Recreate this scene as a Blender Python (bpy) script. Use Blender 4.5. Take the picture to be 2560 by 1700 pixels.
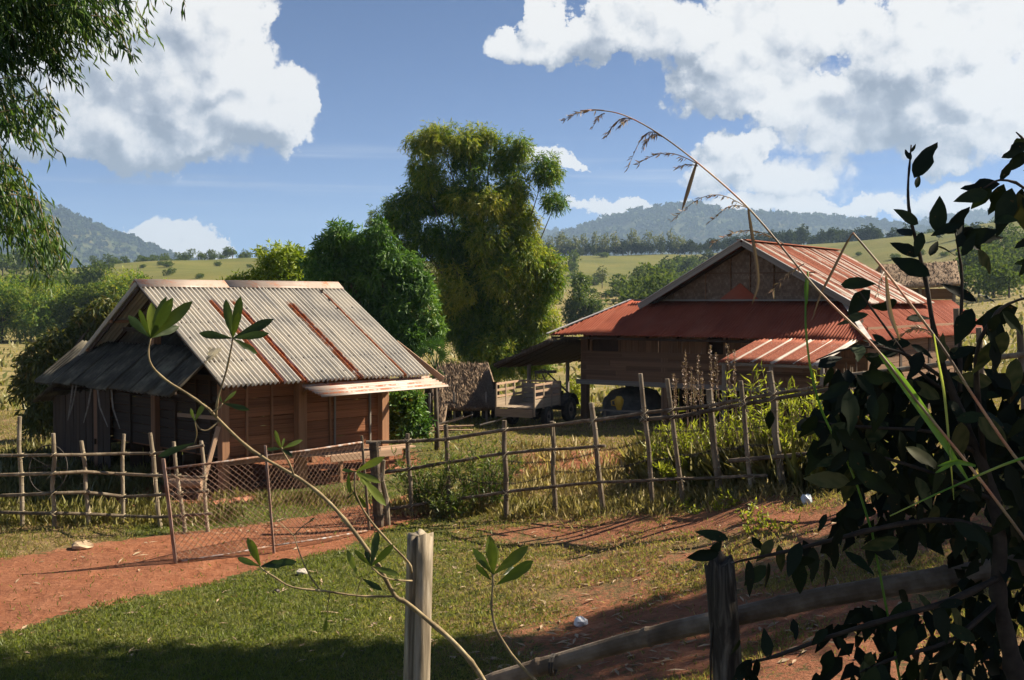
import bpy, math, random
import numpy as np
from mathutils import Vector, Matrix

scene = bpy.context.scene
for _o in list(bpy.data.objects):
    bpy.data.objects.remove(_o)
col = scene.collection
R_ = math.radians

# ------------------------------------------------------------------ camera
FPX, EYE, HOR = 2850.0, 4.4, 755.0            # focal length in photo pixels, eye height, horizon row
PITCH = math.atan((850 - HOR) / FPX)
cam_d = bpy.data.cameras.new('camera')
cam_d.sensor_width = 36.0
cam_d.lens = 36.0 * FPX / 2560.0
cam_d.clip_start, cam_d.clip_end = 0.05, 30000
cam_d.dof.use_dof = False
cam = bpy.data.objects.new('camera', cam_d)
col.objects.link(cam)
cam.location = (0, 0, EYE)
cam.rotation_euler = (math.pi / 2 - PITCH, 0, 0)
scene.camera = cam
scene.render.resolution_x, scene.render.resolution_y = 1024, 680

# ------------------------------------------------------------------ view, sampling
vs = scene.view_settings
vs.view_transform, vs.look, vs.gamma, vs.use_curve_mapping = 'Standard', 'None', 1.0, False
vs.exposure = 1.27
scene.render.engine = 'CYCLES'
cy = scene.cycles
cy.use_denoising = True
cy.denoiser = 'OPENIMAGEDENOISE'
cy.max_bounces, cy.diffuse_bounces, cy.glossy_bounces = 6, 3, 2
cy.transmission_bounces, cy.transparent_max_bounces, cy.volume_bounces = 4, 6, 0
cy.use_adaptive_sampling = True
cy.adaptive_threshold = 0.02
cy.sample_clamp_indirect = 4.0

# ------------------------------------------------------------------ light
SUN = Vector((2.1, 0.70, 1.78)).normalized()   # towards the sun
SUN_EL = math.asin(SUN.z)
SUN_AZ = math.atan2(SUN.x, SUN.y)
sun_d = bpy.data.lights.new('sun', 'SUN')
sun_d.energy = 5.0
sun_d.angle = R_(0.53)
sun_d.color = (1.0, 0.88, 0.70)
sun = bpy.data.objects.new('sun', sun_d)
col.objects.link(sun)
sun.rotation_euler = SUN.to_track_quat('Z', 'Y').to_euler()
sun.location = (30, 10, 40)

# ------------------------------------------------------------------ node helper
class NT:
    def __init__(s, tree):
        s.t = tree
    def n(s, typ, **kw):
        nd = s.t.nodes.new(typ)
        for k, v in kw.items():
            setattr(nd, k, v)
        return nd
    def put(s, sock, v):
        if v is None:
            return
        if isinstance(v, bpy.types.NodeSocket):
            s.t.links.new(v, sock)
        else:
            sock.default_value = v
    def m(s, op, a, b=None, c=None, clamp=False):
        nd = s.n('ShaderNodeMath', operation=op, use_clamp=clamp)
        for i, v in enumerate((a, b, c)):
            s.put(nd.inputs[i], v)
        return nd.outputs[0]
    def v(s, op, a, b=None, c=None):
        nd = s.n('ShaderNodeVectorMath', operation=op)
        for i, x in enumerate((a, b, c)):
            if x is not None:
                s.put(nd.inputs[i], x)
        return nd.outputs['Value'] if op in ('DOT_PRODUCT', 'LENGTH') else nd.outputs['Vector']
    def noise(s, vec, scale, detail=4, rough=0.55, dist=0.0, color=False):
        nd = s.n('ShaderNodeTexNoise')
        s.put(nd.inputs['Vector'], vec)
        nd.inputs['Scale'].default_value = scale
        nd.inputs['Detail'].default_value = detail
        nd.inputs['Roughness'].default_value = rough
        nd.inputs['Distortion'].default_value = dist
        return nd.outputs['Color' if color else 'Fac']
    def ramp(s, fac, stops, interp='LINEAR'):
        nd = s.n('ShaderNodeValToRGB')
        cr = nd.color_ramp
        cr.interpolation = interp
        while len(cr.elements) < len(stops):
            cr.elements.new(0.5)
        for e, (p, c) in zip(cr.elements, stops):
            e.position = p
            e.color = (*c, 1) if len(c) == 3 else c
        s.put(nd.inputs[0], fac)
        return nd.outputs[0]
    def mapr(s, v, a, b, c=0.0, d=1.0, smooth=True):
        nd = s.n('ShaderNodeMapRange')
        nd.interpolation_type = 'SMOOTHSTEP' if smooth else 'LINEAR'
        s.put(nd.inputs[0], v)
        for i, x in enumerate((a, b, c, d)):
            s.put(nd.inputs[1 + i], x)
        return nd.outputs[0]
    def mix(s, f, a, b, blend='MIX'):
        nd = s.n('ShaderNodeMix', data_type='RGBA', blend_type=blend)
        s.put(nd.inputs[0], f)
        for i, x in ((6, a), (7, b)):
            s.put(nd.inputs[i], (*x, 1) if isinstance(x, tuple) and len(x) == 3 else x)
        return nd.outputs[2]
    def attr(s, name):
        return s.n('ShaderNodeAttribute', attribute_name=name).outputs['Fac']
    def bump(s, h, strength=0.3, dist=0.02):
        nd = s.n('ShaderNodeBump')
        s.put(nd.inputs['Height'], h)
        nd.inputs['Strength'].default_value = strength
        nd.inputs['Distance'].default_value = dist
        return nd.outputs[0]

# ------------------------------------------------------------------ pixel <-> world (places found from the photograph)
_F = np.array([0, math.cos(PITCH), -math.sin(PITCH)])
_U = np.array([0, math.sin(PITCH), math.cos(PITCH)])
_X = np.array([1.0, 0, 0])
_C = np.array([0, 0, EYE])
def ray(px, py):
    return _F + (px - 1280) / FPX * _X - (py - 850) / FPX * _U
def at(px, py, Y):
    d = ray(px, py)
    return _C + d * (Y / d[1])
def on_plane(px, py, p0, n):
    d = ray(px, py)
    return _C + d * (((np.array(p0) - _C) @ n) / (d @ n))
def pix(P):
    q = np.asarray(P, float) - _C
    k = q @ _F
    return 1280 + FPX * (q @ _X) / k, 850 - FPX * (q @ _U) / k

# ------------------------------------------------------------------ sky with cumulus
world = bpy.data.worlds.new('World')
scene.world = world
world.use_nodes = True
wt = NT(world.node_tree)
world.node_tree.nodes.clear()

CLOUDS = [  # column, row, half width, half height, weight: cumulus banks by direction
    (330, 90, 330, 170, 1.0), (520, 10, 150, 110, .9), (560, 240, 240, 120, 1.0), (700, 290, 150, 110, .95),
    (760, 230, 80, 80, .6), (300, 320, 340, 90, .95), (120, 200, 260, 150, .9), (430, 390, 240, 50, .7), (-200, 300, 300, 130, .9),
    (385, 600, 85, 78, 1.15), (450, 620, 90, 85, 1.15), (310, 620, 75, 60, 1.0), (505, 650, 60, 60, .9),
    (1300, 95, 130, 50, .9), (1460, 110, 150, 62, .95), (1370, 40, 70, 60, .8), (1620, 60, 170, 95, 1.0), (1560, 10, 110, 60, .9),
    (1850, 90, 240, 130, 1.0), (1800, 220, 120, 90, .9), (1950, 240, 180, 90, .9), (2060, 30, 120, 80, .8),
    (2350, 60, 240, 110, 1.0), (2300, 190, 260, 120, 1.0), (2480, 290, 200, 110, .9), (2120, 330, 250, 85, .6),
    (1840, 385, 85, 62, .95), (1930, 450, 260, 60, .6), (2380, 400, 140, 55, .7),
    (1375, 385, 85, 38, .9), (1440, 398, 60, 20, .7), (1530, 508, 120, 26, .85), (1980, 525, 260, 36, .8), (1760, 512, 60, 22, .7), (2380, 510, 130, 55, .7),
    (2300, 540, 260, 26, .6)]
def blobs(k, d):
    tot = None
    for (px, py, rx, ry, w) in CLOUDS:
        v = ray(px, py)
        L = np.linalg.norm(v)
        c = v / L
        sx, sz = FPX * L / rx / 1.06, FPX * L / ry / 1.02
        q = k.v('MULTIPLY_ADD', d, (sx, 0, sz), (-c[0] * sx, 0, -c[2] * sz))
        e = k.m('MULTIPLY_ADD', k.v('DOT_PRODUCT', q, q), -w, w, clamp=True)
        tot = e if tot is None else k.m('ADD', tot, k.m('MULTIPLY', e, k.m('SUBTRACT', 1.25, tot, clamp=True)))
    return tot
def cloud_group():
    g = bpy.data.node_groups.new('cloud_density', 'ShaderNodeTree')
    g.interface.new_socket('Vector', in_out='INPUT', socket_type='NodeSocketVector')
    g.interface.new_socket('Density', in_out='OUTPUT', socket_type='NodeSocketFloat')
    k = NT(g)
    gi, go = k.n('NodeGroupInput'), k.n('NodeGroupOutput')
    d0 = gi.outputs[0]
    w1 = k.v('MULTIPLY', k.v('SUBTRACT', k.noise(d0, 9, 3, .6, color=True), (.5, .5, .5)), (.085, .0, .06))
    w2 = k.v('MULTIPLY', k.v('SUBTRACT', k.noise(d0, 30, 5, .7, color=True), (.5, .5, .5)), (.060, .0, .048))
    d = k.v('ADD', k.v('ADD', d0, w1), w2)
    tot = blobs(k, d)
    # the rest of the dome carries the same kind of broken cumulus
    sp = k.n('ShaderNodeSeparateXYZ')
    k.put(sp.inputs[0], d0)
    side = k.mapr(k.m('MAXIMUM', k.m('ABSOLUTE', sp.outputs[0]), k.m('MULTIPLY', sp.outputs[2], 1.3)), .47, .60)
    rest = k.m('MULTIPLY', k.mapr(k.noise(d, 3.2, 3, .5), .56, .76), side)
    tot = k.m('ADD', tot, rest)
    def bil(sc):
        nd = k.n('ShaderNodeTexVoronoi', feature='F1', distance='EUCLIDEAN')
        k.put(nd.inputs['Vector'], k.v('ADD', d0, k.v('MULTIPLY', w2, (.35, 0, .35))))
        nd.inputs['Scale'].default_value = sc
        return nd.outputs['Distance']
    puff = k.m('ADD', k.m('MULTIPLY', k.m('SUBTRACT', .5, bil(24)), .75), k.m('MULTIPLY', k.m('SUBTRACT', .5, bil(58)), .42))
    puff = k.m('ADD', puff, k.m('MULTIPLY', k.m('SUBTRACT', k.noise(d0, 90, 4, .6), .5), .45))
    tot = k.m('ADD', tot, k.m('MULTIPLY', puff, k.m('MULTIPLY', tot, 1.1, clamp=True)))
    k.put(go.inputs[0], tot)
    return g
_cg = cloud_group()
tc = wt.n('ShaderNodeTexCoord').outputs['Generated']
def dens(off):
    nd = wt.n('ShaderNodeGroup')
    nd.node_tree = _cg
    wt.put(nd.inputs[0], tc if off is None else wt.v('ADD', tc, off))
    return nd.outputs[0]
d_here, d_near = dens(None), dens((.0085, .0, .0115))
d_sun = blobs(wt, wt.v('ADD', tc, (.028, .0, .040)))
alpha = wt.mapr(d_here, .16, .40)
spw = wt.n('ShaderNodeSeparateXYZ')
wt.put(spw.inputs[0], tc)
streak = wt.m('MULTIPLY', wt.mapr(wt.noise(wt.v('MULTIPLY', tc, (3.0, 3.0, 85.0)), 1.0, 4, .5), .50, .78), wt.m('MULTIPLY', wt.mapr(spw.outputs[2], .07, .10), wt.mapr(spw.outputs[2], .15, .115)))
alpha = wt.m('MAXIMUM', alpha, wt.m('MULTIPLY', streak, .42))
lit = wt.m('SUBTRACT', .96, wt.m('MULTIPLY', wt.mapr(d_sun, .30, 1.3), .56))
relief = wt.m('SUBTRACT', d_here, d_near)
lit = wt.m('ADD', lit, wt.m('MULTIPLY', relief, 1.15))
lit = wt.m('ADD', lit, wt.m('MULTIPLY', wt.m('SUBTRACT', wt.noise(tc, 8, 3, .5), .5), .5), clamp=True)
ccol = wt.ramp(lit, [(0.0, (.30, .345, .42)), (.35, (.48, .52, .59)), (.7, (.80, .81, .83)), (1.0, (.98, .965, .94))])
sky = wt.n('ShaderNodeTexSky')
sky.sky_type = 'NISHITA'
sky.sun_disc = False
sky.sun_elevation, sky.sun_rotation = SUN_EL, SUN_AZ
sky.altitude, sky.air_density, sky.dust_density, sky.ozone_density = 900, 0.46, 0.1, 6.0
b1, b2 = wt.n('ShaderNodeBackground'), wt.n('ShaderNodeBackground')
wt.put(b1.inputs[0], sky.outputs[0])
b1.inputs[1].default_value = 0.050
wt.put(b2.inputs[0], ccol)
b2.inputs[1].default_value = 0.405
ms = wt.n('ShaderNodeMixShader')
wt.put(ms.inputs[0], alpha)
wt.t.links.new(b1.outputs[0], ms.inputs[1])
wt.t.links.new(b2.outputs[0], ms.inputs[2])
wo = wt.n('ShaderNodeOutputWorld')
wt.t.links.new(ms.outputs[0], wo.inputs[0])
world.cycles.sampling_method = 'MANUAL'
world.cycles.sample_map_resolution = 512

# ------------------------------------------------------------------ materials
def new_mat(name):
    m = bpy.data.materials.new(name)
    m.use_nodes = True
    m.node_tree.nodes.clear()
    k = NT(m.node_tree)
    out = k.n('ShaderNodeOutputMaterial')
    return m, k, out
def principled(k, out, color, rough=.85, normal=None, metallic=0.0, spec=.3):
    p = k.n('ShaderNodeBsdfPrincipled')
    k.put(p.inputs['Base Color'], (*color, 1) if isinstance(color, tuple) and len(color) == 3 else color)
    k.put(p.inputs['Roughness'], rough)
    p.inputs['Specular IOR Level'].default_value = spec
    k.put(p.inputs['Metallic'], metallic)
    if normal is not None:
        k.put(p.inputs['Normal'], normal)
    k.t.links.new(p.outputs[0], out.inputs['Surface'])
    return p
def coords(k, sc, rnd=True):
    o = k.n('ShaderNodeTexCoord').outputs['Object']
    v = k.v('MULTIPLY', o, sc)
    if rnd:
        r = k.n('ShaderNodeObjectInfo').outputs['Random']
        v = k.v('ADD', v, k.v('MULTIPLY', (57.0, 91.0, 33.0), _comb(k, r)))
    return v
def _comb(k, r):
    c = k.n('ShaderNodeCombineXYZ')
    for i in range(3):
        k.put(c.inputs[i], r)
    return c.outputs[0]
def M_wood(name, dark, light, sc=(1.5, 14, 14), rough=.85, bump=.35, knots=.0, var=.35):
    m, k, out = new_mat(name)
    v = coords(k, sc)
    n = k.noise(v, 1.0, 6, .62, .8)
    fine = k.noise(v, 5.0, 4, .6)
    f = k.m('ADD', k.m('MULTIPLY', n, .75), k.m('MULTIPLY', fine, .25))
    c = k.ramp(f, [(.28, dark), (.5, tuple((a + b) / 2 for a, b in zip(dark, light))), (.72, light)])
    r = k.n('ShaderNodeObjectInfo').outputs['Random']
    c = k.mix(1.0, c, k.ramp(r, [(0, (1 - var,) * 3), (1, (1 + .0 * var,) * 3)]), 'MULTIPLY')
    principled(k, out, c, rough, k.bump(f, bump, .01))
    return m
def M_noise(name, stops, scale=3.0, detail=6, rough=.9, bump=.2, bdist=.02, sc=(1, 1, 1), metallic=0.0, spec=.3, dist=.0, bscale=None, var=0.0):
    m, k, out = new_mat(name)
    v = coords(k, sc)
    n = k.noise(v, scale, detail, .6, dist)
    c = k.ramp(n, stops)
    if var:
        r = k.n('ShaderNodeObjectInfo').outputs['Random']
        c = k.mix(1.0, c, k.ramp(r, [(0, (1 - var,) * 3), (1, (1, 1, 1))]), 'MULTIPLY')
    h = n if bscale is None else k.noise(v, bscale, 5, .6)
    principled(k, out, c, rough, k.bump(h, bump, bdist) if bump else None, metallic, spec)
    return m
def M_leaf(name, stops, transl=.35, rough=.45, spec=.35, tcol=1.5, vein=False):
    m, k, out = new_mat(name)
    r = k.n('ShaderNodeObjectInfo').outputs['Random']
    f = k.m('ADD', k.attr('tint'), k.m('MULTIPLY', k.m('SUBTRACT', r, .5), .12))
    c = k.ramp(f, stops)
    if vein:
        o = k.n('ShaderNodeTexCoord').outputs['Object']
        sp = k.noise(k.v('ADD', o, k.v('MULTIPLY', (7, 5, 3), _comb(k, r))), 5.0, 4, .6)
        c = k.mix(k.mapr(sp, .66, .72), c, (.11, .055, .018))
    p = k.n('ShaderNodeBsdfPrincipled')
    k.put(p.inputs['Base Color'], c)
    p.inputs['Roughness'].default_value = rough
    p.inputs['Specular IOR Level'].default_value = spec
    t = k.n('ShaderNodeBsdfTranslucent')
    k.put(t.inputs[0], k.mix(1.0, c, (tcol, tcol * 1.02, tcol * .55), 'MULTIPLY'))
    mx = k.n('ShaderNodeMixShader')
    mx.inputs[0].default_value = transl
    k.t.links.new(p.outputs[0], mx.inputs[1])
    k.t.links.new(t.outputs[0], mx.inputs[2])
    k.t.links.new(mx.outputs[0], out.inputs['Surface'])
    return m
def M_metal(name, base_stops, rust_stops, rough=.5, metallic=.0, streak=(30, 30, 1.2), amount=.0, spec=.4):
    """painted or galvanised sheet; the mesh attribute 'rust' says where it has rusted through"""
    m, k, out = new_mat(name)
    v = coords(k, (1, 1, 1))
    at_ = k.attr('rust')
    st = k.noise(v, 2.2, 6, .65)
    fine = k.noise(v, 17, 5, .6)
    base = k.ramp(k.noise(v, .9, 5, .6), base_stops)
    rust = k.ramp(fine, rust_stops)
    f = k.mapr(k.m('ADD', k.m('ADD', at_, k.m('MULTIPLY', k.m('SUBTRACT', fine, .5), .55)), k.m('MULTIPLY', k.m('SUBTRACT', st, .5 - amount), .95)), .32, .62)
    c = k.mix(f, base, rust)
    ro = k.mapr(f, 0, 1, rough, .9)
    principled(k, out, c, ro, k.bump(fine, .12, .01), metallic, spec)
    return m

WOOD = {
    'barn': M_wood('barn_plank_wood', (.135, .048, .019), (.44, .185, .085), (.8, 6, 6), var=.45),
    'stud': M_wood('barn_stud_wood', (.20, .095, .046), (.46, .245, .135), (1.0, 5, 5), var=.35),
    'fresh': M_wood('pale_cut_wood', (.30, .18, .11), (.54, .37, .25), (1.2, 6, 6), var=.3),
    'dark': M_wood('shade_dark_wood', (.026, .016, .010), (.085, .053, .032), (.9, 6, 6), var=.4),  # shade of interiors and undersides is put into this colour
    'house': M_wood('house_board_wood', (.10, .054, .029), (.31, .178, .10), (.8, 6, 6), var=.4),
    'grey': M_wood('weathered_grey_wood', (.13, .11, .09), (.36, .32, .27), (1.0, 7, 7), var=.25),
    'truck': M_wood('truck_box_wood', (.22, .165, .11), (.42, .33, .235), (1.2, 6, 6), var=.3),
}
POLE = M_noise('fence_pole_bark', [(.25, (.085, .062, .040)), (.5, (.215, .165, .11)), (.75, (.40, .335, .245))], 5.0, 7, .9, .5, .01, (1, 1, .35), bscale=22, var=.4)
POLE_L = M_noise('pale_pole_bark', [(.25, (.13, .10, .066)), (.5, (.32, .26, .175)), (.75, (.52, .44, .33))], 6.0, 7, .9, .5, .01, (1, 1, .4), bscale=26, var=.3)
RAIL_M = M_noise('dark_rail_bark', [(.25, (.045, .030, .019)), (.5, (.125, .090, .060)), (.78, (.32, .255, .19))], 6.0, 7, .9, .5, .01, bscale=24, var=.35)
POST_G = M_noise('split_grey_post', [(.22, (.06, .045, .028)), (.45, (.23, .185, .125)), (.62, (.36, .30, .22)), (.8, (.44, .385, .30))], 3.2, 8, .85, .6, .006, (10, 10, 1.1), bscale=6, dist=.6)
POST_O = M_noise('rotten_shaded_post', [(.25, (.008, .007, .006)), (.48, (.045, .036, .027)), (.62, (.15, .125, .095)), (.8, (.30, .26, .21))], 3.0, 8, .95, .8, .012, (8, 8, 1.4), bscale=6, dist=.8)  # near-black tones put the foreground shade into the post colour
RUST_S = [(.3, (.10, .030, .014)), (.5, (.26, .085, .035)), (.75, (.46, .20, .09))]
GALV = M_metal('galvanised_corrugated_sheet', [(.3, (.36, .34, .31)), (.5, (.50, .465, .405)), (.72, (.58, .53, .45))], [(.3, (.115, .030, .013)), (.55, (.25, .075, .03)), (.75, (.40, .16, .065))], .6, .0, amount=-.10, spec=.15)
GALV_R = M_metal('rust_streaked_sheet', [(.3, (.25, .19, .15)), (.55, (.34, .27, .22)), (.75, (.41, .35, .30))], [(.3, (.24, .065, .03)), (.55, (.37, .115, .05)), (.75, (.46, .19, .09))], .5, .0, amount=.04)
REDROOF = M_metal('red_painted_sheet', [(.25, (.20, .046, .025)), (.5, (.26, .066, .035)), (.75, (.31, .098, .056))], [(.3, (.17, .04, .022)), (.55, (.30, .075, .04)), (.75, (.42, .19, .12))], .75, .0, amount=-.06, spec=.1)
RUSTROOF = M_metal('rusty_roof_sheet', [(.25, (.32, .25, .20)), (.5, (.42, .35, .29)), (.75, (.50, .44, .38))], [(.25, (.14, .032, .015)), (.5, (.24, .060, .027)), (.75, (.33, .11, .055))], .6, .0, amount=.10)
ASBEST = M_noise('grey_fibre_cement_sheet', [(.28, (.030, .026, .019)), (.5, (.080, .070, .052)), (.70, (.20, .18, .125))], 1.6, 7, .9, .25, .01, bscale=20)
FLASH = M_noise('pale_metal_flashing', [(.3, (.38, .35, .32)), (.6, (.62, .58, .53))], 4, 5, .5, .1)
STEEL = M_noise('rusty_gate_steel', [(.3, (.10, .045, .025)), (.5, (.24, .13, .08)), (.68, (.40, .40, .40)), (.8, (.50, .54, .58))], 9, 6, .7, .3, .005, metallic=.1)
WIRE = M_noise('rusty_wire', [(.3, (.11, .05, .03)), (.7, (.28, .17, .11))], 12, 3, .7, 0)
WIRE_D = M_noise('dark_wire', [(.3, (.02, .017, .015)), (.7, (.06, .05, .04))], 12, 3, .7, 0)
TWINE = M_noise('split_bamboo_tie', [(.3, (.34, .27, .16)), (.7, (.62, .53, .36))], 12, 3, .8, 0)
THATCH = M_noise('grass_thatch', [(.25, (.10, .066, .042)), (.5, (.23, .16, .105)), (.75, (.42, .32, .21))], 3.0, 8, .95, .7, .03, (9, 9, 1.6), bscale=9)
THATCH_D = M_noise('shaded_thatch', [(.25, (.028, .021, .015)), (.5, (.075, .055, .038)), (.78, (.17, .13, .09))], 3.0, 8, .95, .7, .03, (9, 9, 1.6), bscale=9)  # darker copy of the thatch; underside shade is in the colour
WEAVE = None
def make_weave():
    m, k, out = new_mat('woven_bamboo_panel')
    o = k.n('ShaderNodeTexCoord').outputs['Object']
    ck = k.n('ShaderNodeTexChecker')
    k.put(ck.inputs[0], k.v('ADD', o, k.v('MULTIPLY', k.noise(o, 3, 2, color=True), (.04, .04, .04))))
    ck.inputs['Scale'].default_value = 9.0
    n = k.noise(o, 6, 6, .7)
    c = k.ramp(n, [(.25, (.075, .045, .026)), (.5, (.17, .115, .075)), (.75, (.30, .225, .155))])
    c = k.mix(k.m('MULTIPLY', ck.outputs['Fac'], .45), c, (.09, .06, .04))
    principled(k, out, c, .8, k.bump(ck.outputs['Fac'], .4, .02))
    return m
WEAVE = make_weave()
BLACK = M_noise('dark_interior', [(.3, (.012, .010, .008)), (.7, (.03, .024, .018))], 4, 3, .95, 0)
TYRE = M_noise('dusty_tyre_rubber', [(.3, (.02, .018, .016)), (.7, (.07, .058, .045))], 8, 4, .9, .2)
IRON = M_noise('oily_dark_iron', [(.3, (.02, .018, .016)), (.6, (.07, .055, .045)), (.8, (.14, .09, .06))], 9, 5, .6, .2, metallic=.3)
RIM = M_noise('dusty_wheel_rim', [(.3, (.12, .09, .07)), (.7, (.24, .19, .15))], 9, 5, .7, .2)
BARK = M_noise('tree_bark', [(.3, (.045, .034, .025)), (.6, (.12, .095, .07)), (.8, (.22, .18, .14))], 4, 6, .95, .6, .03, (3, 3, .8))
TWIG = M_noise('green_brown_twig', [(.3, (.12, .085, .045)), (.55, (.27, .20, .105)), (.78, (.42, .36, .22))], 18, 5, .8, .4, .003)
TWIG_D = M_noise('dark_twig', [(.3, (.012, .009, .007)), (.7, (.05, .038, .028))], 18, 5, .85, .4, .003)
YELLOW = M_noise('yellow_plastic', [(.3, (.45, .25, .02)), (.7, (.62, .40, .05))], 4, 4, .5, .1)
TARP = M_noise('dull_grey_tarpaulin', [(.3, (.05, .047, .042)), (.6, (.13, .12, .105)), (.8, (.24, .22, .19))], 2.5, 6, .8, .5, .05)
PLASTIC = M_noise('crumpled_white_plastic', [(.3, (.55, .57, .60)), (.7, (.85, .86, .88))], 8, 4, .45, .3)
BLUEPL = M_noise('pale_blue_plastic', [(.3, (.30, .36, .42)), (.7, (.55, .62, .68))], 8, 4, .45, .3)
STONE = M_noise('pale_stone', [(.3, (.30, .26, .21)), (.7, (.58, .52, .44))], 6, 6, .9, .5)
CLAY = M_noise('red_clay_brick', [(.3, (.30, .11, .055)), (.7, (.52, .24, .14))], 5, 5, .9, .3, var=.3)
LITTER = M_noise('dead_leaf', [(.3, (.24, .16, .09)), (.7, (.62, .47, .31))], 5, 4, .9, .1, var=.4)

G = dict(
    bamboo=M_leaf('bamboo_leaves', [(0, (.030, .082, .014)), (.36, (.10, .185, .023)), (.58, (.225, .275, .032)), (1, (.40, .36, .06))], .44, tcol=1.5),
    mango=M_leaf('mango_leaves', [(0, (.032, .088, .020)), (.5, (.088, .180, .031)), (.88, (.165, .275, .044)), (1, (.38, .32, .04))], .32, tcol=1.35),
    litchi=M_leaf('bright_tree_leaves', [(0, (.085, .145, .012)), (.5, (.20, .27, .018)), (1, (.40, .44, .04))], .42, tcol=1.35),
    orchard=M_leaf('orchard_leaves', [(0, (.03, .055, .014)), (.5, (.085, .10, .02)), (.8, (.17, .15, .03)), (1, (.26, .13, .05))], .3),
    broad=M_leaf('broadleaf_leaves', [(0, (.034, .060, .014)), (.5, (.080, .118, .023)), (1, (.155, .182, .036))], .35, .75, .08),
    pine=M_leaf('pine_leaves', [(0, (.020, .036, .013)), (.5, (.045, .066, .020)), (1, (.085, .105, .030))], .2, .8, .05),
    mount=M_leaf('mountain_wood_leaves', [(0, (.022, .036, .014)), (.5, (.042, .062, .020)), (1, (.075, .095, .028))], .15, .9, .02),
    euca=M_leaf('feathery_leaves', [(0, (.065, .085, .025)), (.5, (.13, .15, .045)), (1, (.21, .22, .07))], .3),
    near_bamboo=M_leaf('overhanging_bamboo_leaves', [(0, (.014, .036, .010)), (.4, (.042, .092, .016)), (.75, (.11, .17, .024)), (1, (.27, .22, .05))], .36, tcol=1.5),
    shrub=M_leaf('narrow_shrub_leaves', [(0, (.035, .070, .018)), (.5, (.085, .135, .028)), (1, (.20, .225, .05))], .34),
    weed=M_leaf('yellow_green_weed_leaves', [(0, (.10, .135, .018)), (.5, (.23, .27, .026)), (1, (.40, .41, .055))], .42),
    dryweed=M_leaf('dry_weed_stalks', [(0, (.16, .10, .07)), (.5, (.28, .19, .13)), (1, (.42, .31, .21))], .15),
    grass=M_leaf('lawn_grass_blades', [(0, (.085, .130, .020)), (.38, (.175, .195, .040)), (.62, (.27, .225, .085)), (1, (.40, .28, .16))], .42),
    tall=M_leaf('tall_dry_grass', [(0, (.11, .13, .03)), (.5, (.26, .23, .09)), (1, (.46, .37, .20))], .3),
    palm=M_leaf('fan_palm_leaves', [(0, (.03, .08, .016)), (.5, (.065, .15, .026)), (1, (.13, .23, .05))], .35),
    branch=M_leaf('leathery_branch_leaf', [(0, (.018, .032, .009)), (.5, (.052, .082, .016)), (1, (.17, .205, .03))], .24, .4, .25, 1.5, vein=True),
    dark=M_leaf('shaded_shrub_leaf', [(0, (.005, .009, .005)), (.5, (.010, .018, .007)), (.85, (.022, .036, .011)), (1, (.08, .08, .03))], .10, .6, .14, 1.2, vein=True),  # leaf colour lowered to carry the shrub's shade
    reed=M_leaf('dry_reed_stem', [(0, (.15, .10, .07)), (.45, (.36, .26, .15)), (.75, (.52, .22, .13)), (1, (.60, .44, .26))], .1, .5),
    blade=M_leaf('green_reed_blade', [(0, (.10, .22, .03)), (.5, (.19, .34, .05)), (1, (.40, .44, .12))], .4, .4),
)

# ------------------------------------------------------------------ object helpers
def tag(o, label, cat, group=None):
    o['label'], o['category'] = label, cat
    if group:
        o['group'] = group
    return o
def structure(o):
    o['kind'] = 'structure'
    return o
def stuff(o, label=None, cat=None):
    o['kind'] = 'stuff'
    if label:
        o['label'] = label
    if cat:
        o['category'] = cat
    return o
def thing(name, base, label, cat, group=None):
    e = bpy.data.objects.new(name, None)
    e.empty_display_size = .2
    col.objects.link(e)
    e.location = Vector([float(c) for c in base])
    return tag(e, label, cat, group)
def origin(parent):
    """world origin of a part's frame (roots carry only a location while their parts are built)"""
    p = np.zeros(3)
    while parent is not None:
        p += np.array(parent.location)
        parent = parent.parent
    return p
def link(name, me, mat, parent=None, loc=None):
    o = bpy.data.objects.new(name, me)
    col.objects.link(o)
    if mat is not None and not me.materials:
        me.materials.append(mat)
    if parent is not None:
        o.parent = parent
    if loc is not None:
        o.location = Vector([float(c) for c in loc])
    return o
def np_mesh(name, V, T, attrs=None, smooth=False, quads=False):
    V = np.ascontiguousarray(V, np.float32)
    T = np.ascontiguousarray(T, np.int32)
    k = 4 if quads else 3
    me = bpy.data.meshes.new(name)
    me.vertices.add(len(V))
    me.vertices.foreach_set('co', V.ravel())
    me.loops.add(T.size)
    me.loops.foreach_set('vertex_index', T.ravel())
    n = T.size // k
    me.polygons.add(n)
    me.polygons.foreach_set('loop_start', np.arange(0, n * k, k, dtype=np.int32))
    if smooth:
        me.polygons.foreach_set('use_smooth', np.ones(n, bool))
    me.update(calc_edges=True)
    for nm, a in (attrs or {}).items():
        at_ = me.attributes.new(nm, 'FLOAT', 'POINT')
        at_.data.foreach_set('value', np.ascontiguousarray(a, np.float32))
    return me
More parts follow.
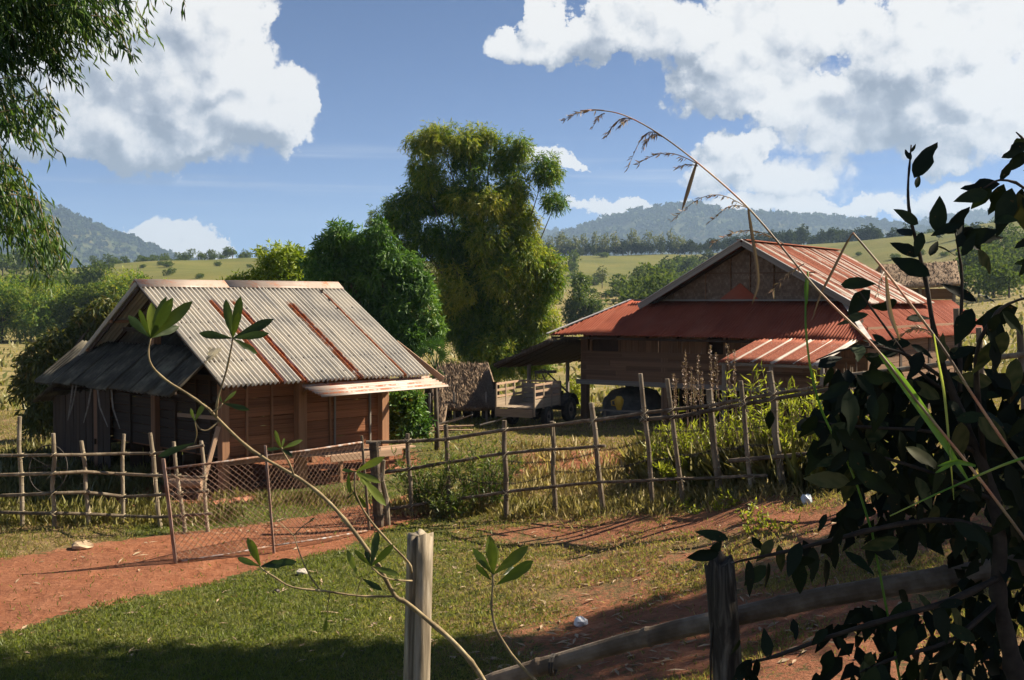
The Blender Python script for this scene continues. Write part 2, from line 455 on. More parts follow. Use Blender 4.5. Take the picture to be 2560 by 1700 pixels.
class MB:
    """collects shapes given in world coordinates; build() links them as one mesh object"""
    def __init__(s):
        s.V, s.Fc = [], []
    def add(s, V, F):
        b = len(s.V)
        s.V += [tuple(float(c) for c in v) for v in V]
        s.Fc += [tuple(i + b for i in f) for f in F]
        return s
    def tube(s, pts, rad, n=7, cap=True):
        pts = [np.array(p, float) for p in pts]
        if not hasattr(rad, '__len__'):
            rad = [rad] * len(pts)
        ref = None
        V, F = [], []
        for i, p in enumerate(pts):
            t = pts[min(i + 1, len(pts) - 1)] - pts[max(i - 1, 0)]
            t /= np.linalg.norm(t) + 1e-9
            if ref is None:
                ref = np.cross(t, (0, 0, 1)) if abs(t[2]) < .9 else np.cross(t, (1, 0, 0))
            a = ref - t * (ref @ t)
            a /= np.linalg.norm(a) + 1e-9
            ref = a
            b = np.cross(t, a)
            for j in range(n):
                q = 2 * math.pi * j / n
                V.append(p + rad[i] * (a * math.cos(q) + b * math.sin(q)))
        for i in range(len(pts) - 1):
            for j in range(n):
                F.append((i * n + j, i * n + (j + 1) % n, (i + 1) * n + (j + 1) % n, (i + 1) * n + j))
        if cap:
            F.append(tuple(range(n))[::-1])
            F.append(tuple((len(pts) - 1) * n + j for j in range(n)))
        return s.add(V, F)
    def box(s, c, a, b, d):
        c, a, b, d = (np.array(x, float) for x in (c, a, b, d))
        V = [c + i * a + j * b + k * d for i in (-.5, .5) for j in (-.5, .5) for k in (-.5, .5)]
        return s.add(V, [(0, 1, 3, 2), (4, 6, 7, 5), (0, 4, 5, 1), (2, 3, 7, 6), (0, 2, 6, 4), (1, 5, 7, 3)])
    def slab(s, quad, th):
        q = [np.array(p, float) for p in quad]
        n = np.cross(q[1] - q[0], q[-1] - q[0])
        n *= th / (np.linalg.norm(n) + 1e-9)
        k = len(q)
        V = q + [p - n for p in q]
        F = [tuple(range(k)), tuple(range(2 * k - 1, k - 1, -1))] + [(i, i + k, (i + 1) % k + k, (i + 1) % k) for i in range(k)]
        return s.add(V, F)
    def build(s, name, mat, parent=None, smooth=False, base=None):
        o0 = origin(parent) if parent is not None else (np.array(base, float) if base is not None else np.zeros(3))
        me = bpy.data.meshes.new(name)
        me.from_pydata([(v[0] - o0[0], v[1] - o0[1], v[2] - o0[2]) for v in s.V], [], s.Fc)
        if smooth:
            me.polygons.foreach_set('use_smooth', [True] * len(me.polygons))
        me.update()
        return link(name, me, mat, parent, None if parent is not None else (o0 if base is not None else None))
_beam = {}
def beam(name, p0, p1, w, h, mat, parent, up=(0, 0, 1)):
    """one squared timber from p0 to p1: a chamfered unit bar shared by all timbers of a material"""
    if mat.name not in _beam:
        c = .06
        V, F = [], []
        for x in (-.5, .5):
            for (y, z) in ((-.5 + c, -.5), (.5 - c, -.5), (.5, -.5 + c), (.5, .5 - c), (.5 - c, .5), (-.5 + c, .5), (-.5, .5 - c), (-.5, -.5 + c)):
                V.append((x, y, z))
        F = [tuple(range(7, -1, -1)), tuple(range(8, 16))] + [(i, (i + 1) % 8, 8 + (i + 1) % 8, 8 + i) for i in range(8)]
        me = bpy.data.meshes.new('timber')
        me.from_pydata(V, [], F)
        me.materials.append(mat)
        _beam[mat.name] = me
    p0, p1 = Vector([float(c) for c in p0]), Vector([float(c) for c in p1])
    x = (p1 - p0)
    L = x.length
    x.normalize()
    u = Vector(up)
    z = (u - x * u.dot(x))
    z.normalize()
    y = z.cross(x)
    M = Matrix((x * L, y * w, z * h)).transposed().to_4x4()
    o = bpy.data.objects.new(name, _beam[mat.name])
    col.objects.link(o)
    if parent is not None:
        o.parent = parent
    M.translation = (p0 + p1) / 2 - Vector(origin(parent))
    o.matrix_basis = M
    return o
def pole_pts(p0, p1, rng, n=6, wob=.02, sag=0.0):
    p0, p1 = np.array(p0, float), np.array(p1, float)
    d = p1 - p0
    L = np.linalg.norm(d)
    a = np.cross(d, (0, 1, .3))
    a /= np.linalg.norm(a) + 1e-9
    b = np.cross(d / L, a)
    out = []
    for i in range(n):
        t = i / (n - 1)
        e = math.sin(math.pi * t) if 0 < i < n - 1 else 0
        out.append(p0 + d * t + (a * rng.gauss(0, wob) + b * rng.gauss(0, wob)) * (e > 0) + np.array([0, 0, -sag * e]))
    return out
def bamboo_pole(name, pts, r, mat, parent, rng, node=.45, n=8, taper=.85, split=False):
    """a pole with swollen joints and a rough-cut end"""
    P, Rr = [], []
    L = 0
    tot = sum(np.linalg.norm(pts[i + 1] - pts[i]) for i in range(len(pts) - 1))
    acc = 0
    nxt = node * rng.uniform(.3, .9)
    for i in range(len(pts) - 1):
        a, b = pts[i], pts[i + 1]
        seg = np.linalg.norm(b - a)
        P.append(a)
        Rr.append(r * (1 - (1 - taper) * acc / tot) * rng.uniform(.94, 1.04))
        while nxt < acc + seg - .04:
            t = (nxt - acc) / seg
            rr = r * (1 - (1 - taper) * nxt / tot)
            for dt, k in ((-.018, 1.0), (0, 1.14), (.018, 1.0)):
                q = t + dt / seg
                if 0 < q < 1:
                    P.append(a + (b - a) * q)
                    Rr.append(rr * k)
            nxt += node * rng.uniform(.75, 1.25)
        acc += seg
    P.append(pts[-1])
    Rr.append(r * taper)
    return MB().tube(P, Rr, n).build(name, mat, parent, smooth=False)

# ------------------------------------------------------------------ terrain
TD = np.array([-60, 2, 4, 6, 8, 10, 12, 15, 18, 22, 28, 36, 45, 60, 100, 150, 250, 400, 550, 700, 900, 1300, 3000, 12000], float)
TC = (np.array([-2500, -900, -200, 300, 700, 1100, 1400, 1700, 1960, 2250, 2560, 3100, 5000], float) - 1280) / FPX
_n = [2.8, 2.75, 2.4, 1.9, 1.15]
TZ = np.array([
    _n + [.5, .1, 0, 0, 0, 0, 0, -.1, -.8, -1.0, -.8, 3, 15, 26, 30, 26, 10, -5, -5],
    _n + [.5, .1, 0, 0, 0, 0, 0, -.1, -.8, -1.0, -.8, 3, 14, 25, 28, 24, 8, -5, -5],
    _n + [.5, .1, 0, 0, 0, 0, 0, -.1, -.8, -1.0, -.9, 2, 12, 20, 23, 20, 5, -5, -5],
    _n + [.5, .1, 0, 0, 0, 0, 0, -.1, -.8, -1.0, -.9, 2, 15, 24, 25, 18, 5, -5, -5],
    _n + [.5, .1, 0, 0, 0, 0, 0, -.1, -.8, -1.0, -.9, 2, 14, 24, 25, 18, 5, -5, -5],
    _n + [.5, .1, 0, 0, .02, .20, .36, .15, -.6, -.6, -.4, 3, 14, 23, 28, 28, 10, -5, -5],
    _n + [.6, .25, .15, .15, .15, .32, .42, .2, -.6, -.5, 0, 2.5, 8.5, 20, 33, 34, 15, -5, -5],
    _n + [.75, .5, .5, .6, .65, .5, .40, .25, -.4, -.4, .2, 2.5, 8.5, 21, 34, 36, 15, -5, -5],
    _n + [.85, .75, .9, 1.1, 1.15, .9, .55, .3, 0, .2, .6, 3, 11, 26, 37, 40, 18, -5, -5],
    _n + [.95, 1.0, 1.4, 1.6, 1.6, 1.2, .8, .5, .5, .8, 1.5, 6, 20, 36, 41, 42, 20, -5, -5],
    _n + [1.05, 1.2, 1.9, 2.1, 1.9, 1.5, 1.0, .7, 1, 1.5, 3, 9, 26, 42, 48, 46, 25, -5, -5],
    [2.8, 2.75, 2.5, 2.2, 1.9, 1.7, 1.9, 2.4, 2.5, 2.3, 1.9, 1.3, 1.0, 1.5, 2, 4, 12, 32, 50, 56, 50, 30, -5, -5],
    [2.8, 2.75, 2.5, 2.2, 1.9, 1.8, 2.0, 2.5, 2.6, 2.4, 2.0, 1.5, 1.2, 1.6, 2, 5, 14, 34, 52, 58, 50, 30, -5, -5]])
def _sm(t):
    return t * t * (3 - 2 * t)
def height(x, y):
    x, y = np.asarray(x, float), np.asarray(y, float)
    t = x / np.maximum(y, 8.0)
    i = np.clip(np.searchsorted(TC, t) - 1, 0, len(TC) - 2)
    a = np.clip((t - TC[i]) / (TC[i + 1] - TC[i]), 0, 1)
    j = np.clip(np.searchsorted(TD, y) - 1, 0, len(TD) - 2)
    b = np.clip((y - TD[j]) / (TD[j + 1] - TD[j]), 0, 1)
    a = .5 * a + .5 * _sm(a)
    z = (TZ[i, j] * (1 - a) + TZ[i + 1, j] * a) * (1 - b) + (TZ[i, j + 1] * (1 - a) + TZ[i + 1, j + 1] * a) * b
    k = np.clip((y - 8) / 10, 0, 1)
    z = z + k * .018 * (np.sin(x * 1.9 + 1.1 * np.sin(y * .8)) + np.sin(y * 1.5 + x * .7)) * np.clip(60 / np.maximum(y, 1), 0, 1)
    f = np.clip((y - 180) / 200, 0, 1)
    z = z + f * (1.4 * np.sin(x * .021 + y * .006) + .9 * np.sin(x * .047 - y * .019) + .4 * np.sin(x * .11 + y * .05))
    return z
def hz(x, y):
    return float(height(x, y))
def ground_at(px, py, dmin=9.0, dmax=1200.0):
    """the place on the ground seen at a photo pixel"""
    d = ray(px, py)
    d = d / d[1]
    ys = np.concatenate([np.arange(dmin, 60, .05), np.geomspace(60, dmax, 900)])
    P = _C[None, :] + d[None, :] * ys[:, None]
    below = P[:, 2] < height(P[:, 0], P[:, 1])
    if not below.any():
        k = len(ys) - 1
    else:
        k = int(np.argmax(below))
    return P[k]

# patches of bare earth and of dry turf, laid out on the ground
def world_poly(pts):
    return np.array([ground_at(px, py)[:2] for px, py in pts])
def poly_sd(P, poly):
    """signed distance, positive inside"""
    x, y = P[:, 0], P[:, 1]
    inside = np.zeros(len(P), bool)
    dm = np.full(len(P), 1e9)
    n = len(poly)
    for i in range(n):
        a, b = poly[i], poly[(i + 1) % n]
        c = (a[1] > y) != (b[1] > y)
        with np.errstate(divide='ignore', invalid='ignore'):
            xi = (b[0] - a[0]) * (y - a[1]) / (b[1] - a[1] + 1e-12) + a[0]
        inside ^= c & (x < xi)
        e = b - a
        t = np.clip(((P - a) @ e) / (e @ e + 1e-12), 0, 1)
        q = P - (a + t[:, None] * e)
        dm = np.minimum(dm, (q * q).sum(1))
    dm = np.sqrt(dm)
    return np.where(inside, dm, -dm)
PATH = world_poly([(-250, 1425), (0, 1398), (200, 1366), (330, 1346), (480, 1330), (600, 1316), (760, 1293), (920, 1260), (1060, 1228), (1100, 1262),
                   (1060, 1296), (960, 1326), (845, 1376), (643, 1424), (400, 1485), (130, 1550), (0, 1585), (-250, 1640)])
BAND = world_poly([(1120, 1325), (1300, 1298), (1500, 1288), (1700, 1278), (1900, 1240), (2150, 1230), (2500, 1230), (2560, 1420), (2300, 1400), (2000, 1385), (1760, 1360), (1500, 1375), (1250, 1360)])
BARE = world_poly([(1300, 1520), (1420, 1475), (1640, 1440), (1800, 1400), (2000, 1420), (2300, 1430), (2560, 1460), (2560, 1790), (2000, 1790), (1700, 1790), (1300, 1760), (1120, 1640)])
YARD = world_poly([(1290, 1135), (1480, 1122), (1700, 1130), (1700, 1180), (1500, 1190), (1330, 1192), (1200, 1220)])
MIXED = world_poly([(1120, 1340), (1500, 1320), (2000, 1300), (2560, 1300), (2560, 1690), (1150, 1690), (1080, 1560), (1300, 1450)])
HUTG = world_poly([(480, 1270), (700, 1225), (960, 1190), (1080, 1160), (1020, 1120), (700, 1130), (200, 1180), (100, 1240), (300, 1290)])
def masks(x, y):
    P = np.stack([np.ravel(x), np.ravel(y)], 1)
    dirt = np.zeros(len(P))
    for poly, w, soft in ((PATH, 1.0, .35), (BAND, .74, 1.2), (BARE, .65, 1.3), (MIXED, .47, 1.5), (YARD, .75, 1.0), (HUTG, .75, .4)):
        s = poly_sd(P, poly)
        dirt = np.maximum(dirt, w * np.clip(.5 + s / (2 * soft), 0, 1))
    t = P[:, 0] / np.maximum(P[:, 1], 8)
    dry = .17 + np.clip((t + .16) / .22, 0, 1) * .55
    dry = np.maximum(dry, .65 * np.clip((-.30 - t) / .06, 0, 1) * np.clip((P[:, 1] - 17) / 3, 0, 1))
    return dirt, dry

def make_ground():
    yd = np.concatenate([np.linspace(-60, 7.5, 20), np.geomspace(8, 46, 210), np.geomspace(46.5, 1300, 170), [1800, 3000, 12000]])
    tt = np.concatenate([np.linspace(-2.6, -.62, 24, endpoint=False), np.linspace(-.62, .62, 330), np.linspace(.62, 2.6, 25)[1:]])
    Y, T = np.meshgrid(yd, tt, indexing='ij')
    Xg = T * np.maximum(Y, 8.0) * np.where(Y < 8, 4.0, 1.0) if False else T * np.maximum(Y, 8.0)
    Z = height(Xg, Y)
    V = np.stack([Xg, Y, Z], -1).reshape(-1, 3)
    nr, nc = Y.shape
    i = np.arange(nr - 1)[:, None] * nc + np.arange(nc - 1)[None, :]
    Q = np.stack([i, i + 1, i + 1 + nc, i + nc], -1).reshape(-1, 4)
    dirt, dry = masks(V[:, 0], V[:, 1])
    far = V[:, 1] > 60
    dirt[far] = 0
    fld = np.clip((V[:, 1] - 44) / 8, 0, 1)
    hill = np.clip((V[:, 1] - 330) / 120, 0, 1)
    tcol = V[:, 0] / np.maximum(V[:, 1], 8)
    hill = np.maximum(hill, np.clip((V[:, 1] - 150) / 40, 0, 1) * np.clip((-.05 - tcol) / .1, 0, 1))
    me = np_mesh('ground', V, Q, dict(dirt=dirt, dry=dry, field=fld, hill=hill), True, True)
    m, k, out = new_mat('earth_and_turf')
    pos = k.n('ShaderNodeNewGeometry').outputs['Position']
    n_big = k.noise(pos, .55, 5, .6)
    n_mid = k.noise(pos, 2.6, 6, .65)
    n_fine = k.noise(pos, 14, 6, .65)
    n_grit = k.noise(pos, 55, 4, .7)
    soil = k.ramp(k.m('ADD', k.m('MULTIPLY', n_mid, .55), k.m('MULTIPLY', n_fine, .45)), [(.34, (.14, .046, .021)), (.5, (.275, .102, .048)), (.64, (.40, .180, .095))])
    soil = k.mix(k.mapr(n_grit, .60, .72), soil, (.34, .20, .12))
    soil = k.mix(k.m('MULTIPLY', k.mapr(n_big, .42, .62, 1, 0), .45), soil, (.20, .085, .048))
    soil = k.mix(k.mapr(k.noise(k.v('MULTIPLY', pos, (1.2, 5, 1)), 2.0, 4, .6), .60, .70, 0, .5), soil, (.37, .19, .105))
    turf_g = k.ramp(k.m('ADD', k.m('MULTIPLY', n_fine, .6), k.m('MULTIPLY', n_mid, .4)), [(.36, (.040, .055, .013)), (.5, (.085, .098, .024)), (.64, (.165, .148, .055))])
    turf_d = k.ramp(k.m('ADD', k.m('MULTIPLY', n_fine, .6), k.m('MULTIPLY', n_mid, .4)), [(.36, (.105, .064, .028)), (.5, (.205, .136, .062)), (.64, (.32, .222, .12))])
    dryf = k.mapr(k.m('ADD', k.attr('dry'), k.m('MULTIPLY', k.m('SUBTRACT', n_mid, .5), 1.3)), .25, .75)
    turf = k.mix(dryf, turf_g, turf_d)
    dm = k.m('ADD', k.attr('dirt'), k.m('ADD', k.m('MULTIPLY', k.m('SUBTRACT', n_mid, .5), 1.1), k.m('MULTIPLY', k.m('SUBTRACT', n_fine, .5), 1.5)))
    near = k.mix(k.mapr(dm, .42, .60), turf, soil)
    # stubble fields with low green banks, then rough hill pasture
    st = k.v('MULTIPLY', pos, (.03, .22, .0))
    f1 = k.noise(st, 1.0, 5, .6, .6)
    f2 = k.noise(k.v('MULTIPLY', pos, (.5, 1.1, 0)), 1.0, 5, .65)
    fcol = k.ramp(k.m('ADD', k.m('MULTIPLY', f1, .65), k.m('MULTIPLY', f2, .35)), [(.30, (.105, .112, .032)), (.42, (.175, .155, .055)), (.52, (.26, .205, .082)), (.66, (.32, .25, .118)), (.8, (.18, .165, .06))])
    sp = k.n('ShaderNodeSeparateXYZ')
    k.put(sp.inputs[0], pos)
    wv = k.m('ADD', k.m('MULTIPLY', sp.outputs[1], .15), k.m('MULTIPLY', k.noise(k.v('MULTIPLY', pos, (.018, .03, 0)), 1.0, 3), 6.0))
    bund = k.mapr(k.m('ABSOLUTE', k.m('SUBTRACT', k.m('FRACT', wv), .5)), .035, .075, 1, 0)
    fcol = k.mix(k.m('MULTIPLY', bund, .75), fcol, (.085, .085, .028))
    h1 = k.noise(k.v('MULTIPLY', pos, (.012, .02, .03)), 1.0, 6, .62)
    h2 = k.noise(k.v('MULTIPLY', pos, (.10, .16, .1)), 1.0, 5, .7)
    hcol = k.ramp(k.m('ADD', k.m('MULTIPLY', h1, .6), k.m('MULTIPLY', h2, .4)), [(.30, (.072, .092, .019)), (.5, (.130, .132, .029)), (.7, (.195, .165, .046))])
    far_c = k.mix(k.attr('hill'), fcol, hcol)
    c = k.mix(k.attr('field'), near, far_c)
    hgt = k.m('ADD', k.m('MULTIPLY', n_fine, .6), k.m('ADD', k.m('MULTIPLY', n_grit, .25), n_mid))
    principled(k, out, c, .95, k.bump(hgt, .8, .09), 0, .15)
    return structure(link('ground', me, m))
ground = make_ground()

# ------------------------------------------------------------------ leaf clouds
def leaf_cloud(P, A, N, L, W, bend=.12):
    """folded lance-shaped leaves: base, two sides, tip"""
    A = A / (np.linalg.norm(A, axis=1, keepdims=True) + 1e-9)
    S = np.cross(A, N)
    S /= np.linalg.norm(S, axis=1, keepdims=True) + 1e-9
    Nn = np.cross(S, A)
    L, W = L[:, None], W[:, None]
    mid = P + A * L * .45
    V = np.stack([P, mid + S * W * .5 + Nn * W * .18, mid - S * W * .5 + Nn * W * .18, P + A * L - Nn * L * bend], 1).reshape(-1, 3)
    n = len(P)
    b = np.arange(n)[:, None] * 4
    T = np.concatenate([b + np.array([[0, 1, 3]]), b + np.array([[0, 3, 2]])], 1).reshape(-1, 3)
    return V, T
def unit(g, n):
    v = g.normal(size=(n, 3))
    return v / np.linalg.norm(v, axis=1, keepdims=True)
def crown_arrays(lobes, g, twigs, per, tw_len, leaf, width, droop=.35, shell=.55, spread=.8, tint=(.0, 1.0), tint_lobe=None, tlen=.25):
    """lobes: (centre, (rx, ry, rz), weight[, tint shift]); leafy twigs fill each lobe, thicker towards its skin"""
    Ps, As, Ls, Ts = [], [], [], []
    wts = np.array([l[2] for l in lobes], float)
    cnt = np.maximum(1, (twigs * wts / wts.sum()).astype(int))
    for l, c in zip(lobes, cnt):
        ctr, rad = np.array(l[0], float), np.array(l[1], float)
        sh = l[3] if len(l) > 3 else 0.0
        u = unit(g, c)
        r = np.where(g.random(c) < shell, .74 + .30 * g.random(c) ** 1.0, g.random(c) ** .4 * .9)
        r = np.where(g.random(c) < .10, r * g.uniform(1.0, 1.35, c), r)
        base = ctr + u * rad * r[:, None]
        out = u * rad
        out /= np.linalg.norm(out, axis=1, keepdims=True)
        d = out * .9 + unit(g, c) * .7 + np.array([0, 0, -droop])
        d /= np.linalg.norm(d, axis=1, keepdims=True)
        tl = tw_len * g.uniform(.5, 1.3, c)
        tv = g.random(c) * .5 + .25
        t = np.repeat(np.arange(c), per)
        s = np.tile((np.arange(per) + .5) / per, c)
        p = base[t] + d[t] * (tl[t] * s)[:, None] + np.array([0, 0, -1.0]) * (droop * tl[t] * s * s * .6)[:, None]
        a = d[t] * .6 + unit(g, len(t)) * spread + np.array([0, 0, -droop * .8])
        Ps.append(p); As.append(a)
        Ls.append(leaf * g.uniform(1 - tlen, 1 + tlen, len(t)))
        Ts.append(np.clip(tint[0] + (tint[1] - tint[0]) * (tv[t] * .6 + .4 * g.random(len(t))) + sh, 0, 1))
    P, A, L, T = (np.concatenate(q) for q in (Ps, As, Ls, Ts))
    return P, A, unit(g, len(P)), L, L * width, T
def leaf_obj(name, arr, mat, parent, base=None, bend=.12):
    P, A, N, L, W, T = arr
    o0 = origin(parent) if parent is not None else (np.array(base, float) if base is not None else np.zeros(3))
    V, F = leaf_cloud(P - o0, A, N, L, W, bend)
    me = np_mesh(name, V, F, dict(tint=np.repeat(T, 4)))
    return link(name, me, mat, parent, None if parent is not None or base is None else o0)
def limbs(name, base, tops, r0, mat, parent, rng, trunk_to=None, n=7, side=.25):
    """tapered trunk with limbs reaching into the crown"""
    mb = MB()
    base = np.array(base, float)
    fork = np.array(trunk_to, float)
    mb.tube(pole_pts(base - np.array([0, 0, .15]), fork, rng, 5, side * .15), [r0 * 1.15, r0, r0 * .9, r0 * .82, r0 * .75], n)
    for t in tops:
        t = np.array(t, float)
        m = fork + (t - fork) * .5 + np.array([rng.gauss(0, side), rng.gauss(0, side), abs(rng.gauss(0, side))])
        mb.tube([fork - np.array([0, 0, r0]), fork + (m - fork) * .5, m, m + (t - m) * .6, t], [r0 * .6, r0 * .5, r0 * .36, r0 * .22, r0 * .08], max(5, n - 2))
    return mb.build(name, mat, parent, smooth=True)

# ------------------------------------------------------------------ mountains, with the woods that cover them
def make_mountain(name, ridge, D0, D1, D2, seed, woods, n_tree, tsize, tree_mat, rough=1.0):
    """ridge: (column, row) crest line seen at distance D1; foot at D0, back slope to D2"""
    g = np.random.default_rng(seed)
    rx = np.array([at(px, py, D1) for px, py in ridge])
    t = np.linspace(rx[0, 0] / D1, rx[-1, 0] / D1, 260)
    crest = np.interp(t, rx[:, 0] / D1, rx[:, 2])
    yd = np.concatenate([np.linspace(D0, D1, 70), np.linspace(D1, D2, 16)[1:]])
    Y, T = np.meshgrid(yd, t, indexing='ij')
    prof = np.where(Y <= D1, np.clip((Y - D0) / (D1 - D0), 0, 1) ** .9, np.clip((D2 - Y) / (D2 - D1), 0, 1))
    X = T * Y
    s = D1 / 3500.0
    gul = np.abs(np.sin(X / (95 * s) + 1.3 * np.sin(Y / (210 * s)) + seed)) + .6 * np.abs(np.sin(X / (41 * s) + 2.1 * np.sin(Y / (120 * s)) + 2 * seed))
    Z = -6 + (crest[None, :] + 6) * prof - rough * 22 * s * gul * np.sin(np.pi * np.clip(prof, 0, 1)) + np.interp(T, t, g.normal(0, 2.0 * s, len(t))) * prof
    V = np.stack([X, Y, Z], -1).reshape(-1, 3)
    nr, nc = Y.shape
    i = np.arange(nr - 1)[:, None] * nc + np.arange(nc - 1)[None, :]
    Q = np.stack([i, i + 1, i + 1 + nc, i + nc], -1).reshape(-1, 4)
    me = np_mesh(name, V, Q, None, True, True)
    m, k, out = new_mat(name + '_slopes')
    pos = k.n('ShaderNodeNewGeometry').outputs['Position']
    n1 = k.noise(pos, .006 / s, 6, .65)
    n2 = k.noise(pos, .045 / s, 5, .7)
    c = k.ramp(k.m('ADD', k.m('MULTIPLY', n1, .5), k.m('MULTIPLY', n2, .5)), [(.34, (.030, .042, .016)), (.52, (.062, .072, .024)), (.62, (.11, .095, .040)), (.72, (.19, .125, .07))])
    principled(k, out, c, .95, k.bump(n2, .8, 12 * s), 0, .1)
    structure(link(name, me, m))
    # trees standing on the slopes, a mass nobody could count
    idx = g.integers(0, (nr - 17) * nc, n_tree)
    idx[: n_tree // 3] = (nr - 17 - g.integers(0, 4, n_tree // 3)) * nc + g.integers(0, nc, n_tree // 3)
    P = V[idx] + g.normal(0, 1, (n_tree, 3)) * np.array([9 * s, 9 * s, 0])
    per = 7
    ctr = np.repeat(P, per, 0)
    hh = np.repeat(tsize * g.uniform(.45, 1.25, n_tree), per)
    off = unit(g, n_tree * per) * (hh * .42)[:, None]
    pos_ = ctr + off + np.stack([0 * hh, 0 * hh, hh * .45], 1)
    A = unit(g, n_tree * per)
    T_ = np.repeat(g.random(n_tree), per) * .7 + .3 * g.random(n_tree * per)
    arr = (pos_ - A * hh[:, None] * .4, A, unit(g, n_tree * per), hh * .85, hh * .7, T_)
    o = leaf_obj(woods[0], arr, tree_mat, None)
    stuff(o, woods[1], 'woods')
make_mountain('mountain_left', [(-900, 600), (-500, 560), (-250, 560), (-60, 540), (40, 522), (85, 514), (130, 520), (180, 545), (240, 567), (300, 592), (360, 615), (420, 640), (520, 668), (700, 700)],
              2300, 3300, 4200, 3, ('mountain_woods', 'hazy scrub woods covering the steep left mountain'), 5200, 16, G['mount'])
make_mountain('mountain_right', [(1200, 640), (1290, 625), (1345, 612), (1400, 592), (1480, 562), (1560, 540), (1640, 524), (1700, 516), (1740, 514), (1800, 528), (1900, 538), (2010, 541), (2120, 553), (2230, 566), (2350, 580), (2560, 596), (2900, 620)],
              2700, 3900, 5000, 5, ('mountain_woods', 'hazy woods covering the long right mountain'), 6200, 19, G['mount'])
make_mountain('mountain_far', [(1250, 640), (1330, 600), (1365, 580), (1385, 577), (1410, 588), (1480, 610), (1800, 600), (2150, 575), (2300, 556), (2400, 540), (2470, 530), (2540, 522), (2700, 530), (3100, 560)],
              4400, 5200, 6000, 8, ('mountain_woods', 'faint blue woods on the farthest ridge'), 2200, 24, G['mount'], .6)

# ------------------------------------------------------------------ haze: valley air
hz_b = MB().box((0, 2400, 222), (13000, 0, 0), (0, 7800, 0), (0, 0, 470))
haze = hz_b.build('haze', None)
hm, hk, ho = new_mat('valley_haze')
pv = hk.n('ShaderNodeVolumePrincipled')
pv.inputs['Color'].default_value = (.50, .71, 1.0, 1)
pv.inputs['Density'].default_value = 0.00014
pv.inputs['Anisotropy'].default_value = 0.1
hk.t.links.new(pv.outputs[0], ho.inputs['Volume'])
haze.data.materials.append(hm)
haze['kind'] = 'stuff'
haze['label'] = 'pale blue valley haze in front of the mountains'

# ------------------------------------------------------------------ far trees (small: one mesh each, shared between copies)
def proto_tree(kind, seed):
    g = np.random.default_rng(seed)
    rg = random.Random(seed)
    if kind == 'pine':
        lobes = [((g.normal(0, .08), g.normal(0, .08), z), (r, r, .14), r) for z, r in ((.35, .20), (.5, .27), (.62, .26), (.74, .21), (.86, .14), (.95, .07))]
        arr = crown_arrays(lobes, g, 190, 3, .08, .10, .75, .1, .6, .9)
    elif kind == 'slim':
        lobes = [((g.normal(0, .07), g.normal(0, .05), z), (r, r, .12), r) for z, r in ((.45, .10), (.58, .16), (.7, .17), (.82, .15), (.94, .10))]
        arr = crown_arrays(lobes, g, 120, 3, .07, .08, .6, .3, .4, .9)
    elif kind == 'round':
        lobes = [((g.normal(0, .2), g.normal(0, .2), g.uniform(.28, .78)), (r, r, r * .8), r) for r in g.uniform(.2, .34, 8)]
        arr = crown_arrays(lobes, g, 300, 3, .08, .09, .75, .1, .6, .9)
    else:  # bush
        lobes = [((g.normal(0, .28), g.normal(0, .28), g.uniform(.3, .6)), (r, r, r * .8), r) for r in g.uniform(.25, .4, 6)]
        arr = crown_arrays(lobes, g, 260, 3, .1, .11, .75, .1, .6, .9)
    P, A, N, L, W, T = arr
    V, F = leaf_cloud(P, A, N, L, W)
    me = np_mesh(kind + '_tree', V, F, dict(tint=np.repeat(T, 4)))
    return me
def trunk_me(r, h):
    mb = MB().tube([(0, 0, -.06), (0.01, 0, h * .5), (0, .01, h)], [r * 1.2, r, r * .5], 5)
    me = bpy.data.meshes.new('trunk')
    me.from_pydata(mb.V, [], mb.Fc)
    me.materials.append(BARK)
    return me
PROTO = {}
for kd, mt, ns in (('pine', 'pine', 3), ('slim', 'euca', 3), ('round', 'broad', 4), ('bush', 'broad', 2)):
    PROTO[kd] = [proto_tree(kd, 40 + i + 7 * len(kd)) for i in range(ns)]
    for me in PROTO[kd]:
        me.materials.append(G[mt])
TRUNKS = {'pine': trunk_me(.018, .6), 'slim': trunk_me(.012, .9), 'round': trunk_me(.025, .6), 'bush': trunk_me(.03, .4)}
frng = random.Random(11)
ORD = ['first', 'second', 'third', 'fourth', 'fifth', 'sixth', 'seventh', 'eighth', 'ninth', 'tenth', 'eleventh', 'twelfth', 'thirteenth', 'fourteenth']
FAR_NAME = {'pine': 'pine_tree', 'slim': 'slender_tree', 'round': 'broadleaf_tree', 'bush': 'bush'}
def far_tree(kind, x, y, h, wide, label, group, cat='tree'):
    me = frng.choice(PROTO[kind])
    o = bpy.data.objects.new(FAR_NAME[kind], me)
    col.objects.link(o)
    o.location = (x, y, hz(x, y) - h * .02)
    o.scale = (h * wide, h * wide, h)
    o.rotation_euler = (0, 0, frng.uniform(0, 6.28))
    tag(o, label, cat, group)
    t = bpy.data.objects.new('trunk', TRUNKS[kind])
    col.objects.link(t)
    t.parent = o
    return o
def at_dist(px, D):
    x = (px - 1280) / FPX * D
    return x, D
def row(kind, n, px0, px1, D0, D1, h0, h1, wide, label, group):
    for i in range(n):
        px = px0 + (px1 - px0) * (i + frng.uniform(.05, .95)) / n
        D = frng.uniform(D0, D1)
        x, y = at_dist(px, D)
        far_tree(kind, x, y, frng.uniform(h0, h1), wide * frng.uniform(.85, 1.2), label, group)
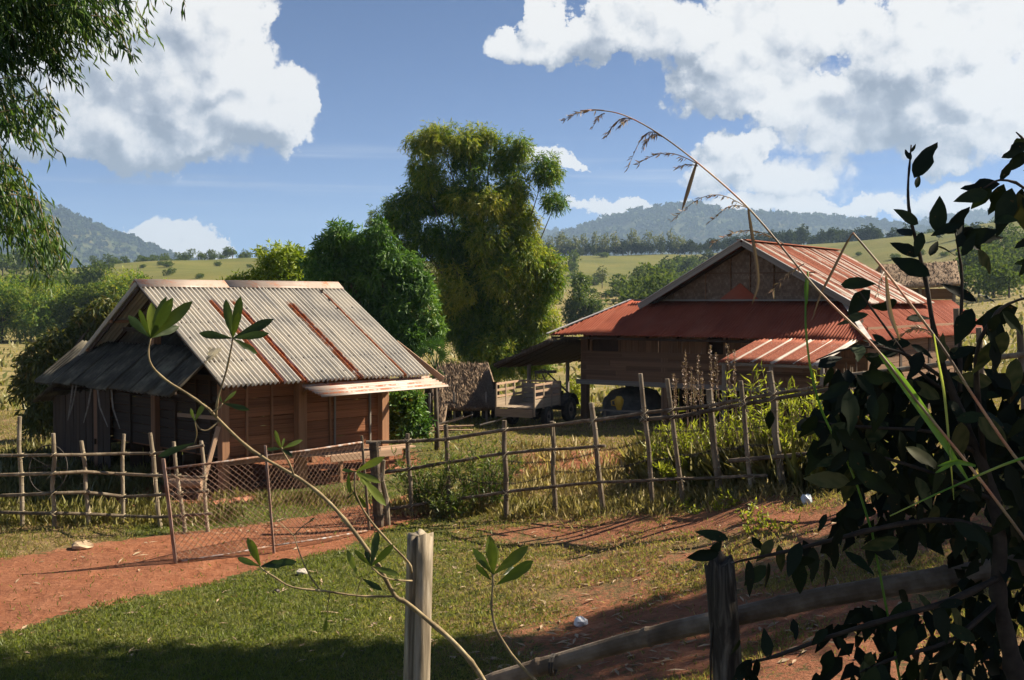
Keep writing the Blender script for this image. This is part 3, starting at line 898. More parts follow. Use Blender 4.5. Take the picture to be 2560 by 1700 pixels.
# pine belt on the crest behind the house
row('pine', 62, 1335, 1990, 705, 735, 6.5, 9.5, 1.05, 'small dark pine in the belt along the middle crest', 'pines on the middle crest')
row('slim', 20, 1345, 1720, 700, 730, 11, 16, .9, 'slender pale feathery tree rising out of the crest pine belt', 'slender trees on the middle crest')
row('pine', 40, 1900, 2330, 705, 790, 9, 13, 1.0, 'dark rounded pine in the wood right of the ridge', 'pines on the right crest')
row('round', 14, 2280, 2640, 590, 640, 3.5, 6, 1.1, 'little round tree along the top of the right pasture', 'trees on the right pasture crest')
# dark copse on the slope left of the big gable
def scatter(kind, pts, h0, h1, wide, label, group, cat='tree', jit=8):
    places = []
    for (px, py) in pts:
        p = ground_at(px + frng.uniform(-jit, jit), py + frng.uniform(-2, 2), 60)
        places.append((p[0] / p[1], far_tree(kind, p[0], p[1], frng.uniform(h0, h1), wide * frng.uniform(.85, 1.2), label, group, cat)))
    if 1 < len(places) <= len(ORD):
        for i, (_, o) in enumerate(sorted(places, key=lambda q: q[0])):
            o['label'] = label + ', ' + ORD[i] + ' from the left'
scatter('round', [(1590, 728), (1640, 712), (1700, 700), (1750, 690), (1800, 685), (1620, 738), (1670, 728), (1730, 715), (1790, 705), (1840, 695), (1560, 750), (1600, 762), (1650, 755), (1700, 745), (1755, 735), (1810, 722), (1640, 780), (1690, 772), (1870, 680), (1900, 690), (1850, 720), (1610, 796), (1660, 800), (1720, 790)],
        6.5, 10, 1.0, 'dark round tree in the copse left of the big gable', 'copse trees left of the big gable')
scatter('pine', [(1700, 690), (1740, 684), (1780, 680), (1720, 700), (1770, 695), (1820, 676), (1660, 702)], 7, 10, 1.0, 'dark pine at the top of the copse', 'copse pines')
scatter('round', [(1426, 690)], 13, 14, .55, 'single tall tree alone on the green slope', None)
scatter('bush', [(1512, 642)], 3.6, 4, 1.5, 'lone dark bush near the crest of the green slope', None, 'bush')
scatter('bush', [(1440, 705), (1460, 710), (1480, 712), (1500, 705)], 3, 4.5, 1.3, 'low bush below the single tall tree on the green slope', 'bushes on the green slope', 'bush')
scatter('slim', [(1505, 722)], 7.5, 8, 1.5, 'small pale open tree at the foot of the green slope', None)
scatter('round', [(1568, 748)], 6, 6.5, .85, 'small round tree standing at the edge of the stubble field', None)
scatter('bush', [(1547, 781)], 1.9, 2.1, 1.2, 'small round bush alone in the stubble field', None, 'bush')
scatter('bush', [(1370, 760), (1395, 745), (1520, 745), (1470, 735), (1540, 738)], 1.6, 2.4, 1.6, 'low scrub bush on the edge of the stubble field', 'scrub on the field edge', 'bush')
# right hillside
scatter('round', [(2430, 690), (2470, 680), (2520, 672), (2555, 660), (2500, 700), (2545, 690), (2450, 655), (2500, 645), (2550, 630), (2590, 640), (2480, 720), (2540, 715), (2600, 680)],
        6, 10, 1.0, 'dark tree in the wood on the right hillside', 'trees on the right hillside')
scatter('pine', [(2440, 612), (2470, 605), (2405, 598), (2420, 640), (2460, 640), (2340, 600)], 5.5, 8, 1.0, 'small dark pine dotted on the right pasture', 'pines on the right pasture')
scatter('bush', [(2150, 640), (2230, 650), (2300, 640), (2370, 640), (2260, 690), (2330, 700)], 2, 3.5, 1.4, 'small bush on the right pasture', 'bushes on the right pasture', 'bush')
for px_, lab_ in ((2450, 'left one of three leafy trees beyond the right end of the house'), (2484, 'middle one of three leafy trees beyond the right end of the house'), (2522, 'right one of three leafy trees beyond the right end of the house')):
    scatter('round', [(px_, 744)], 5, 6.5, 1.2, lab_, 'trees beyond the house', jit=3)
# left hill
row('round', 20, 225, 660, 555, 600, 4, 6.5, 1.0, 'little tree standing on the crest of the left hill', 'trees on the left crest')
row('bush', 8, 230, 640, 545, 570, 2, 3.0, 1.4, 'bush on the crest of the left hill', 'bushes on the left crest')
scatter('bush', [(425, 668), (405, 664), (352, 672), (275, 672), (552, 668), (620, 668), (430, 690), (490, 695)], 1.7, 3.4, 1.2, 'small bush dotted on the left hill pasture', 'bushes on the left pasture', 'bush')
scatter('round', [(10, 690), (45, 686), (80, 690), (25, 672), (65, 668), (-20, 680), (120, 690)], 7, 11, .95, 'dark tree in the wood at the left edge of the hill', 'wood at the left edge')
scatter('round', [(175, 742), (210, 745), (82, 750), (60, 752), (110, 756), (215, 735)], 7, 10, 1.0, 'dull green tree at the foot of the left hill', 'trees at the foot of the left hill')

# ------------------------------------------------------------------ tree row beyond the left rice field: seen as single leafy trees
def leafy_proto(seed, n_lobe, hgt, wid, twigs, leaf, mat, droop=.35, width=.3):
    g = np.random.default_rng(seed)
    rg = random.Random(seed)
    lobes = []
    for i in range(n_lobe):
        z = g.uniform(.28, .92) * hgt
        k = math.sin(math.pi * min(1, .15 + z / hgt * .8)) * .9 + .15
        r = wid * g.uniform(.2, .32)
        a = g.uniform(0, 6.28)
        lobes.append(((math.cos(a) * wid * .32 * k, math.sin(a) * wid * .32 * k, z), (r, r, r * g.uniform(.8, 1.25)), r * r, g.uniform(-.15, .2)))
    lobes.append(((0, 0, hgt * .45), (wid * .3, wid * .3, hgt * .4), wid * wid * .08, -.2))
    arr = crown_arrays(lobes, g, twigs, 6, leaf * 2.2, leaf, width, droop, .6, .8)
    V, F = leaf_cloud(*arr[:5])
    cr = np_mesh('crown', V, F, dict(tint=np.repeat(arr[5], 4)))
    cr.materials.append(mat)
    mb = MB()
    mb.tube(pole_pts((0, 0, -.3), (0, 0, hgt * .5), rg, 5, .06), [.22, .18, .15, .12, .1], 7)
    for l in lobes[:-1]:
        c = np.array(l[0])
        mb.tube([(0, 0, hgt * .28), c * .5 + np.array([0, 0, hgt * .12]), c], [.09, .06, .02], 5)
    tr = bpy.data.meshes.new('trunk')
    tr.from_pydata(mb.V, [], mb.Fc)
    tr.materials.append(BARK)
    return cr, tr
def place_tree(name, proto, p, s, rz, label, cat='tree', group=None):
    e = thing(name, (p[0], p[1], hz(p[0], p[1])), label, cat, group)
    for me in proto:
        o = bpy.data.objects.new(me.name.split('.')[0], me)
        col.objects.link(o)
        o.parent = e
    e.scale = (s, s, s)
    e.rotation_euler = (0, 0, rz)
    return e
HEDGE = [leafy_proto(60 + i, 16, 8.5, 8.0, 1500, .42, G['bamboo' if i != 2 else 'broad'], .3, .38) for i in range(3)]
for i, (px, D, s) in enumerate([(-60, 152, 1.0), (5, 150, 1.05), (62, 153, .92), (110, 149, .98), (165, 152, .9), (214, 150, .98), (262, 153, .95), (312, 150, 1.12), (352, 154, 1.1), (400, 152, 1.0), (-130, 155, 1.0), (455, 156, .9)]):
    x, y = at_dist(px, D)
    place_tree('bamboo_thicket', HEDGE[i % 3], (x, y), s * .82, frng.uniform(0, 6), '%s bushy tree from the left in the dark green row across the left field' % ORD[sorted([-130, -60, 5, 62, 110, 165, 214, 262, 312, 352, 400, 455]).index(px)], 'tree', 'tree row across the left field')
for i, (px, D, s) in enumerate([(30, 190, .95), (130, 195, .9), (255, 188, 1.0), (335, 186, .95)]):
    x, y = at_dist(px, D)
    place_tree('bamboo_thicket', HEDGE[(i + 1) % 3], (x, y), s * .72, frng.uniform(0, 6), '%s bushy tree from the left standing behind the dark green row' % ORD[i], 'tree', 'trees behind the left row')

# leafy tree standing alone in the stubble field right of the bamboo
def crown_tree(name, label, base_px, D, lobes_px, twigs, per, twl, leaf, width, mat, seed, r0=.15, fork=.35, droop=.35, depth=.8, cat='tree', spread=.8, shell=.55, group=None, tlen=.25, sub=7, sub_r=.40, off=(.55, .86)):
    """lobes_px: (column, row, half width, half height[, tint shift, depth shift]) of the leaf masses seen in the photograph"""
    g = np.random.default_rng(seed)
    rg = random.Random(seed)
    x, y = at_dist(base_px, D)
    z = hz(x, y)
    e = thing(name, (x, y, z), label, cat, group)
    lobes = []
    for l in lobes_px:
        px, py, rx, ry = l[:4]
        dy = l[5] if len(l) > 5 else g.uniform(-.35, .35) * rx / FPX * D
        c = at(px, py, D + dy)
        sx, sz = rx / FPX * D, ry / FPX * D
        lobes.append((c, (sx, max(sx, sz) * depth, sz), (sx * sz), l[4] if len(l) > 4 else 0.0))
    # each leaf mass breaks up into smaller tufts over a thinner inside tinted darker as shade
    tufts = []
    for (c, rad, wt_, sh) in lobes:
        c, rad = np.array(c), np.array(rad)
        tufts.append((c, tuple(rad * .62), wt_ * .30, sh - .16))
        for k in range(sub):
            u = unit(g, 1)[0]
            u[2] = u[2] * .8 + .18
            f = g.uniform(.75, 1.3)
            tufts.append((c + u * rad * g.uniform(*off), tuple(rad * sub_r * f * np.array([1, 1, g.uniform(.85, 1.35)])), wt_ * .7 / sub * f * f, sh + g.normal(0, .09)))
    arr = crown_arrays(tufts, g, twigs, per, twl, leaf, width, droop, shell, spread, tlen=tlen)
    leaf_obj('crown', arr, mat, e)
    top = max(l[0][2] for l in lobes)
    fk = (x, y, z + (top - z) * fork)
    limbs('trunk', (x, y, z), [l[0] for l in lobes], r0, BARK, e, rg, fk)
    return e
crown_tree('round_tree', 'leafy tree standing alone in the stubble field right of the bamboo', 1457, 170,
           [(1455, 740, 28, 48), (1435, 775, 24, 30, -.1), (1480, 770, 26, 36, .1), (1452, 705, 20, 26), (1470, 800, 30, 20, .12), (1432, 800, 22, 16, -.05)], 1500, 6, .5, .42, .38, G['shrub'], 71, .2, .3)
# big bamboo clump; tint shifts paint lit and shaded masses over leaf colour
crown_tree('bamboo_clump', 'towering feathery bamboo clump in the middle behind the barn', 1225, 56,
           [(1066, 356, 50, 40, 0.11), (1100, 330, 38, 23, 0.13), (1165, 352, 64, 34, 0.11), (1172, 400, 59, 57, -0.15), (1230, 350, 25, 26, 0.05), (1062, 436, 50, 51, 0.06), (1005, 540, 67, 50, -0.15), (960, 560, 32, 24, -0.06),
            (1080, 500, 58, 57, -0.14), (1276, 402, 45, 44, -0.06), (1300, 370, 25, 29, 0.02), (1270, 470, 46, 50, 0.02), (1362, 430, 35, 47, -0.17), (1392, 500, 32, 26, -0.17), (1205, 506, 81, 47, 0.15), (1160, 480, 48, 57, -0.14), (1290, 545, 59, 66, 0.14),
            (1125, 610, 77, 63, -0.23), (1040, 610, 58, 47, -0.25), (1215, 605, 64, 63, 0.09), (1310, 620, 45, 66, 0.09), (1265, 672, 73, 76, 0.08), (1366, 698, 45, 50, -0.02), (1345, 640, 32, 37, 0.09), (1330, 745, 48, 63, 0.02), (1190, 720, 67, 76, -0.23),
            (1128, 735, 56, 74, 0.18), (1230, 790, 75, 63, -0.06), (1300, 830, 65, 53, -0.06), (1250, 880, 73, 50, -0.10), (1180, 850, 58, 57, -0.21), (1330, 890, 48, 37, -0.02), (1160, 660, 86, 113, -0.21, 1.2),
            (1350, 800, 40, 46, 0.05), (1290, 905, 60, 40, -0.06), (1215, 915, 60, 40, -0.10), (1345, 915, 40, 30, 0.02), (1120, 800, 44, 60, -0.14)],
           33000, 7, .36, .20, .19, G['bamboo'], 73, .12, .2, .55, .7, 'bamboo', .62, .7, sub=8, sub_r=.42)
# mango, bright tree, orchard trees
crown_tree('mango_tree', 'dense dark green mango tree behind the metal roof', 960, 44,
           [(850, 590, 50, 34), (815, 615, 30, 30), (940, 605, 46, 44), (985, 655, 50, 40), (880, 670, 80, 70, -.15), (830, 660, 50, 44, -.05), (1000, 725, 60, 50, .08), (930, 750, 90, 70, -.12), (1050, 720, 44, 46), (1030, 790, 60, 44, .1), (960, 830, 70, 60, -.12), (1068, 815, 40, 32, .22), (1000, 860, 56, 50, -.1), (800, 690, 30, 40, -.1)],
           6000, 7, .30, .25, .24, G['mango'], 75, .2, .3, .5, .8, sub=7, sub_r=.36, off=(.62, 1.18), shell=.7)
crown_tree('bright_leaf_tree', 'bright yellow green tree just above the barn ridge', 700, 47,
           [(660, 690, 44, 26, .1), (700, 650, 48, 36, .1), (745, 655, 36, 34), (620, 700, 34, 16, .1), (580, 708, 20, 9, .1), (720, 700, 60, 40, -.15), (780, 690, 40, 40, -.1)],
           1700, 7, .34, .24, .26, G['litchi'], 76, .14, .4, .5, .8, off=(.6, 1.15))
crown_tree('orchard_tree', 'drooping orchard tree with bronze shoots left of the barn', 150, 36,
           [(225, 800, 40, 34, .05), (200, 845, 50, 40, -.05), (150, 860, 44, 40, .1), (100, 905, 50, 46, .12), (85, 960, 38, 46, -.05), (130, 990, 50, 50, -.15), (100, 1040, 36, 46, -.15), (140, 930, 60, 60, -.1), (262, 770, 26, 26, .1), (185, 910, 60, 50, -.1)],
           2200, 7, .36, .24, .26, G['orchard'], 77, .13, .35, .75, .8)
crown_tree('garden_shrub', 'leafy green shrub growing against the right end of the barn', 1010, 30.5,
           [(1000, 1000, 40, 30, .1), (1022, 1030, 30, 34, .0), (985, 1050, 28, 30, -.1), (1042, 1060, 22, 24, -.15), (1010, 1070, 40, 22, -.15), (965, 1020, 26, 30), (1034, 992, 20, 20, .1)],
           900, 6, .26, .16, .42, G['mango'], 79, .05, .2, .4, .8, 'shrub')
crown_tree('sapling_bush', 'small light bush behind the posts of the thatched lean-to', 1442, 45,
           [(1440, 970, 16, 22, .2), (1448, 1005, 18, 26, .1), (1428, 1000, 14, 22, .1)], 260, 6, .3, .16, .3, G['weed'], 80, .04, .2, .4, .8, 'bush')
# fan palm beside the barn roof
def fan_palm():
    g = np.random.default_rng(5)
    x, y = at_dist(1092, 31.5)
    z = hz(x, y)
    e = thing('fan_palm', (x, y, z), 'young fan palm with pleated leaves beside the barn roof corner', 'palm')
    hub = at(1088, 925, 31.5)
    MB().tube([(x, y, z - .1), (x, y, z + .5), hub], [.08, .07, .05], 7).build('trunk', BARK, e, True)
    for k, (px, py, r, rot, til) in enumerate([(1072, 866, .40, 1.5, .3), (1096, 860, .38, 1.0, -.2), (1058, 884, .34, 2.3, .2), (1098, 888, .34, .3, .1), (1088, 935, .32, -.9, -.3)]):
        c = at(px, py, 31.5 + g.uniform(-.3, .3))
        MB().tube([hub, (hub + c) / 2 + np.array([0, 0, .06]), c], [.018, .014, .01], 5).build('leaf_stalk', G['palm'], e)
        ax = np.array([math.cos(rot), .25 * til, math.sin(rot)])
        ax /= np.linalg.norm(ax)
        nn = np.array([.2 * til, -1, .35])
        sd = np.cross(ax, nn)
        sd /= np.linalg.norm(sd)
        nn = np.cross(sd, ax)
        V, F = [], []
        m = 15
        for i in range(m):                 # pleated fan, split to half its depth into pointed fingers
            q = (i / (m - 1) - .5) * 3.6
            rr = r * (1 - .12 * abs(q)) * g.uniform(.9, 1.08)
            dq = .125
            def pt(ang, rad, off=0.0):
                return c + (ax * math.cos(ang) + sd * math.sin(ang)) * rad + nn * off + np.array([0, 0, -.22 * rad * rad / r])
            b0 = len(V)
            V += [c, pt(q - dq, rr * .5, -.012), pt(q, rr * .5, .016), pt(q + dq, rr * .5, -.012), pt(q - .05, rr * .82), pt(q + .05, rr * .82), pt(q + .02, rr, -.03)]
            F += [(b0, b0 + 1, b0 + 2), (b0, b0 + 2, b0 + 3), (b0 + 1, b0 + 4, b0 + 2), (b0 + 2, b0 + 5, b0 + 3), (b0 + 2, b0 + 4, b0 + 5), (b0 + 4, b0 + 6, b0 + 5)]
        me = np_mesh('frond', np.array(V) - origin(e), np.array(F), dict(tint=g.random(len(V)) * .5 + .3))
        link('frond', me, G['palm'], e)
fan_palm()

# ------------------------------------------------------------------ corrugated sheet
def corrugated(name, o, A, B, pitch, amp, mat, parent, rust=None, rows=5, sag=0.0, seed=0, per=6, thick=True, trim=None):
    """a single corrugated sheet: o corner, A across the corrugations, B along them"""
    o, A, B = (np.array(v, float) for v in (o, A, B))
    W, L = np.linalg.norm(A), np.linalg.norm(B)
    nrm = np.cross(A, B)
    nrm /= np.linalg.norm(nrm)
    if nrm[2] < 0:
        nrm = -nrm
    nw = max(2, int(round(W / pitch)))
    s = np.linspace(0, 1, nw * per + 1)
    t = np.linspace(0, 1, rows)
    S, T = np.meshgrid(s, t)
    g = np.random.default_rng(seed)
    wob = np.interp(S, np.linspace(0, 1, 7), g.normal(0, .006, 7))
    Lm = np.ones_like(S)
    if trim is not None:
        Lm = trim(S)
    V = o + S[..., None] * A + (T * Lm)[..., None] * B + nrm * (amp * np.cos(2 * np.pi * S * nw) + wob - sag * np.sin(np.pi * T) )[..., None]
    nr, nc = S.shape
    i = np.arange(nr - 1)[:, None] * nc + np.arange(nc - 1)[None, :]
    Q = np.stack([i, i + 1, i + 1 + nc, i + nc], -1).reshape(-1, 4)
    V = V.reshape(-1, 3)
    ru = np.zeros(len(V)) if rust is None else rust(S, T).ravel()
    me = np_mesh(name, V - origin(parent), Q, dict(rust=ru), True, True)
    ob = link(name, me, mat, parent)
    if thick:
        md = ob.modifiers.new('thickness', 'SOLIDIFY')
        md.thickness = .004
    return ob
def roof_slope(name, o, A, B, n, pitch, amp, mat, parent, rust=None, over=.04, seed=0, rows=5, jag=.03, lift=.007, trim=None):
    """a slope covered by n overlapping sheets, each its own part"""
    rg = random.Random(seed)
    o, A, B = (np.array(v, float) for v in (o, A, B))
    nrm = np.cross(A, B)
    nrm /= np.linalg.norm(nrm)
    if nrm[2] < 0:
        nrm = -nrm
    bu = B / np.linalg.norm(B)
    for i in range(n):
        a0 = max(0, i / n - over / n)
        a1 = (i + 1) / n
        f = (lambda S, T, a0=a0, a1=a1: rust(a0 + (a1 - a0) * S, T)) if rust else None
        tr = (lambda S, a0=a0, a1=a1: trim(a0 + (a1 - a0) * S)) if trim else None
        corrugated(name, o + A * a0 + nrm * (lift * (i % 2)), A * (a1 - a0), B + bu * rg.uniform(-jag, jag), pitch, amp, mat, parent, f, rows, seed=seed * 31 + i, trim=tr)

# ------------------------------------------------------------------ the barn (small plank rice barn, metal roof)
def make_barn():
    a = R_(44)
    U = np.array([math.sin(a), math.cos(a), 0])
    V = np.array([-math.cos(a), math.sin(a), 0])
    Z = np.array([0, 0, 1.0])
    c = ground_at(560, 1240)
    gz = c[2]
    rg = random.Random(8)
    def P(u, v, z):
        return c + U * u + V * v + Z * (z - gz)
    def gd(u, v):
        q = P(u, v, 0)
        return hz(q[0], q[1])
    b = thing('plank_barn', P(2.3, 3.0, gz), 'small raised plank barn with a rust striped corrugated metal roof', 'barn')
    fl, ev = .88, 2.62
    L, D = 4.62, 6.0
    S = lambda n, p0, p1, w, h, m, up=(0, 0, 1): beam(n, p0, p1, w, h, m, b, up)
    # corner and middle posts
    for (u, v, w, top) in ((0, 0, .20, 2.72), (2.06, -.04, .24, 2.62), (L, 0, .24, 2.62), (0, D, .2, 2.6), (L, D, .2, 2.6), (0, 3.0, .2, 4.6), (L, 3.0, .2, 4.5), (2.06, D, .2, 2.6)):
        S('post', P(u, v, gd(u, v) - .1), P(u, v, top), w, w, WOOD['stud'], tuple(U))
    # front wall of wide horizontal boards between studs
    z = fl
    i = 0
    while z < 2.58:
        h = rg.uniform(.20, .30)
        for (u0, u1) in ((.10, 1.95), (2.17, L - .12)):
            S('wall_plank', P(u0, .06 + rg.uniform(-.004, .004), z + h / 2), P(u1, .06 + rg.uniform(-.004, .004), z + h / 2 + rg.uniform(-.006, .006)), .03, h - .010, WOOD['barn'])
        z += h
    for u in (.62, 1.30, 2.98, 3.12, 4.22):
        S('stud', P(u, .015, fl - .02), P(u + rg.uniform(-.02, .02), .015, 2.58), .055 if u != 3.12 else .03, .05, WOOD['stud'] if u not in (3.12, 4.22) else WOOD['grey'], tuple(U))
    # left end: planks behind studs, then the lean-to of upright boards
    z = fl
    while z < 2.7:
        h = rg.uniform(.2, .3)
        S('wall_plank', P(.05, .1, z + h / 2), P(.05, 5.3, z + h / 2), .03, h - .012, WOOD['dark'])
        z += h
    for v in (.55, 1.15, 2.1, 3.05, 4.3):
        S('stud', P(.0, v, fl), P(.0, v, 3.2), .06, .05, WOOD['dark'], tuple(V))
    S('cross_rail', P(-.05, .1, 1.78), P(-.05, 1.9, 1.74), .04, .09, WOOD['fresh'])
    v = 5.2
    while v < 8.5:
        w = rg.uniform(.15, .24)
        top = 2.2 - (v - 5.2) * .13 + rg.uniform(-.04, .03)
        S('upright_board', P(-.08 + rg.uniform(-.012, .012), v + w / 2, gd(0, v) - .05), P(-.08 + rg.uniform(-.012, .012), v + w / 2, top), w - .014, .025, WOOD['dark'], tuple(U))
        v += w
    # back and right walls, floor
    for k in range(7):
        S('wall_plank', P(.1, D - .05, fl + .12 + k * .25), P(L - .1, D - .05, fl + .12 + k * .25), .03, .24, WOOD['barn'])
        S('wall_plank', P(L - .02, .15, fl + .12 + k * .25), P(L - .02, D - .1, fl + .12 + k * .25), .03, .24, WOOD['barn'])
    for k in range(14):
        u = .1 + k * (L - .2) / 14 + .15
        S('floor_board', P(u, -.0, fl - .03), P(u, D, fl - .03), .30, .03, WOOD['barn'])
    for v in (.03, 1.5, 3.0, 4.5, D):
        S('floor_joist', P(-.15, v, fl - .12), P(L + .15, v, fl - .12), .10, .14, WOOD['stud'] if v < .1 else WOOD['dark'])
    # platform of planks in front of the right half, on a broken rough plank
    for k in range(2):
        S('platform_plank', P(1.9 + .5 * k, -.22 - .24 * k, fl - .13 - .015 * k), P(5.25, -.20 - .24 * k, fl - .15 - .015 * k), .22, .035, WOOD['fresh'])
    S('platform_plank', P(2.55, -.58, fl - .22), P(4.75, -.58, fl - .25), .03, .16, WOOD['fresh'])
    for u in (2.9, 4.1):
        S('platform_leg', P(u, -.5, gd(u, -.5) - .05), P(u, -.5, fl - .17), .09, .09, WOOD['stud'], tuple(U))
    S('prop', P(-.75, -.15, gd(-.75, -.15) - .05), P(-.20, -.12, 1.62), .10, .05, WOOD['fresh'], tuple(V))
    # roof: ridge along U
    rz, ez, m0, e0 = 4.88, 2.56, 2.9, -.86
    u0, u1 = -.56, 5.42
    def rust_front(s, t):
        r = np.zeros_like(s)
        for cc, w, k, t0 in ((.262, .012, .95, .16), (.365, .017, 1.0, .12), (.33, .05, .22, .1), (.28, .05, .20, .1), (.19, .006, .42, .2), (.215, .006, .38, .3), (.637, .018, .72, .14), (.868, .005, .9, .02), (.90, .05, .12, .2), (.72, .05, .1, .2)):
            r = np.maximum(r, k * np.clip(1.6 - np.abs(s - cc) / w, 0, 1) * np.clip((t - t0) / .04, 0, 1))
        return r
    roof_slope('roof_sheet', P(u0, m0 - .02, rz - .03), U * (u1 - u0), P(0, e0, ez) - P(0, m0 - .02, rz - .03), 7, .120, .048, GALV, b, rust_front, seed=4, rows=9)
    roof_slope('roof_sheet', P(u0, m0 + .02, rz - .03), U * (u1 - u0), P(0, 6.55, 2.66) - P(0, m0 + .02, rz - .03), 7, .120, .033, GALV, b, None, seed=5)
    roof_slope('lean_to_sheet', P(u0, 6.3, 2.74), U * (u1 - u0), P(0, 8.75, 1.66) - P(0, 6.3, 2.74), 6, .104, .021, ASBEST, b, None, seed=6)
    # ridge capping of two folded lengths
    for (q0, q1, lift) in ((u0 - .03, 1.98, 0), (1.86, u1 + .03, .008)):
        mb = MB()
        fr = []
        for k in range(9):
            an = math.pi * (k / 8 - .5)
            fr.append((m0 + .25 * (k - 4) / 4, rz + .035 - .155 * abs(k - 4) / 4 + .03 * (1 - abs(k - 4) / 4)))
        Vv = [P(q, vv, zz + lift) for q in (q0, q1) for (vv, zz) in fr]
        mb.add(Vv, [(k, k + 1, k + 10, k + 9) for k in range(8)])
        ob = mb.build('ridge_cap', FLASH if False else GALV_R, b, True)
        ra = ob.data.attributes.new('rust', 'FLOAT', 'POINT')
        ra.data.foreach_set('value', [.30] * len(ob.data.vertices))
        ob.modifiers.new('thickness', 'SOLIDIFY').thickness = .006
    # roofing nails with dark washers
    for (t, k0) in ((.03, 0), (.28, 1), (.56, 2), (.92, 0)):
        for k in range(9):
            u = u0 + .2 + (k + .3 * (k0 % 2)) * .66
            if u > u1 - .1:
                continue
            p = P(u, m0 - .02, rz - .03) + (P(0, e0, ez) - P(0, m0 - .02, rz - .03)) * (t + rg.uniform(-.01, .01))
            MB().tube([p + Z * .012, p + Z * .045], [.026, .018], 6).build('roof_nail', IRON, b)
    # rafters, purlins and collar seen under the left gable
    for u in (u0 + .12, .1, 2.3, L):
        S('rafter', P(u, m0, rz - .12), P(u, e0 + .1, ez - .05), .05, .09, WOOD['dark'])
        S('rafter', P(u, m0, rz - .12), P(u, 6.5, 2.60), .05, .09, WOOD['dark'])
    for (v, z) in ((.0, 3.05), (1.4, 3.90), (4.3, 3.92), (5.6, 3.18), (m0, 4.72), (-.5, 2.72), (7.6, 2.05)):
        S('purlin', P(u0 + .05, v, z), P(u1 - .05, v, z), .06, .07, WOOD['stud'] if v in (4.3, 5.6) else WOOD['dark'])
    S('collar_beam', P(-.1, 1.5, 3.72), P(-.1, 4.4, 3.72), .05, .10, WOOD['dark'])
    S('tie_beam', P(-.06, -.2, 2.68), P(-.06, 6.1, 2.68), .08, .12, WOOD['dark'])
    for k in range(5):
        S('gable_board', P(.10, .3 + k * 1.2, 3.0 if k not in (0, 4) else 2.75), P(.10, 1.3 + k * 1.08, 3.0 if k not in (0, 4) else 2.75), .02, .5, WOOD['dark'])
    for k in range(9):                    # boards added to close the far gable and block light
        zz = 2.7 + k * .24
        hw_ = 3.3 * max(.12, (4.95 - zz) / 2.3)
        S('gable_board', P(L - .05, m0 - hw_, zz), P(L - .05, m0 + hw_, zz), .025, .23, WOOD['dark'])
    # grey fibre-cement skirt roof over the left end
    lo, hi = P(-1.36, -.1, 2.36), P(-.08, -.1, 3.36)
    roof_slope('skirt_roof_sheet', P(-.08, -.1, 3.36), V * 6.75, lo - hi, 7, .17, .042, ASBEST, b, None, seed=9, jag=.04)
    for v in (0.3, 2.0, 3.7, 5.4):
        S('bracket', P(.0, v, 2.1), P(-1.2, v, 2.40), .05, .07, WOOD['dark'])
    S('skirt_purlin', P(-1.2, -.05, 2.42), P(-1.2, 6.5, 2.42), .05, .06, WOOD['dark'])
    # extra lengthwise sheet hung under the right part of the eave
    e1 = P(1.62, -.72, 2.46)
    def rust_long(s, t):
        return .30 * (np.sin(s * 19) > .3) + .12
    corrugated('eave_sheet', e1, P(1.75, -1.38, 2.24) - e1, U * 3.95 + Z * .03, .105, .019, GALV_R, b, rust_long, 5, seed=3)
    # weather board leaning out at the far corner of the roof
    S('barge_board', P(5.55, .55, 3.32), P(5.75, -1.05, 2.42), .03, .16, WOOD['fresh'])
    for k in range(3):
        S('eave_bracket', P((.0, 2.06, L)[k], -.05, 2.15), P((.0, 2.06, L)[k] + (.5 if k == 2 else 0), -.62, 2.58), .05, .06, WOOD['stud'])
    for k in range(12):
        S('skirting_board', P(.2 + k * .37, 4.4, gd(.2 + k * .37, 4.4) - .02), P(.2 + k * .37, 4.4, fl), .34, .02, WOOD['dark'], tuple(V))
    # things below and beside the barn
    lg = thing('cut_log', P(-.9, -.15, gd(-.9, -.15)), 'short pale sawn log lying at the near corner of the barn', 'log')
    q0 = P(-1.15, .35, gd(-1, 0) + .42)
    MB().tube([q0, q0 + np.array([.75, -.1, .0])], [.11, .115], 12).build('log_body', WOOD['fresh'], lg)
    sp = thing('log_stack', P(-.85, .5, gd(-.85, .5)), 'rough block supporting the sawn log by the barn corner', 'block')
    MB().tube([P(-.85, .45, gd(-.85, .45) - .05), P(-.85, .45, gd(-.85, .45) + .31)], [.16, .14], 9).build('block', WOOD['dark'], sp)
    for k in range(9):
        u, v = 3.3 + rg.uniform(-.4, 1.6), -.35 + rg.uniform(-.5, .3)
        q = P(u, v, gd(u, v))
        an = rg.uniform(0, 3)
        o = MB().box(q + Z * .05, np.array([math.cos(an), math.sin(an), 0]) * .26, np.array([-math.sin(an), math.cos(an), rg.uniform(-.3, .3)]) * .13, Z * .09).build('clay_brick', CLAY, None, base=q)
        tag(o, 'loose red brick in the pile under the barn platform', 'brick', 'bricks under the barn platform')
    for k in range(4):
        u = 1.0 + k * 1.0
        S('under_beam', P(u, .3, gd(u, .3) + .12), P(u + .9, .5, gd(u, .5) + .16), .12, .12, WOOD['dark'])
    for k, (v, t) in enumerate([(4.9, .3), (4.7, .5), (3.9, .45), (3.6, -.5), (2.9, -.4)]):   # hanging stems
        vs_ = [P(-1.2, v, 2.35), P(-1.22, v + t * .3, 1.9), P(-1.2, v + t, 1.45)]
        o = MB().tube(vs_, [.022, .02, .012], 5).build('hanging_stalk', WOOD['grey'], None, base=vs_[0])
        tag(o, 'dry stalk hanging from the skirt roof of the barn', 'stalk', 'stalks hanging from the barn skirt roof')
    return b
make_barn()

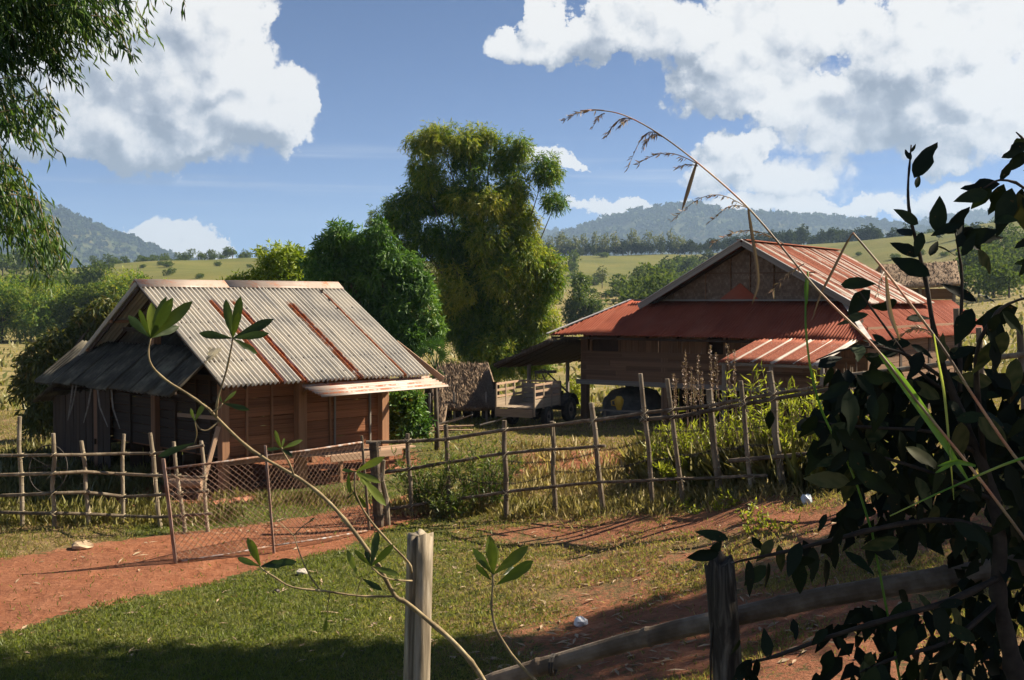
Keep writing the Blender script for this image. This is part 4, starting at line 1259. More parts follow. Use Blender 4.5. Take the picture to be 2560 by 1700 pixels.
# ------------------------------------------------------------------ thatch: sheet of strands over a solid bed
def thatch_slope(name, o, A, B, mat, parent, seed, n=2200, strand=.45, thick=.14, droop=.12):
    g = np.random.default_rng(seed)
    o, A, B = (np.array(v, float) for v in (o, A, B))
    nrm = np.cross(A, B)
    nrm /= np.linalg.norm(nrm)
    if nrm[2] < 0:
        nrm = -nrm
    bed = MB()
    na, nb = 12, 6
    Vv = []
    for layer in (0, 1):
        for i in range(na + 1):
            for j in range(nb + 1):
                w = g.normal(0, .02) if layer == 0 else 0
                Vv.append(o + A * i / na + B * j / nb + nrm * (w - layer * thick) + np.array([0, 0, -.05 * math.sin(math.pi * i / na)]))
    k = (na + 1) * (nb + 1)
    F = []
    for i in range(na):
        for j in range(nb):
            q = i * (nb + 1) + j
            F += [(q, q + nb + 1, q + nb + 2, q + 1), (k + q, k + q + 1, k + q + nb + 2, k + q + nb + 1)]
    for i in range(na):
        q = i * (nb + 1)
        F += [(q, k + q, k + q + nb + 1, q + nb + 1), (q + nb, q + nb + nb + 1, k + q + nb + nb + 1, k + q + nb)]
    for j in range(nb):
        q = na * (nb + 1) + j
        F += [(j, j + 1, k + j + 1, k + j), (q, k + q, k + q + 1, q + 1)]
    bed.add(Vv, F)
    ob = bed.build(name, mat, parent, True)
    s, t = g.random(n), g.random(n)
    e = g.random(n) < .22
    t[e] = g.uniform(.86, 1.0, e.sum())
    Pp = o + s[:, None] * A + t[:, None] * B + nrm * g.uniform(-.02, .03, n)[:, None]
    Pp[e] -= nrm * (g.random(e.sum()) * thick)[:, None]
    bu, au = B / np.linalg.norm(B), A / np.linalg.norm(A)
    Ax = bu + au * g.normal(0, .22, n)[:, None] + nrm * g.normal(.05, .06, n)[:, None]
    L = strand * g.uniform(.4, 1.0, n)
    arr = (Pp - Ax * L[:, None] * .5, Ax, unit(g, n), L, L * .04 + .004, g.random(n))
    leaf_obj('straw', arr, mat, ob, bend=droop)['kind'] = 'stuff'
    return ob

# ------------------------------------------------------------------ the big house
def make_house():
    a = R_(36)
    W = np.array([math.cos(a), -math.sin(a), 0])
    D = np.array([math.sin(a), math.cos(a), 0])
    Z = np.array([0, 0, 1.0])
    k0 = at(1458, 1050, 39.52)
    k0[2] = .3
    rg = random.Random(21)
    def P(w, r, z):
        return k0 + W * w + D * r + Z * (z - .3)
    def gd(w, r):
        q = P(w, r, 0)
        return hz(q[0], q[1])
    h = thing('stilt_house', P(5, 5, .5), 'large timber stilt house with a red metal skirt roof and woven gable', 'house')
    S = lambda n, p0, p1, ww, hh, m, up=(0, 0, 1): beam(n, p0, p1, ww, hh, m, h, up)
    fl, WD, DP = 1.66, 9.9, 9.5
    for w in (0.05, 3.2, 6.4, WD - .05):
        for r in (0.05, 3.1, 6.2, DP):
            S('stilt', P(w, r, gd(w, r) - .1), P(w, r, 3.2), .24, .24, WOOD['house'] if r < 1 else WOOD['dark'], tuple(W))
    S('floor_beam', P(-.25, -.02, fl - .02), P(WD + .1, -.02, fl + .02), .12, .16, WOOD['grey'])
    S('floor_beam', P(WD, -.1, fl), P(WD, DP, fl), .12, .16, WOOD['grey'])
    for k in range(20):
        S('floor_board', P(.1, .25 + k * .47, fl + .03), P(WD, .25 + k * .47, fl + .03), .46, .03, WOOD['dark'])
    # lower half of the front: lapped horizontal boards in staggered lengths
    z = fl + .08
    row_ = 0
    while z < 2.66:
        hh = rg.uniform(.155, .185)
        cuts = sorted([0.0, WD] + [rg.uniform(.8, WD - .8) for _ in range(2)])
        for i in range(len(cuts) - 1):
            S('wall_board', P(cuts[i] + .008, -.045 - .032 * (row_ % 2) + rg.uniform(-.004, .004), z + hh / 2), P(cuts[i + 1] - .008, -.045 - .032 * (row_ % 2) + rg.uniform(-.004, .004), z + hh / 2 + rg.uniform(-.006, .006)), .028, hh + .014, WOOD['house'])
        z += hh
        row_ += 1
    S('sill_rail', P(-.02, -.07, 2.68), P(WD, -.07, 2.70), .06, .07, WOOD['house'])
    # upper half: upright boards with openings
    openings = [(.36, 1.48), (4.75, 5.36), (8.2, 8.8)]
    w = 0.02
    while w < WD - .1:
        ww = rg.uniform(.17, .27)
        if not any(a_ - .05 < w + ww / 2 < b_ + .05 for a_, b_ in openings):
            S('upright_board', P(w + ww / 2, -.03 + rg.uniform(-.01, .01), 2.72), P(w + ww / 2, -.03 + rg.uniform(-.01, .01), 3.62), ww - .012, .026, WOOD['house'], tuple(D))
        w += ww
    for (a_, b_) in openings:
        for q in (a_, b_):
            S('window_jamb', P(q, -.06, 2.72), P(q, -.06, 3.5), .07, .06, WOOD['house'], tuple(D))
        MB().box(P((a_ + b_) / 2, .35, 3.1), W * (b_ - a_ + .5), D * .02, Z * .9).build('room_shade_screen', WOOD['dark'], h)  # dark sheet added behind each opening for the room's shade
    S('shutter', P(.92, .02, 2.74), P(.92, .02, 3.5), .98, .02, WOOD['dark'], tuple(D))
    # side walls and back of boards
    for q in range(12):
        z = fl + .1 + q * .165
        S('wall_board', P(WD + .03, 0, z), P(WD + .03, DP, z), .028, .155, WOOD['house'])
        S('wall_board', P(-.03, .1, z), P(-.03, DP, z), .028, .155, WOOD['house'])
        S('wall_board', P(0, DP + .03, z), P(WD, DP + .03, z), .028, .155, WOOD['dark'])
    for k in range(26):                  # dark boards added below the floor to darken the space
        w = 2.2 + k * .29
        S('underfloor_shade_board', P(w, 2.6, gd(w, 2.6) - .05), P(w, 2.6, fl - .05), .27, .02, WOOD['dark'], tuple(D))
    # skirt roof, red sheets, hipped at the corners
    zt, ze, ro, rt = 4.46, 3.30, -1.2, 1.2
    wl, wr, el, er = 1.1, 8.75, -.62, 10.35
    def rustr(s, t):
        return .10 + .18 * (np.sin(s * 61) > .6) + .1 * t
    # front: sheets run down the slope; the hips cut the end ones short
    n = 13
    for i in range(n):
        a0, a1 = el + (er - el) * i / n, el + (er - el) * (i + 1) / n
        A, B = W * (a1 - a0 + (.05 if i < n - 1 else 0)), P(0, ro, ze) - P(0, rt, zt)
        def tr(Sg, a0=a0, a1=a1):
            ww = a0 + (a1 - a0) * Sg
            return np.clip(np.minimum((ww - el) / (wl - el), (er - ww) / (er - wr)), 0.01, 1.0)
        # build from the eave upwards so that the hip trims the top edge
        corrugated('skirt_sheet', P(a0, ro, ze) + Z * (.008 * (i % 2)), A, -B, .105, .020, REDROOF, h, rustr, 6, seed=50 + i, trim=tr)
    for (w_top, w_eave, r_len, nm) in ((wr, er, 13.2, 10), (wl, el, 10.5, 5)):
        for i in range(nm):
            r0, r1 = ro + (r_len - ro) * i / nm, ro + (r_len - ro) * (i + 1) / nm
            def tr2(Sg, r0=r0, r1=r1):
                rr = r0 + (r1 - r0) * Sg
                return np.clip((rr - ro) / (rt - ro), .01, 1)
            corrugated('skirt_sheet', P(w_eave, r0, ze - .05) + Z * (.008 * (i % 2)), D * (r1 - r0 + .05), P(w_top, 0, zt) - P(w_eave, 0, ze - .05), .105, .020, REDROOF, h, rustr, 6, seed=80 + i, trim=tr2)
    MB().box(P(wl, rt, zt + .03) * .5 + P(el, ro, ze + .03) * .5, P(wl, rt, zt) - P(el - .1, ro - .1, ze), W * .16 - D * .10, Z * .02).build('hip_flashing', FLASH, h)
    MB().box(P(wr, rt, zt + .04) * .5 + P(er, ro, ze + .04) * .5, P(wr, rt, zt) - P(er + .1, ro - .1, ze), W * .13 + D * .1, Z * .02).build('hip_flashing', FLASH, h)
    for w in np.arange(el + .4, er, 1.1):
        S('skirt_rafter', P(w, ro + .1, ze - .09), P(w, .3, ze + .55), .05, .08, WOOD['dark'])
    S('skirt_plate', P(el, ro + .15, ze - .11), P(er, ro + .15, ze - .11), .06, .08, WOOD['dark'])
    # gable of woven bamboo panels above the skirt roof
    ax, rk, zr, zk = 5.68, .5, 6.36, 4.36
    lx, rx_ = 2.05, 9.31
    def zroof(w):
        return zr - (zr - zk) * abs(w - ax) / (ax - lx if w < ax else rx_ - ax) - .10
    panels = [1.6, 2.9, 4.1, 5.0, 5.68, 6.5, 7.6, 8.6, 9.5]
    for i in range(len(panels) - 1):
        a0, a1 = panels[i] + .012, panels[i + 1] - .012
        z0 = 4.30
        q = [P(a0, 1.15, z0), P(a1, 1.15, z0), P(a1, 1.15, max(zroof(a1), z0 + .02)), P(a0, 1.15, max(zroof(a0), z0 + .02))]
        MB().slab(q, .02).build('woven_panel', WEAVE, h)
        S('panel_batten', P(panels[i + 1], 1.11, z0), P(panels[i + 1], 1.11, max(zroof(panels[i + 1]), z0 + .1)), .04, .03, WOOD['house'], tuple(W))
    S('panel_batten', P(3.4, 1.10, 5.35), P(7.9, 1.10, 5.33), .03, .04, WOOD['house'])
    S('gable_sill', P(1.4, 1.05, 4.46), P(9.2, 1.05, 4.46), .05, .06, WOOD['grey'])
    # small red triangular vent hood
    MB().slab([P(4.55, 1.06, 4.42), P(6.1, 1.06, 4.42), P(5.35, 1.10, 5.02)], .03).build('vent_hood', REDROOF, h)
    # main roof
    def rust_main(s, t):
        r = .52 + .25 * np.sin(s * 40) * np.sin(s * 17 + 1)
        return r - .55 * (np.sin(s * 75 + np.sin(s * 31) * 2) > .78) - .3 * (t > .8) * (np.sin(s * 33) > 0)
    rl = 8.5
    roof_slope('roof_sheet', P(ax, rk, zr), D * rl, P(rx_, 0, zk) - P(ax, 0, zr), 11, .12, .022, RUSTROOF, h, rust_main, seed=12, rows=8)
    roof_slope('roof_sheet', P(ax, rk, zr), D * rl, P(lx, 0, zk) - P(ax, 0, zr), 8, .12, .022, RUSTROOF, h, rust_main, seed=13, rows=5)
    S('ridge_cap', P(ax, rk - .04, zr + .03), P(ax, rk + rl, zr + .03), .34, .03, RUSTCAP)
    for sgn, xx in ((-1, lx), (1, rx_)):
        S('barge_board', P(ax + sgn * .02, rk - .05, zr - .06), P(xx + sgn * .12, rk - .05, zk - .12), .04, .20, WOOD['grey'], (0, 0, 1))
        S('barge_flashing', P(ax, rk - .055, zr + .045), P(xx + sgn * .16, rk - .055, zk - .035), .10, .02, FLASH)
        S('rafter', P(ax, rk + .5, zr - .12), P(xx, rk + .5, zk - .1), .06, .1, WOOD['dark'])
    for (t, sg) in ((.3, -1), (.65, -1), (.95, -1), (.3, 1), (.65, 1), (.95, 1)):
        xx = lx if sg < 0 else rx_
        w_ = ax + (xx - ax) * t
        S('purlin', P(w_, rk + .03, zr - (zr - zk) * t - .08), P(w_, rk + rl, zr - (zr - zk) * t - .08), .06, .08, WOOD['dark'])
    # low rusty lean-to roof in front of the right half
    lo0, hi0 = P(6.6, -3.1, 2.66), P(7.05, -1.15, 3.30)
    def rust_lean(s, t):
        return .62 - .8 * (np.abs(s - .13) < .018) - .7 * (np.abs(s - .33) < .02) - .75 * (np.abs(s - .55) < .02) - .6 * (np.abs(s - .75) < .012) - .85 * (s > .93)
    roof_slope('lean_to_sheet', hi0, W * 3.05, lo0 - hi0, 5, .105, .020, RUSTROOF, h, rust_lean, seed=15, rows=6, jag=.05)
    for w in (6.75, 8.2, 9.7):
        S('lean_to_post', P(w, -3.0, gd(w, -3.0) - .1), P(w, -3.0, 2.60), .10, .10, WOOD['grey'], tuple(W))
    S('lean_to_plate', P(6.6, -2.98, 2.60), P(9.75, -2.98, 2.60), .07, .08, WOOD['grey'])
    for k in range(22):
        r = -3.1 + k * .125
        p0 = P(9.78 + rg.uniform(-.03, .03), r, gd(9.8, r) - .05)
        MB().tube([p0, p0 + Z * rg.uniform(1.3, 1.9) + D * rg.uniform(-.05, .05)], [.03, .024], 6).build('bamboo_stake', POLE, h)
    # thatched lean-to on the left with two posts
    thatch_slope('thatch_roof', P(-.35, -1.55, 3.16), D * 5.6, P(-2.75, 0, 2.24) - P(-.35, 0, 3.16), THATCH_D, h, 17, 1500, .5)
    for r in (.35, 2.9):
        S('lean_to_post', P(-2.55, r, gd(-2.55, r) - .1), P(-2.55, r, 2.28), .11, .11, WOOD['grey'], tuple(W))
    for k in range(9):
        r = -1.4 + k * .66
        S('thatch_batten', P(-.35, r, 2.99), P(-2.7, r, 2.07), .04, .04, WOOD['dark'])
    return P, gd
RUSTCAP = M_noise('rust_ridge_metal', [(.3, (.20, .055, .03)), (.6, (.34, .11, .055)), (.8, (.48, .30, .21))], 5, 5, .7, .1)
HP, HGD = make_house()

# covered load and yellow container under the house
ld = HP(1.1, 1.6, HGD(1.1, 1.6))
e = thing('covered_load', ld, 'bulky load under a dull tarpaulin below the house floor', 'load')
g_ = np.random.default_rng(3)
_lv, _lf = [], []
for i in range(9):
    for j in range(16):
        an, el_ = j / 16 * 6.283, i / 8 * 1.57
        rr = math.cos(el_) ** .6
        p = ld + np.array([math.cos(an) * 1.15 * rr, math.sin(an) * .9 * rr, .03 + 1.02 * math.sin(el_) ** .8]) + g_.normal(0, .03, 3)
        _lv.append(p)
for i in range(8):
    for j in range(16):
        _lf.append((i * 16 + j, i * 16 + (j + 1) % 16, (i + 1) * 16 + (j + 1) % 16, (i + 1) * 16 + j))
MB().add(_lv, _lf).build("tarpaulin", TARP, e, True)
yl = HP(2.0, -.75, HGD(2.0, -.75))
e = thing('low_bench', yl, 'low wooden bench in front of the house stilts', 'bench')
beam('seat', yl + np.array([-.7, .3, .42]), yl + np.array([.9, -.5, .42]), .34, .04, WOOD['grey'], e)
for s_ in (-.55, .7):
    q = yl + np.array([s_, -.5 * s_ + .03, 0])
    beam('leg', q - np.array([0, 0, .06]), q + np.array([0, 0, .40]), .08, .08, WOOD['grey'], e, (1, 0, 0))
yl = yl + np.array([-.1, .0, .442])
e = thing('yellow_jug', yl, 'bright yellow plastic jug on the bench below the house', 'jug')
MB().tube([yl, yl + np.array([0, 0, .04]), yl + np.array([0, 0, .22]), yl + np.array([0, 0, .34]), yl + np.array([0, 0, .42]), yl + np.array([0, 0, .46])], [.08, .09, .15, .16, .11, .08], 14).build('jug_body', YELLOW, e, True)
MB().tube([yl + np.array([-.14, 0, .34]), yl + np.array([-.26, 0, .30]), yl + np.array([-.24, 0, .16]), yl + np.array([-.11, 0, .14])], .022, 6).build('handle', YELLOW, e, True)

# ------------------------------------------------------------------ low thatched shed
def make_shed():
    rg = random.Random(5)
    e0 = ground_at(1165, 1052, 30)
    e = thing('thatched_shed', e0, 'low open shed with a shaggy brown thatch roof', 'shed')
    Yb = e0[1]
    rl, rr = at(1086, 908, Yb + 1.1), at(1196, 908, Yb + 1.1)
    ll, lr = at(1066, 1012, Yb - 1.1), at(1240, 1016, Yb - 1.1)
    rr = rr + (0, 0, 0)
    thatch_slope('thatch_roof', rl, rr - rl + np.array([.35, 0, 0]), lr - (rr + np.array([.35, 0, 0])), THATCH, e, 31, 3200, .42)
    thatch_slope('thatch_roof', rl, rr - rl + np.array([.35, 0, 0]), np.array([.3, 2.2, -1.2]), THATCH, e, 32, 700, .5)
    # left part of the near slope widens towards the eave
    thatch_slope('thatch_roof', rl, ll - rl + (rr - rl) * .45, (ll - rl) * .55 + np.array([.15, 0, -.02]) * 0, THATCH, e, 33, 300, .4)
    for (px, dy) in ((1076, -.9), (1137, -.9), (1217, -.9), (1100, 1.0), (1180, 1.0), (1240, 1.0)):
        p = at(px, 1040, Yb + dy)
        g0 = hz(p[0], p[1])
        beam('post', (p[0], p[1], g0 - .1), (p[0] - .03, p[1], g0 + 1.05), .07, .07, WOOD['grey'], e, (1, 0, 0))
    p0, p1 = at(1060, 1020, Yb + 1.2), at(1250, 1020, Yb + 1.2)
    for k in range(8):
        a0, a1 = p0 + (p1 - p0) * k / 8, p0 + (p1 - p0) * (k + 1) / 8
        m = (a0 + a1) / 2
        g0 = hz(m[0], m[1])
        beam('back_board', (m[0], m[1], g0), (m[0], m[1], g0 + 1.3), .30, .025, WOOD['dark'], e, (0, 1, 0))
    # pile of sawn planks lying in front
    pl = ground_at(1105, 1075, 28)
    for k in range(9):
        q = pl + np.array([rg.uniform(-.9, .5), rg.uniform(-.5, .5), .05 + .035 * (k % 3)])
        an = rg.gauss(.25, .16)
        d = np.array([math.cos(an), math.sin(an) * .8, 0]) * rg.uniform(.7, 1.3)
        q[2] = hz(q[0], q[1]) + .04 + .035 * (k % 3)
        o = beam('sawn_plank', q - d * .6, q + d * .6, .15, .03, WOOD['fresh'], None)
        tag(o, 'pale sawn plank in the heap before the thatched shed', 'plank', 'planks heaped before the shed')
    for k in range(4):
        q = pl + np.array([rg.uniform(-.6, 1.4), rg.uniform(-.2, .6), 0])
        q[2] = hz(q[0], q[1]) + .17
        o = MB().tube([q, q + np.array([.5, .1, .12]), q + np.array([.95, rg.uniform(-.2, .2), .3])], [.03, .025, .015], 5).build('dry_branch', WOOD['grey'], None, base=q)
        tag(o, 'grey dry branch on the plank heap by the shed', 'branch', 'branches on the plank heap')
make_shed()
p = ground_at(1010, 1098, 26)
tag(beam('timber_baulk', (p[0] - .9, p[1], p[2] + .07), (p[0] + .8, p[1] + .25, p[2] + .07), .2, .14, WOOD['fresh'], None), 'long reddish timber lying right of the barn corner', 'timber')

# ------------------------------------------------------------------ hut roof glimpsed behind the big house
def back_hut():
    Y = 60
    p = at(2295, 720, Y)
    e = thing('thatched_hut', (p[0], p[1], hz(p[0], p[1])), 'grey thatched hut roof behind the right end of the house', 'hut')
    a, b = at(2200, 660, Y + 2), at(2392, 652, Y + 2)
    c = at(2200, 716, Y - 1)
    thatch_slope('thatch_roof', a, b - a, c - a, THATCH, e, 41, 900, .6)
    thatch_slope('thatch_roof', a, b - a, np.array([0, 3.2, -1.2]), THATCH, e, 42, 200, .6)
    for (px) in (2210, 2300, 2385):
        q = at(px, 720, Y + .3)
        beam('post', (q[0], q[1], hz(q[0], q[1]) - .1), (q[0], q[1], c[2] + .3), .14, .14, WOOD['grey'], e, (1, 0, 0))
    q0, q1 = at(2210, 720, Y + .4), at(2385, 720, Y + .4)
    g0 = hz((q0[0] + q1[0]) / 2, Y)
    for k in range(8):
        z = g0 + .2 + k * (c[2] - g0) / 8
        beam('wall_board', (q0[0], q0[1], z), (q1[0], q1[1], z), .03, (c[2] - g0) / 8 - .02, WOOD['house'], e)
back_hut()

# ------------------------------------------------------------------ farm truck with a wooden cargo box
def make_truck():
    rg = random.Random(2)
    yaw = R_(27)
    Fd = np.array([math.sin(yaw), math.cos(yaw), 0])
    Sd = np.array([math.cos(yaw), -math.sin(yaw), 0])
    Z = np.array([0, 0, 1.0])
    c = ground_at(1288, 1072, 28)
    c[2] = hz(c[0], c[1])
    e = thing('farm_truck', c, 'homemade farm truck with a pale wooden slatted cargo box', 'truck')
    def P(s, f, z):
        return c + Sd * s + Fd * f + Z * z
    S = lambda n, p0, p1, w, h, m, up=(0, 0, 1): beam(n, p0, p1, w, h, m, e, up)
    hw, L, fz, tz = .68, 1.9, .66, 1.40
    for k in range(6):
        s = -hw + .11 + k * .224
        S('floor_board', P(s, 0, fz), P(s, L, fz), .21, .03, WOOD['truck'])
    S('tail_board', P(-hw, -.03, fz - .16), P(hw - .05, -.03, fz - .16), .03, .26, WOOD['truck'])
    S('chassis_rail', P(-.35, .0, fz - .14), P(-.35, L + 1.4, fz - .14), .07, .11, IRON)
    S('chassis_rail', P(.35, .0, fz - .14), P(.35, L + 1.4, fz - .14), .07, .11, IRON)
    for s in (-hw, hw):
        for f in (0, .65, 1.25, L):
            S('stake', P(s, f, fz - (.25 if f == 0 else .05)), P(s, f, tz), .06, .05, WOOD['truck'], tuple(Sd))
        S('side_slat', P(s, 0, tz), P(s, L, tz), .03, .07, WOOD['fresh'])
        S('side_slat', P(s, 0, tz - .20), P(s, L, tz - .20), .025, .08, WOOD['fresh'])
        S('side_slat', P(s, 0, tz - .40), P(s, L, tz - .40), .025, .07, WOOD['fresh'])
        S('side_panel', P(s, 0.03, fz + .14), P(s, L, fz + .14), .025, .28, WOOD['truck'])
    for k in range(4):
        S('head_board', P(-hw + .03, L, fz + .10 + k * .165), P(hw - .03, L, fz + .10 + k * .165), .025, .15, WOOD['grey'])
    S('head_slat', P(-hw, L, tz), P(hw, L, tz), .04, .06, WOOD['truck'])
    def wheel(s, f, r, w):
        q = P(s, f, r)
        t = MB()
        prof = [(r * .62, -w / 2), (r * .93, -w / 2), (r, -w * .3), (r, w * .3), (r * .93, w / 2), (r * .62, w / 2)]
        n = 20
        Vv, Ff = [], []
        for i in range(n):
            an = 6.2832 * i / n
            for (rr, y) in prof:
                Vv.append(q + Sd * y + (Fd * math.cos(an) + Z * math.sin(an)) * rr)
        m = len(prof)
        for i in range(n):
            for j in range(m):
                Ff.append((i * m + j, i * m + (j + 1) % m, ((i + 1) % n) * m + (j + 1) % m, ((i + 1) % n) * m + j))
        wh = t.add(Vv, Ff).build('tyre', TYRE, e, True)
        MB().tube([q - Sd * w * .25, q + Sd * w * .3], [r * .63, r * .60], 16).build('rim', RIM, wh)
        MB().tube([q, q + Sd * (w * .5)], [r * .2, r * .16], 8).build('hub', IRON, wh)
    for s in (-.62, .62):
        wheel(s, 1.05, .33, .18)
        wheel(s * 1.02, 2.75, .42, .22)
    S('axle', P(-.6, 1.05, .33), P(.6, 1.05, .33), .07, .07, IRON)
    S('axle', P(-.6, 2.75, .42), P(.6, 2.75, .42), .08, .08, IRON)
    # engine, seat, mudguards, steering bar
    MB().box(P(0, 2.65, .80), Sd * .62, Fd * .75, Z * .42).build('engine_block', IRON, e)
    MB().tube([P(.25, 2.9, 1.0), P(.25, 2.9, 1.35)], [.04, .035], 7).build('exhaust_pipe', IRON, e)
    for s in (-.64, .64):
        pts = [P(s, 2.75 + .52 * math.cos(t), .46 + .50 * math.sin(t)) for t in np.linspace(.2, 2.9, 8)]
        mb = MB()
        mb.add([p + Sd * o for p in pts for o in (-.14, .14)], [(2 * i, 2 * i + 1, 2 * i + 3, 2 * i + 2) for i in range(7)])
        ob = mb.build('mudguard', IRON, e)
        ob.modifiers.new('thickness', 'SOLIDIFY').thickness = .012
    S('driver_seat', P(-.25, 2.15, .98), P(.25, 2.15, .98), .34, .08, IRON)
    MB().tube([P(.12, 2.6, .95), P(.05, 2.25, 1.28), P(-.02, 2.05, 1.62)], [.03, .028, .025], 6).build('steering_column', IRON, e)
    ring = [P(-.02, 2.03, 1.62) + Sd * (.19 * math.cos(t)) + (Fd * .6 + Z * .8) * (.19 * math.sin(t)) for t in np.linspace(0, 6.283, 17)]
    MB().tube(ring, .014, 5, False).build('steering_wheel', IRON, e)
    S('canopy_bar', P(-.45, 2.35, 1.66), P(.35, 2.35, 1.70), .05, .10, IRON)
    MB().tube([P(-.4, 2.35, 1.0), P(-.42, 2.35, 1.68)], .02, 6).build('canopy_strut', IRON, e)
    MB().tube([P(.62, 3.0, .85), P(.30, 2.6, 1.3), P(-.05, 2.2, 1.78)], [.035, .03, .025], 6).build('lever', IRON, e)
make_truck()

# ------------------------------------------------------------------ fences
def fence(name, label, posts, rails, seed, rpost, rrail, pmat, rmat, ties=True, cat='fence'):
    """posts: (top column, top row, foot column, foot row[, radius factor]); rails: lists of (column, row)"""
    rg = random.Random(seed)
    info = []
    for p in posts:
        q = ground_at(p[2], p[3], 12)
        info.append((p, q))
    mid = info[len(info) // 2][1]
    e = thing(name, mid, label, cat)
    xs = [.5 * (p[0] + p[2]) for p, q in info]
    ys = [q[1] for p, q in info]
    o = np.argsort(xs)
    xs, ys = np.array(xs)[o], np.array(ys)[o]
    for p, q in info:
        k = p[4] if len(p) > 4 else 1.0
        top = at(p[0], p[1], q[1])
        bamboo_pole('post', pole_pts(q - np.array([0, 0, .18]), top, rg, 5, .014), rpost * k * rg.uniform(.88, 1.1), pmat, e, rg, .42, 9, .9)
    def depth(px):
        if px < xs[0]:
            return ys[0] + (ys[1] - ys[0]) / (xs[1] - xs[0]) * (px - xs[0])
        if px > xs[-1]:
            return ys[-1] + (ys[-1] - ys[-2]) / (xs[-1] - xs[-2]) * (px - xs[-1])
        return float(np.interp(px, xs, ys))
    for r in rails:
        pts = []
        for i in range(len(r) - 1):
            a, b = r[i], r[i + 1]
            m = max(2, int(abs(b[0] - a[0]) / 60))
            for k in range(m):
                t = k / m
                pts.append((a[0] + (b[0] - a[0]) * t, a[1] + (b[1] - a[1]) * t))
        pts.append(r[-1])
        P3 = [at(px, py + rg.uniform(-1.2, 1.2), depth(px) - rpost - rrail * .8) for px, py in pts]
        bamboo_pole('rail', P3, rrail * rg.uniform(.9, 1.1), rmat, e, rg, .38, 8, .85)
        if ties:
            for (p, q) in info:
                px = .5 * (p[0] + p[2])
                c = [i for i in range(len(r) - 1) if min(r[i][0], r[i + 1][0]) <= px <= max(r[i][0], r[i + 1][0])]
                if not c:
                    continue
                a, b = r[c[0]], r[c[0] + 1]
                f = (px - a[0]) / (b[0] - a[0] + 1e-6)
                py = a[1] + (b[1] - a[1]) * f
                f2 = (py - p[1]) / (p[3] - p[1])
                px2 = p[0] + (p[2] - p[0]) * f2
                ctr = at(px2, py, depth(px) - rpost * .5)
                Rr = rpost * 1.35
                for s in (-1, 1):
                    loop = [ctr + np.array([math.cos(t) * Rr, -math.sin(t) * Rr * 1.5, s * math.cos(t) * Rr * .8]) for t in np.linspace(0, 6.283, 9)]
                    if s == 1 or rg.random() < .5:
                        MB().tube(loop, .006, 4, False).build('tie', TWINE, e)
                if rg.random() < .45:
                    t0 = ctr + np.array([0, -Rr * 1.5, 0])
                    MB().tube([t0, t0 + np.array([rg.uniform(-.12, .1), -.02, -rg.uniform(.08, .22)])], [.006, .003], 4).build('loose_tie_end', TWINE, e)
    return e, depth
FENCE_L, depthL = fence('pole_fence', 'grey pole fence with four rails in front of the barn', [
    (49, 1041, 56, 1316), (133, 1083, 135, 1322), (203, 1102, 224, 1316), (310, 1085, 307, 1310), (375, 1082, 405, 1320), (434, 1104, 464, 1331), (503, 1102, 523, 1330), (-60, 1060, -52, 1322)],
    [[(-90, 1142), (0, 1139), (203, 1136), (390, 1134), (510, 1114)], [(-90, 1192), (0, 1188), (210, 1180), (440, 1190), (515, 1195)],
     [(-90, 1242), (0, 1238), (210, 1231), (310, 1241), (440, 1235), (522, 1227)], [(-90, 1284), (0, 1280), (225, 1286), (400, 1292), (530, 1284)]], 3, .040, .034, POLE_L, POLE)
RIGHT_POSTS = [(1019, 1084, 1030, 1290), (1114, 1061, 1126, 1290), (1261, 1051, 1266, 1298, 1.15), (1380, 1053, 1388, 1288), (1478, 1007, 1511, 1283), (1601, 934, 1634, 1273, 1.05), (1668, 947, 1712, 1264),
               (1773, 973, 1803, 1240, 1.25), (1852, 952, 1884, 1232), (1924, 928, 1960, 1222, 1.25)]
FENCE_R, depthR = fence('rail_fence', 'long uneven pole fence climbing right in front of the yard', RIGHT_POSTS,
    [[(915, 1106), (1114, 1099), (1257, 1076), (1410, 1059), (1500, 1048), (1610, 1032), (1776, 1014), (1924, 987), (2079, 961), (2140, 951)],
     [(1600, 1050), (1700, 1040), (1820, 1018), (1960, 993), (2150, 962)],
     [(938, 1185), (1100, 1160), (1227, 1138), (1360, 1124), (1487, 1117), (1514, 1115)],
     [(950, 1276), (1130, 1250), (1283, 1228), (1500, 1204), (1616, 1201), (1780, 1194), (1918, 1189)],
     [(1824, 1153), (1960, 1140), (2115, 1126)]], 7, .050, .038, POLE, RAIL_M)
def far_fence():
    rg = random.Random(4)
    Y = 17.0
    p = at(2447, 1150, Y)
    e = thing('pole_fence', (p[0], p[1], hz(p[0], p[1])), 'grey pole fence at the right edge below the side roof', 'fence')
    for (pt, pb, yy) in (((2391, 771), (2420, 1000), 17.6), ((2447, 819), (2470, 1020), 17.2), ((2549, 812), (2570, 1040), 16.4), ((2650, 800), (2660, 1040), 15.6)):
        a = at(*pt, yy)
        b = at(*pb, yy)
        b[2] = hz(b[0], b[1]) - .15
        bamboo_pole('post', pole_pts(b, a, rg, 5, .012), .055, POLE, e, rg, .42, 9)
    for r in ([(2130, 938, 18.6), (2300, 918, 18.0), (2440, 899, 17.1), (2560, 886, 16.2), (2700, 868, 15.2)], [(2150, 1010, 18.6), (2440, 985, 17.1), (2700, 960, 15.2)]):
        bamboo_pole('rail', [at(a, b, c) for a, b, c in r], .045, POLE, e, rg, .4, 8)
far_fence()

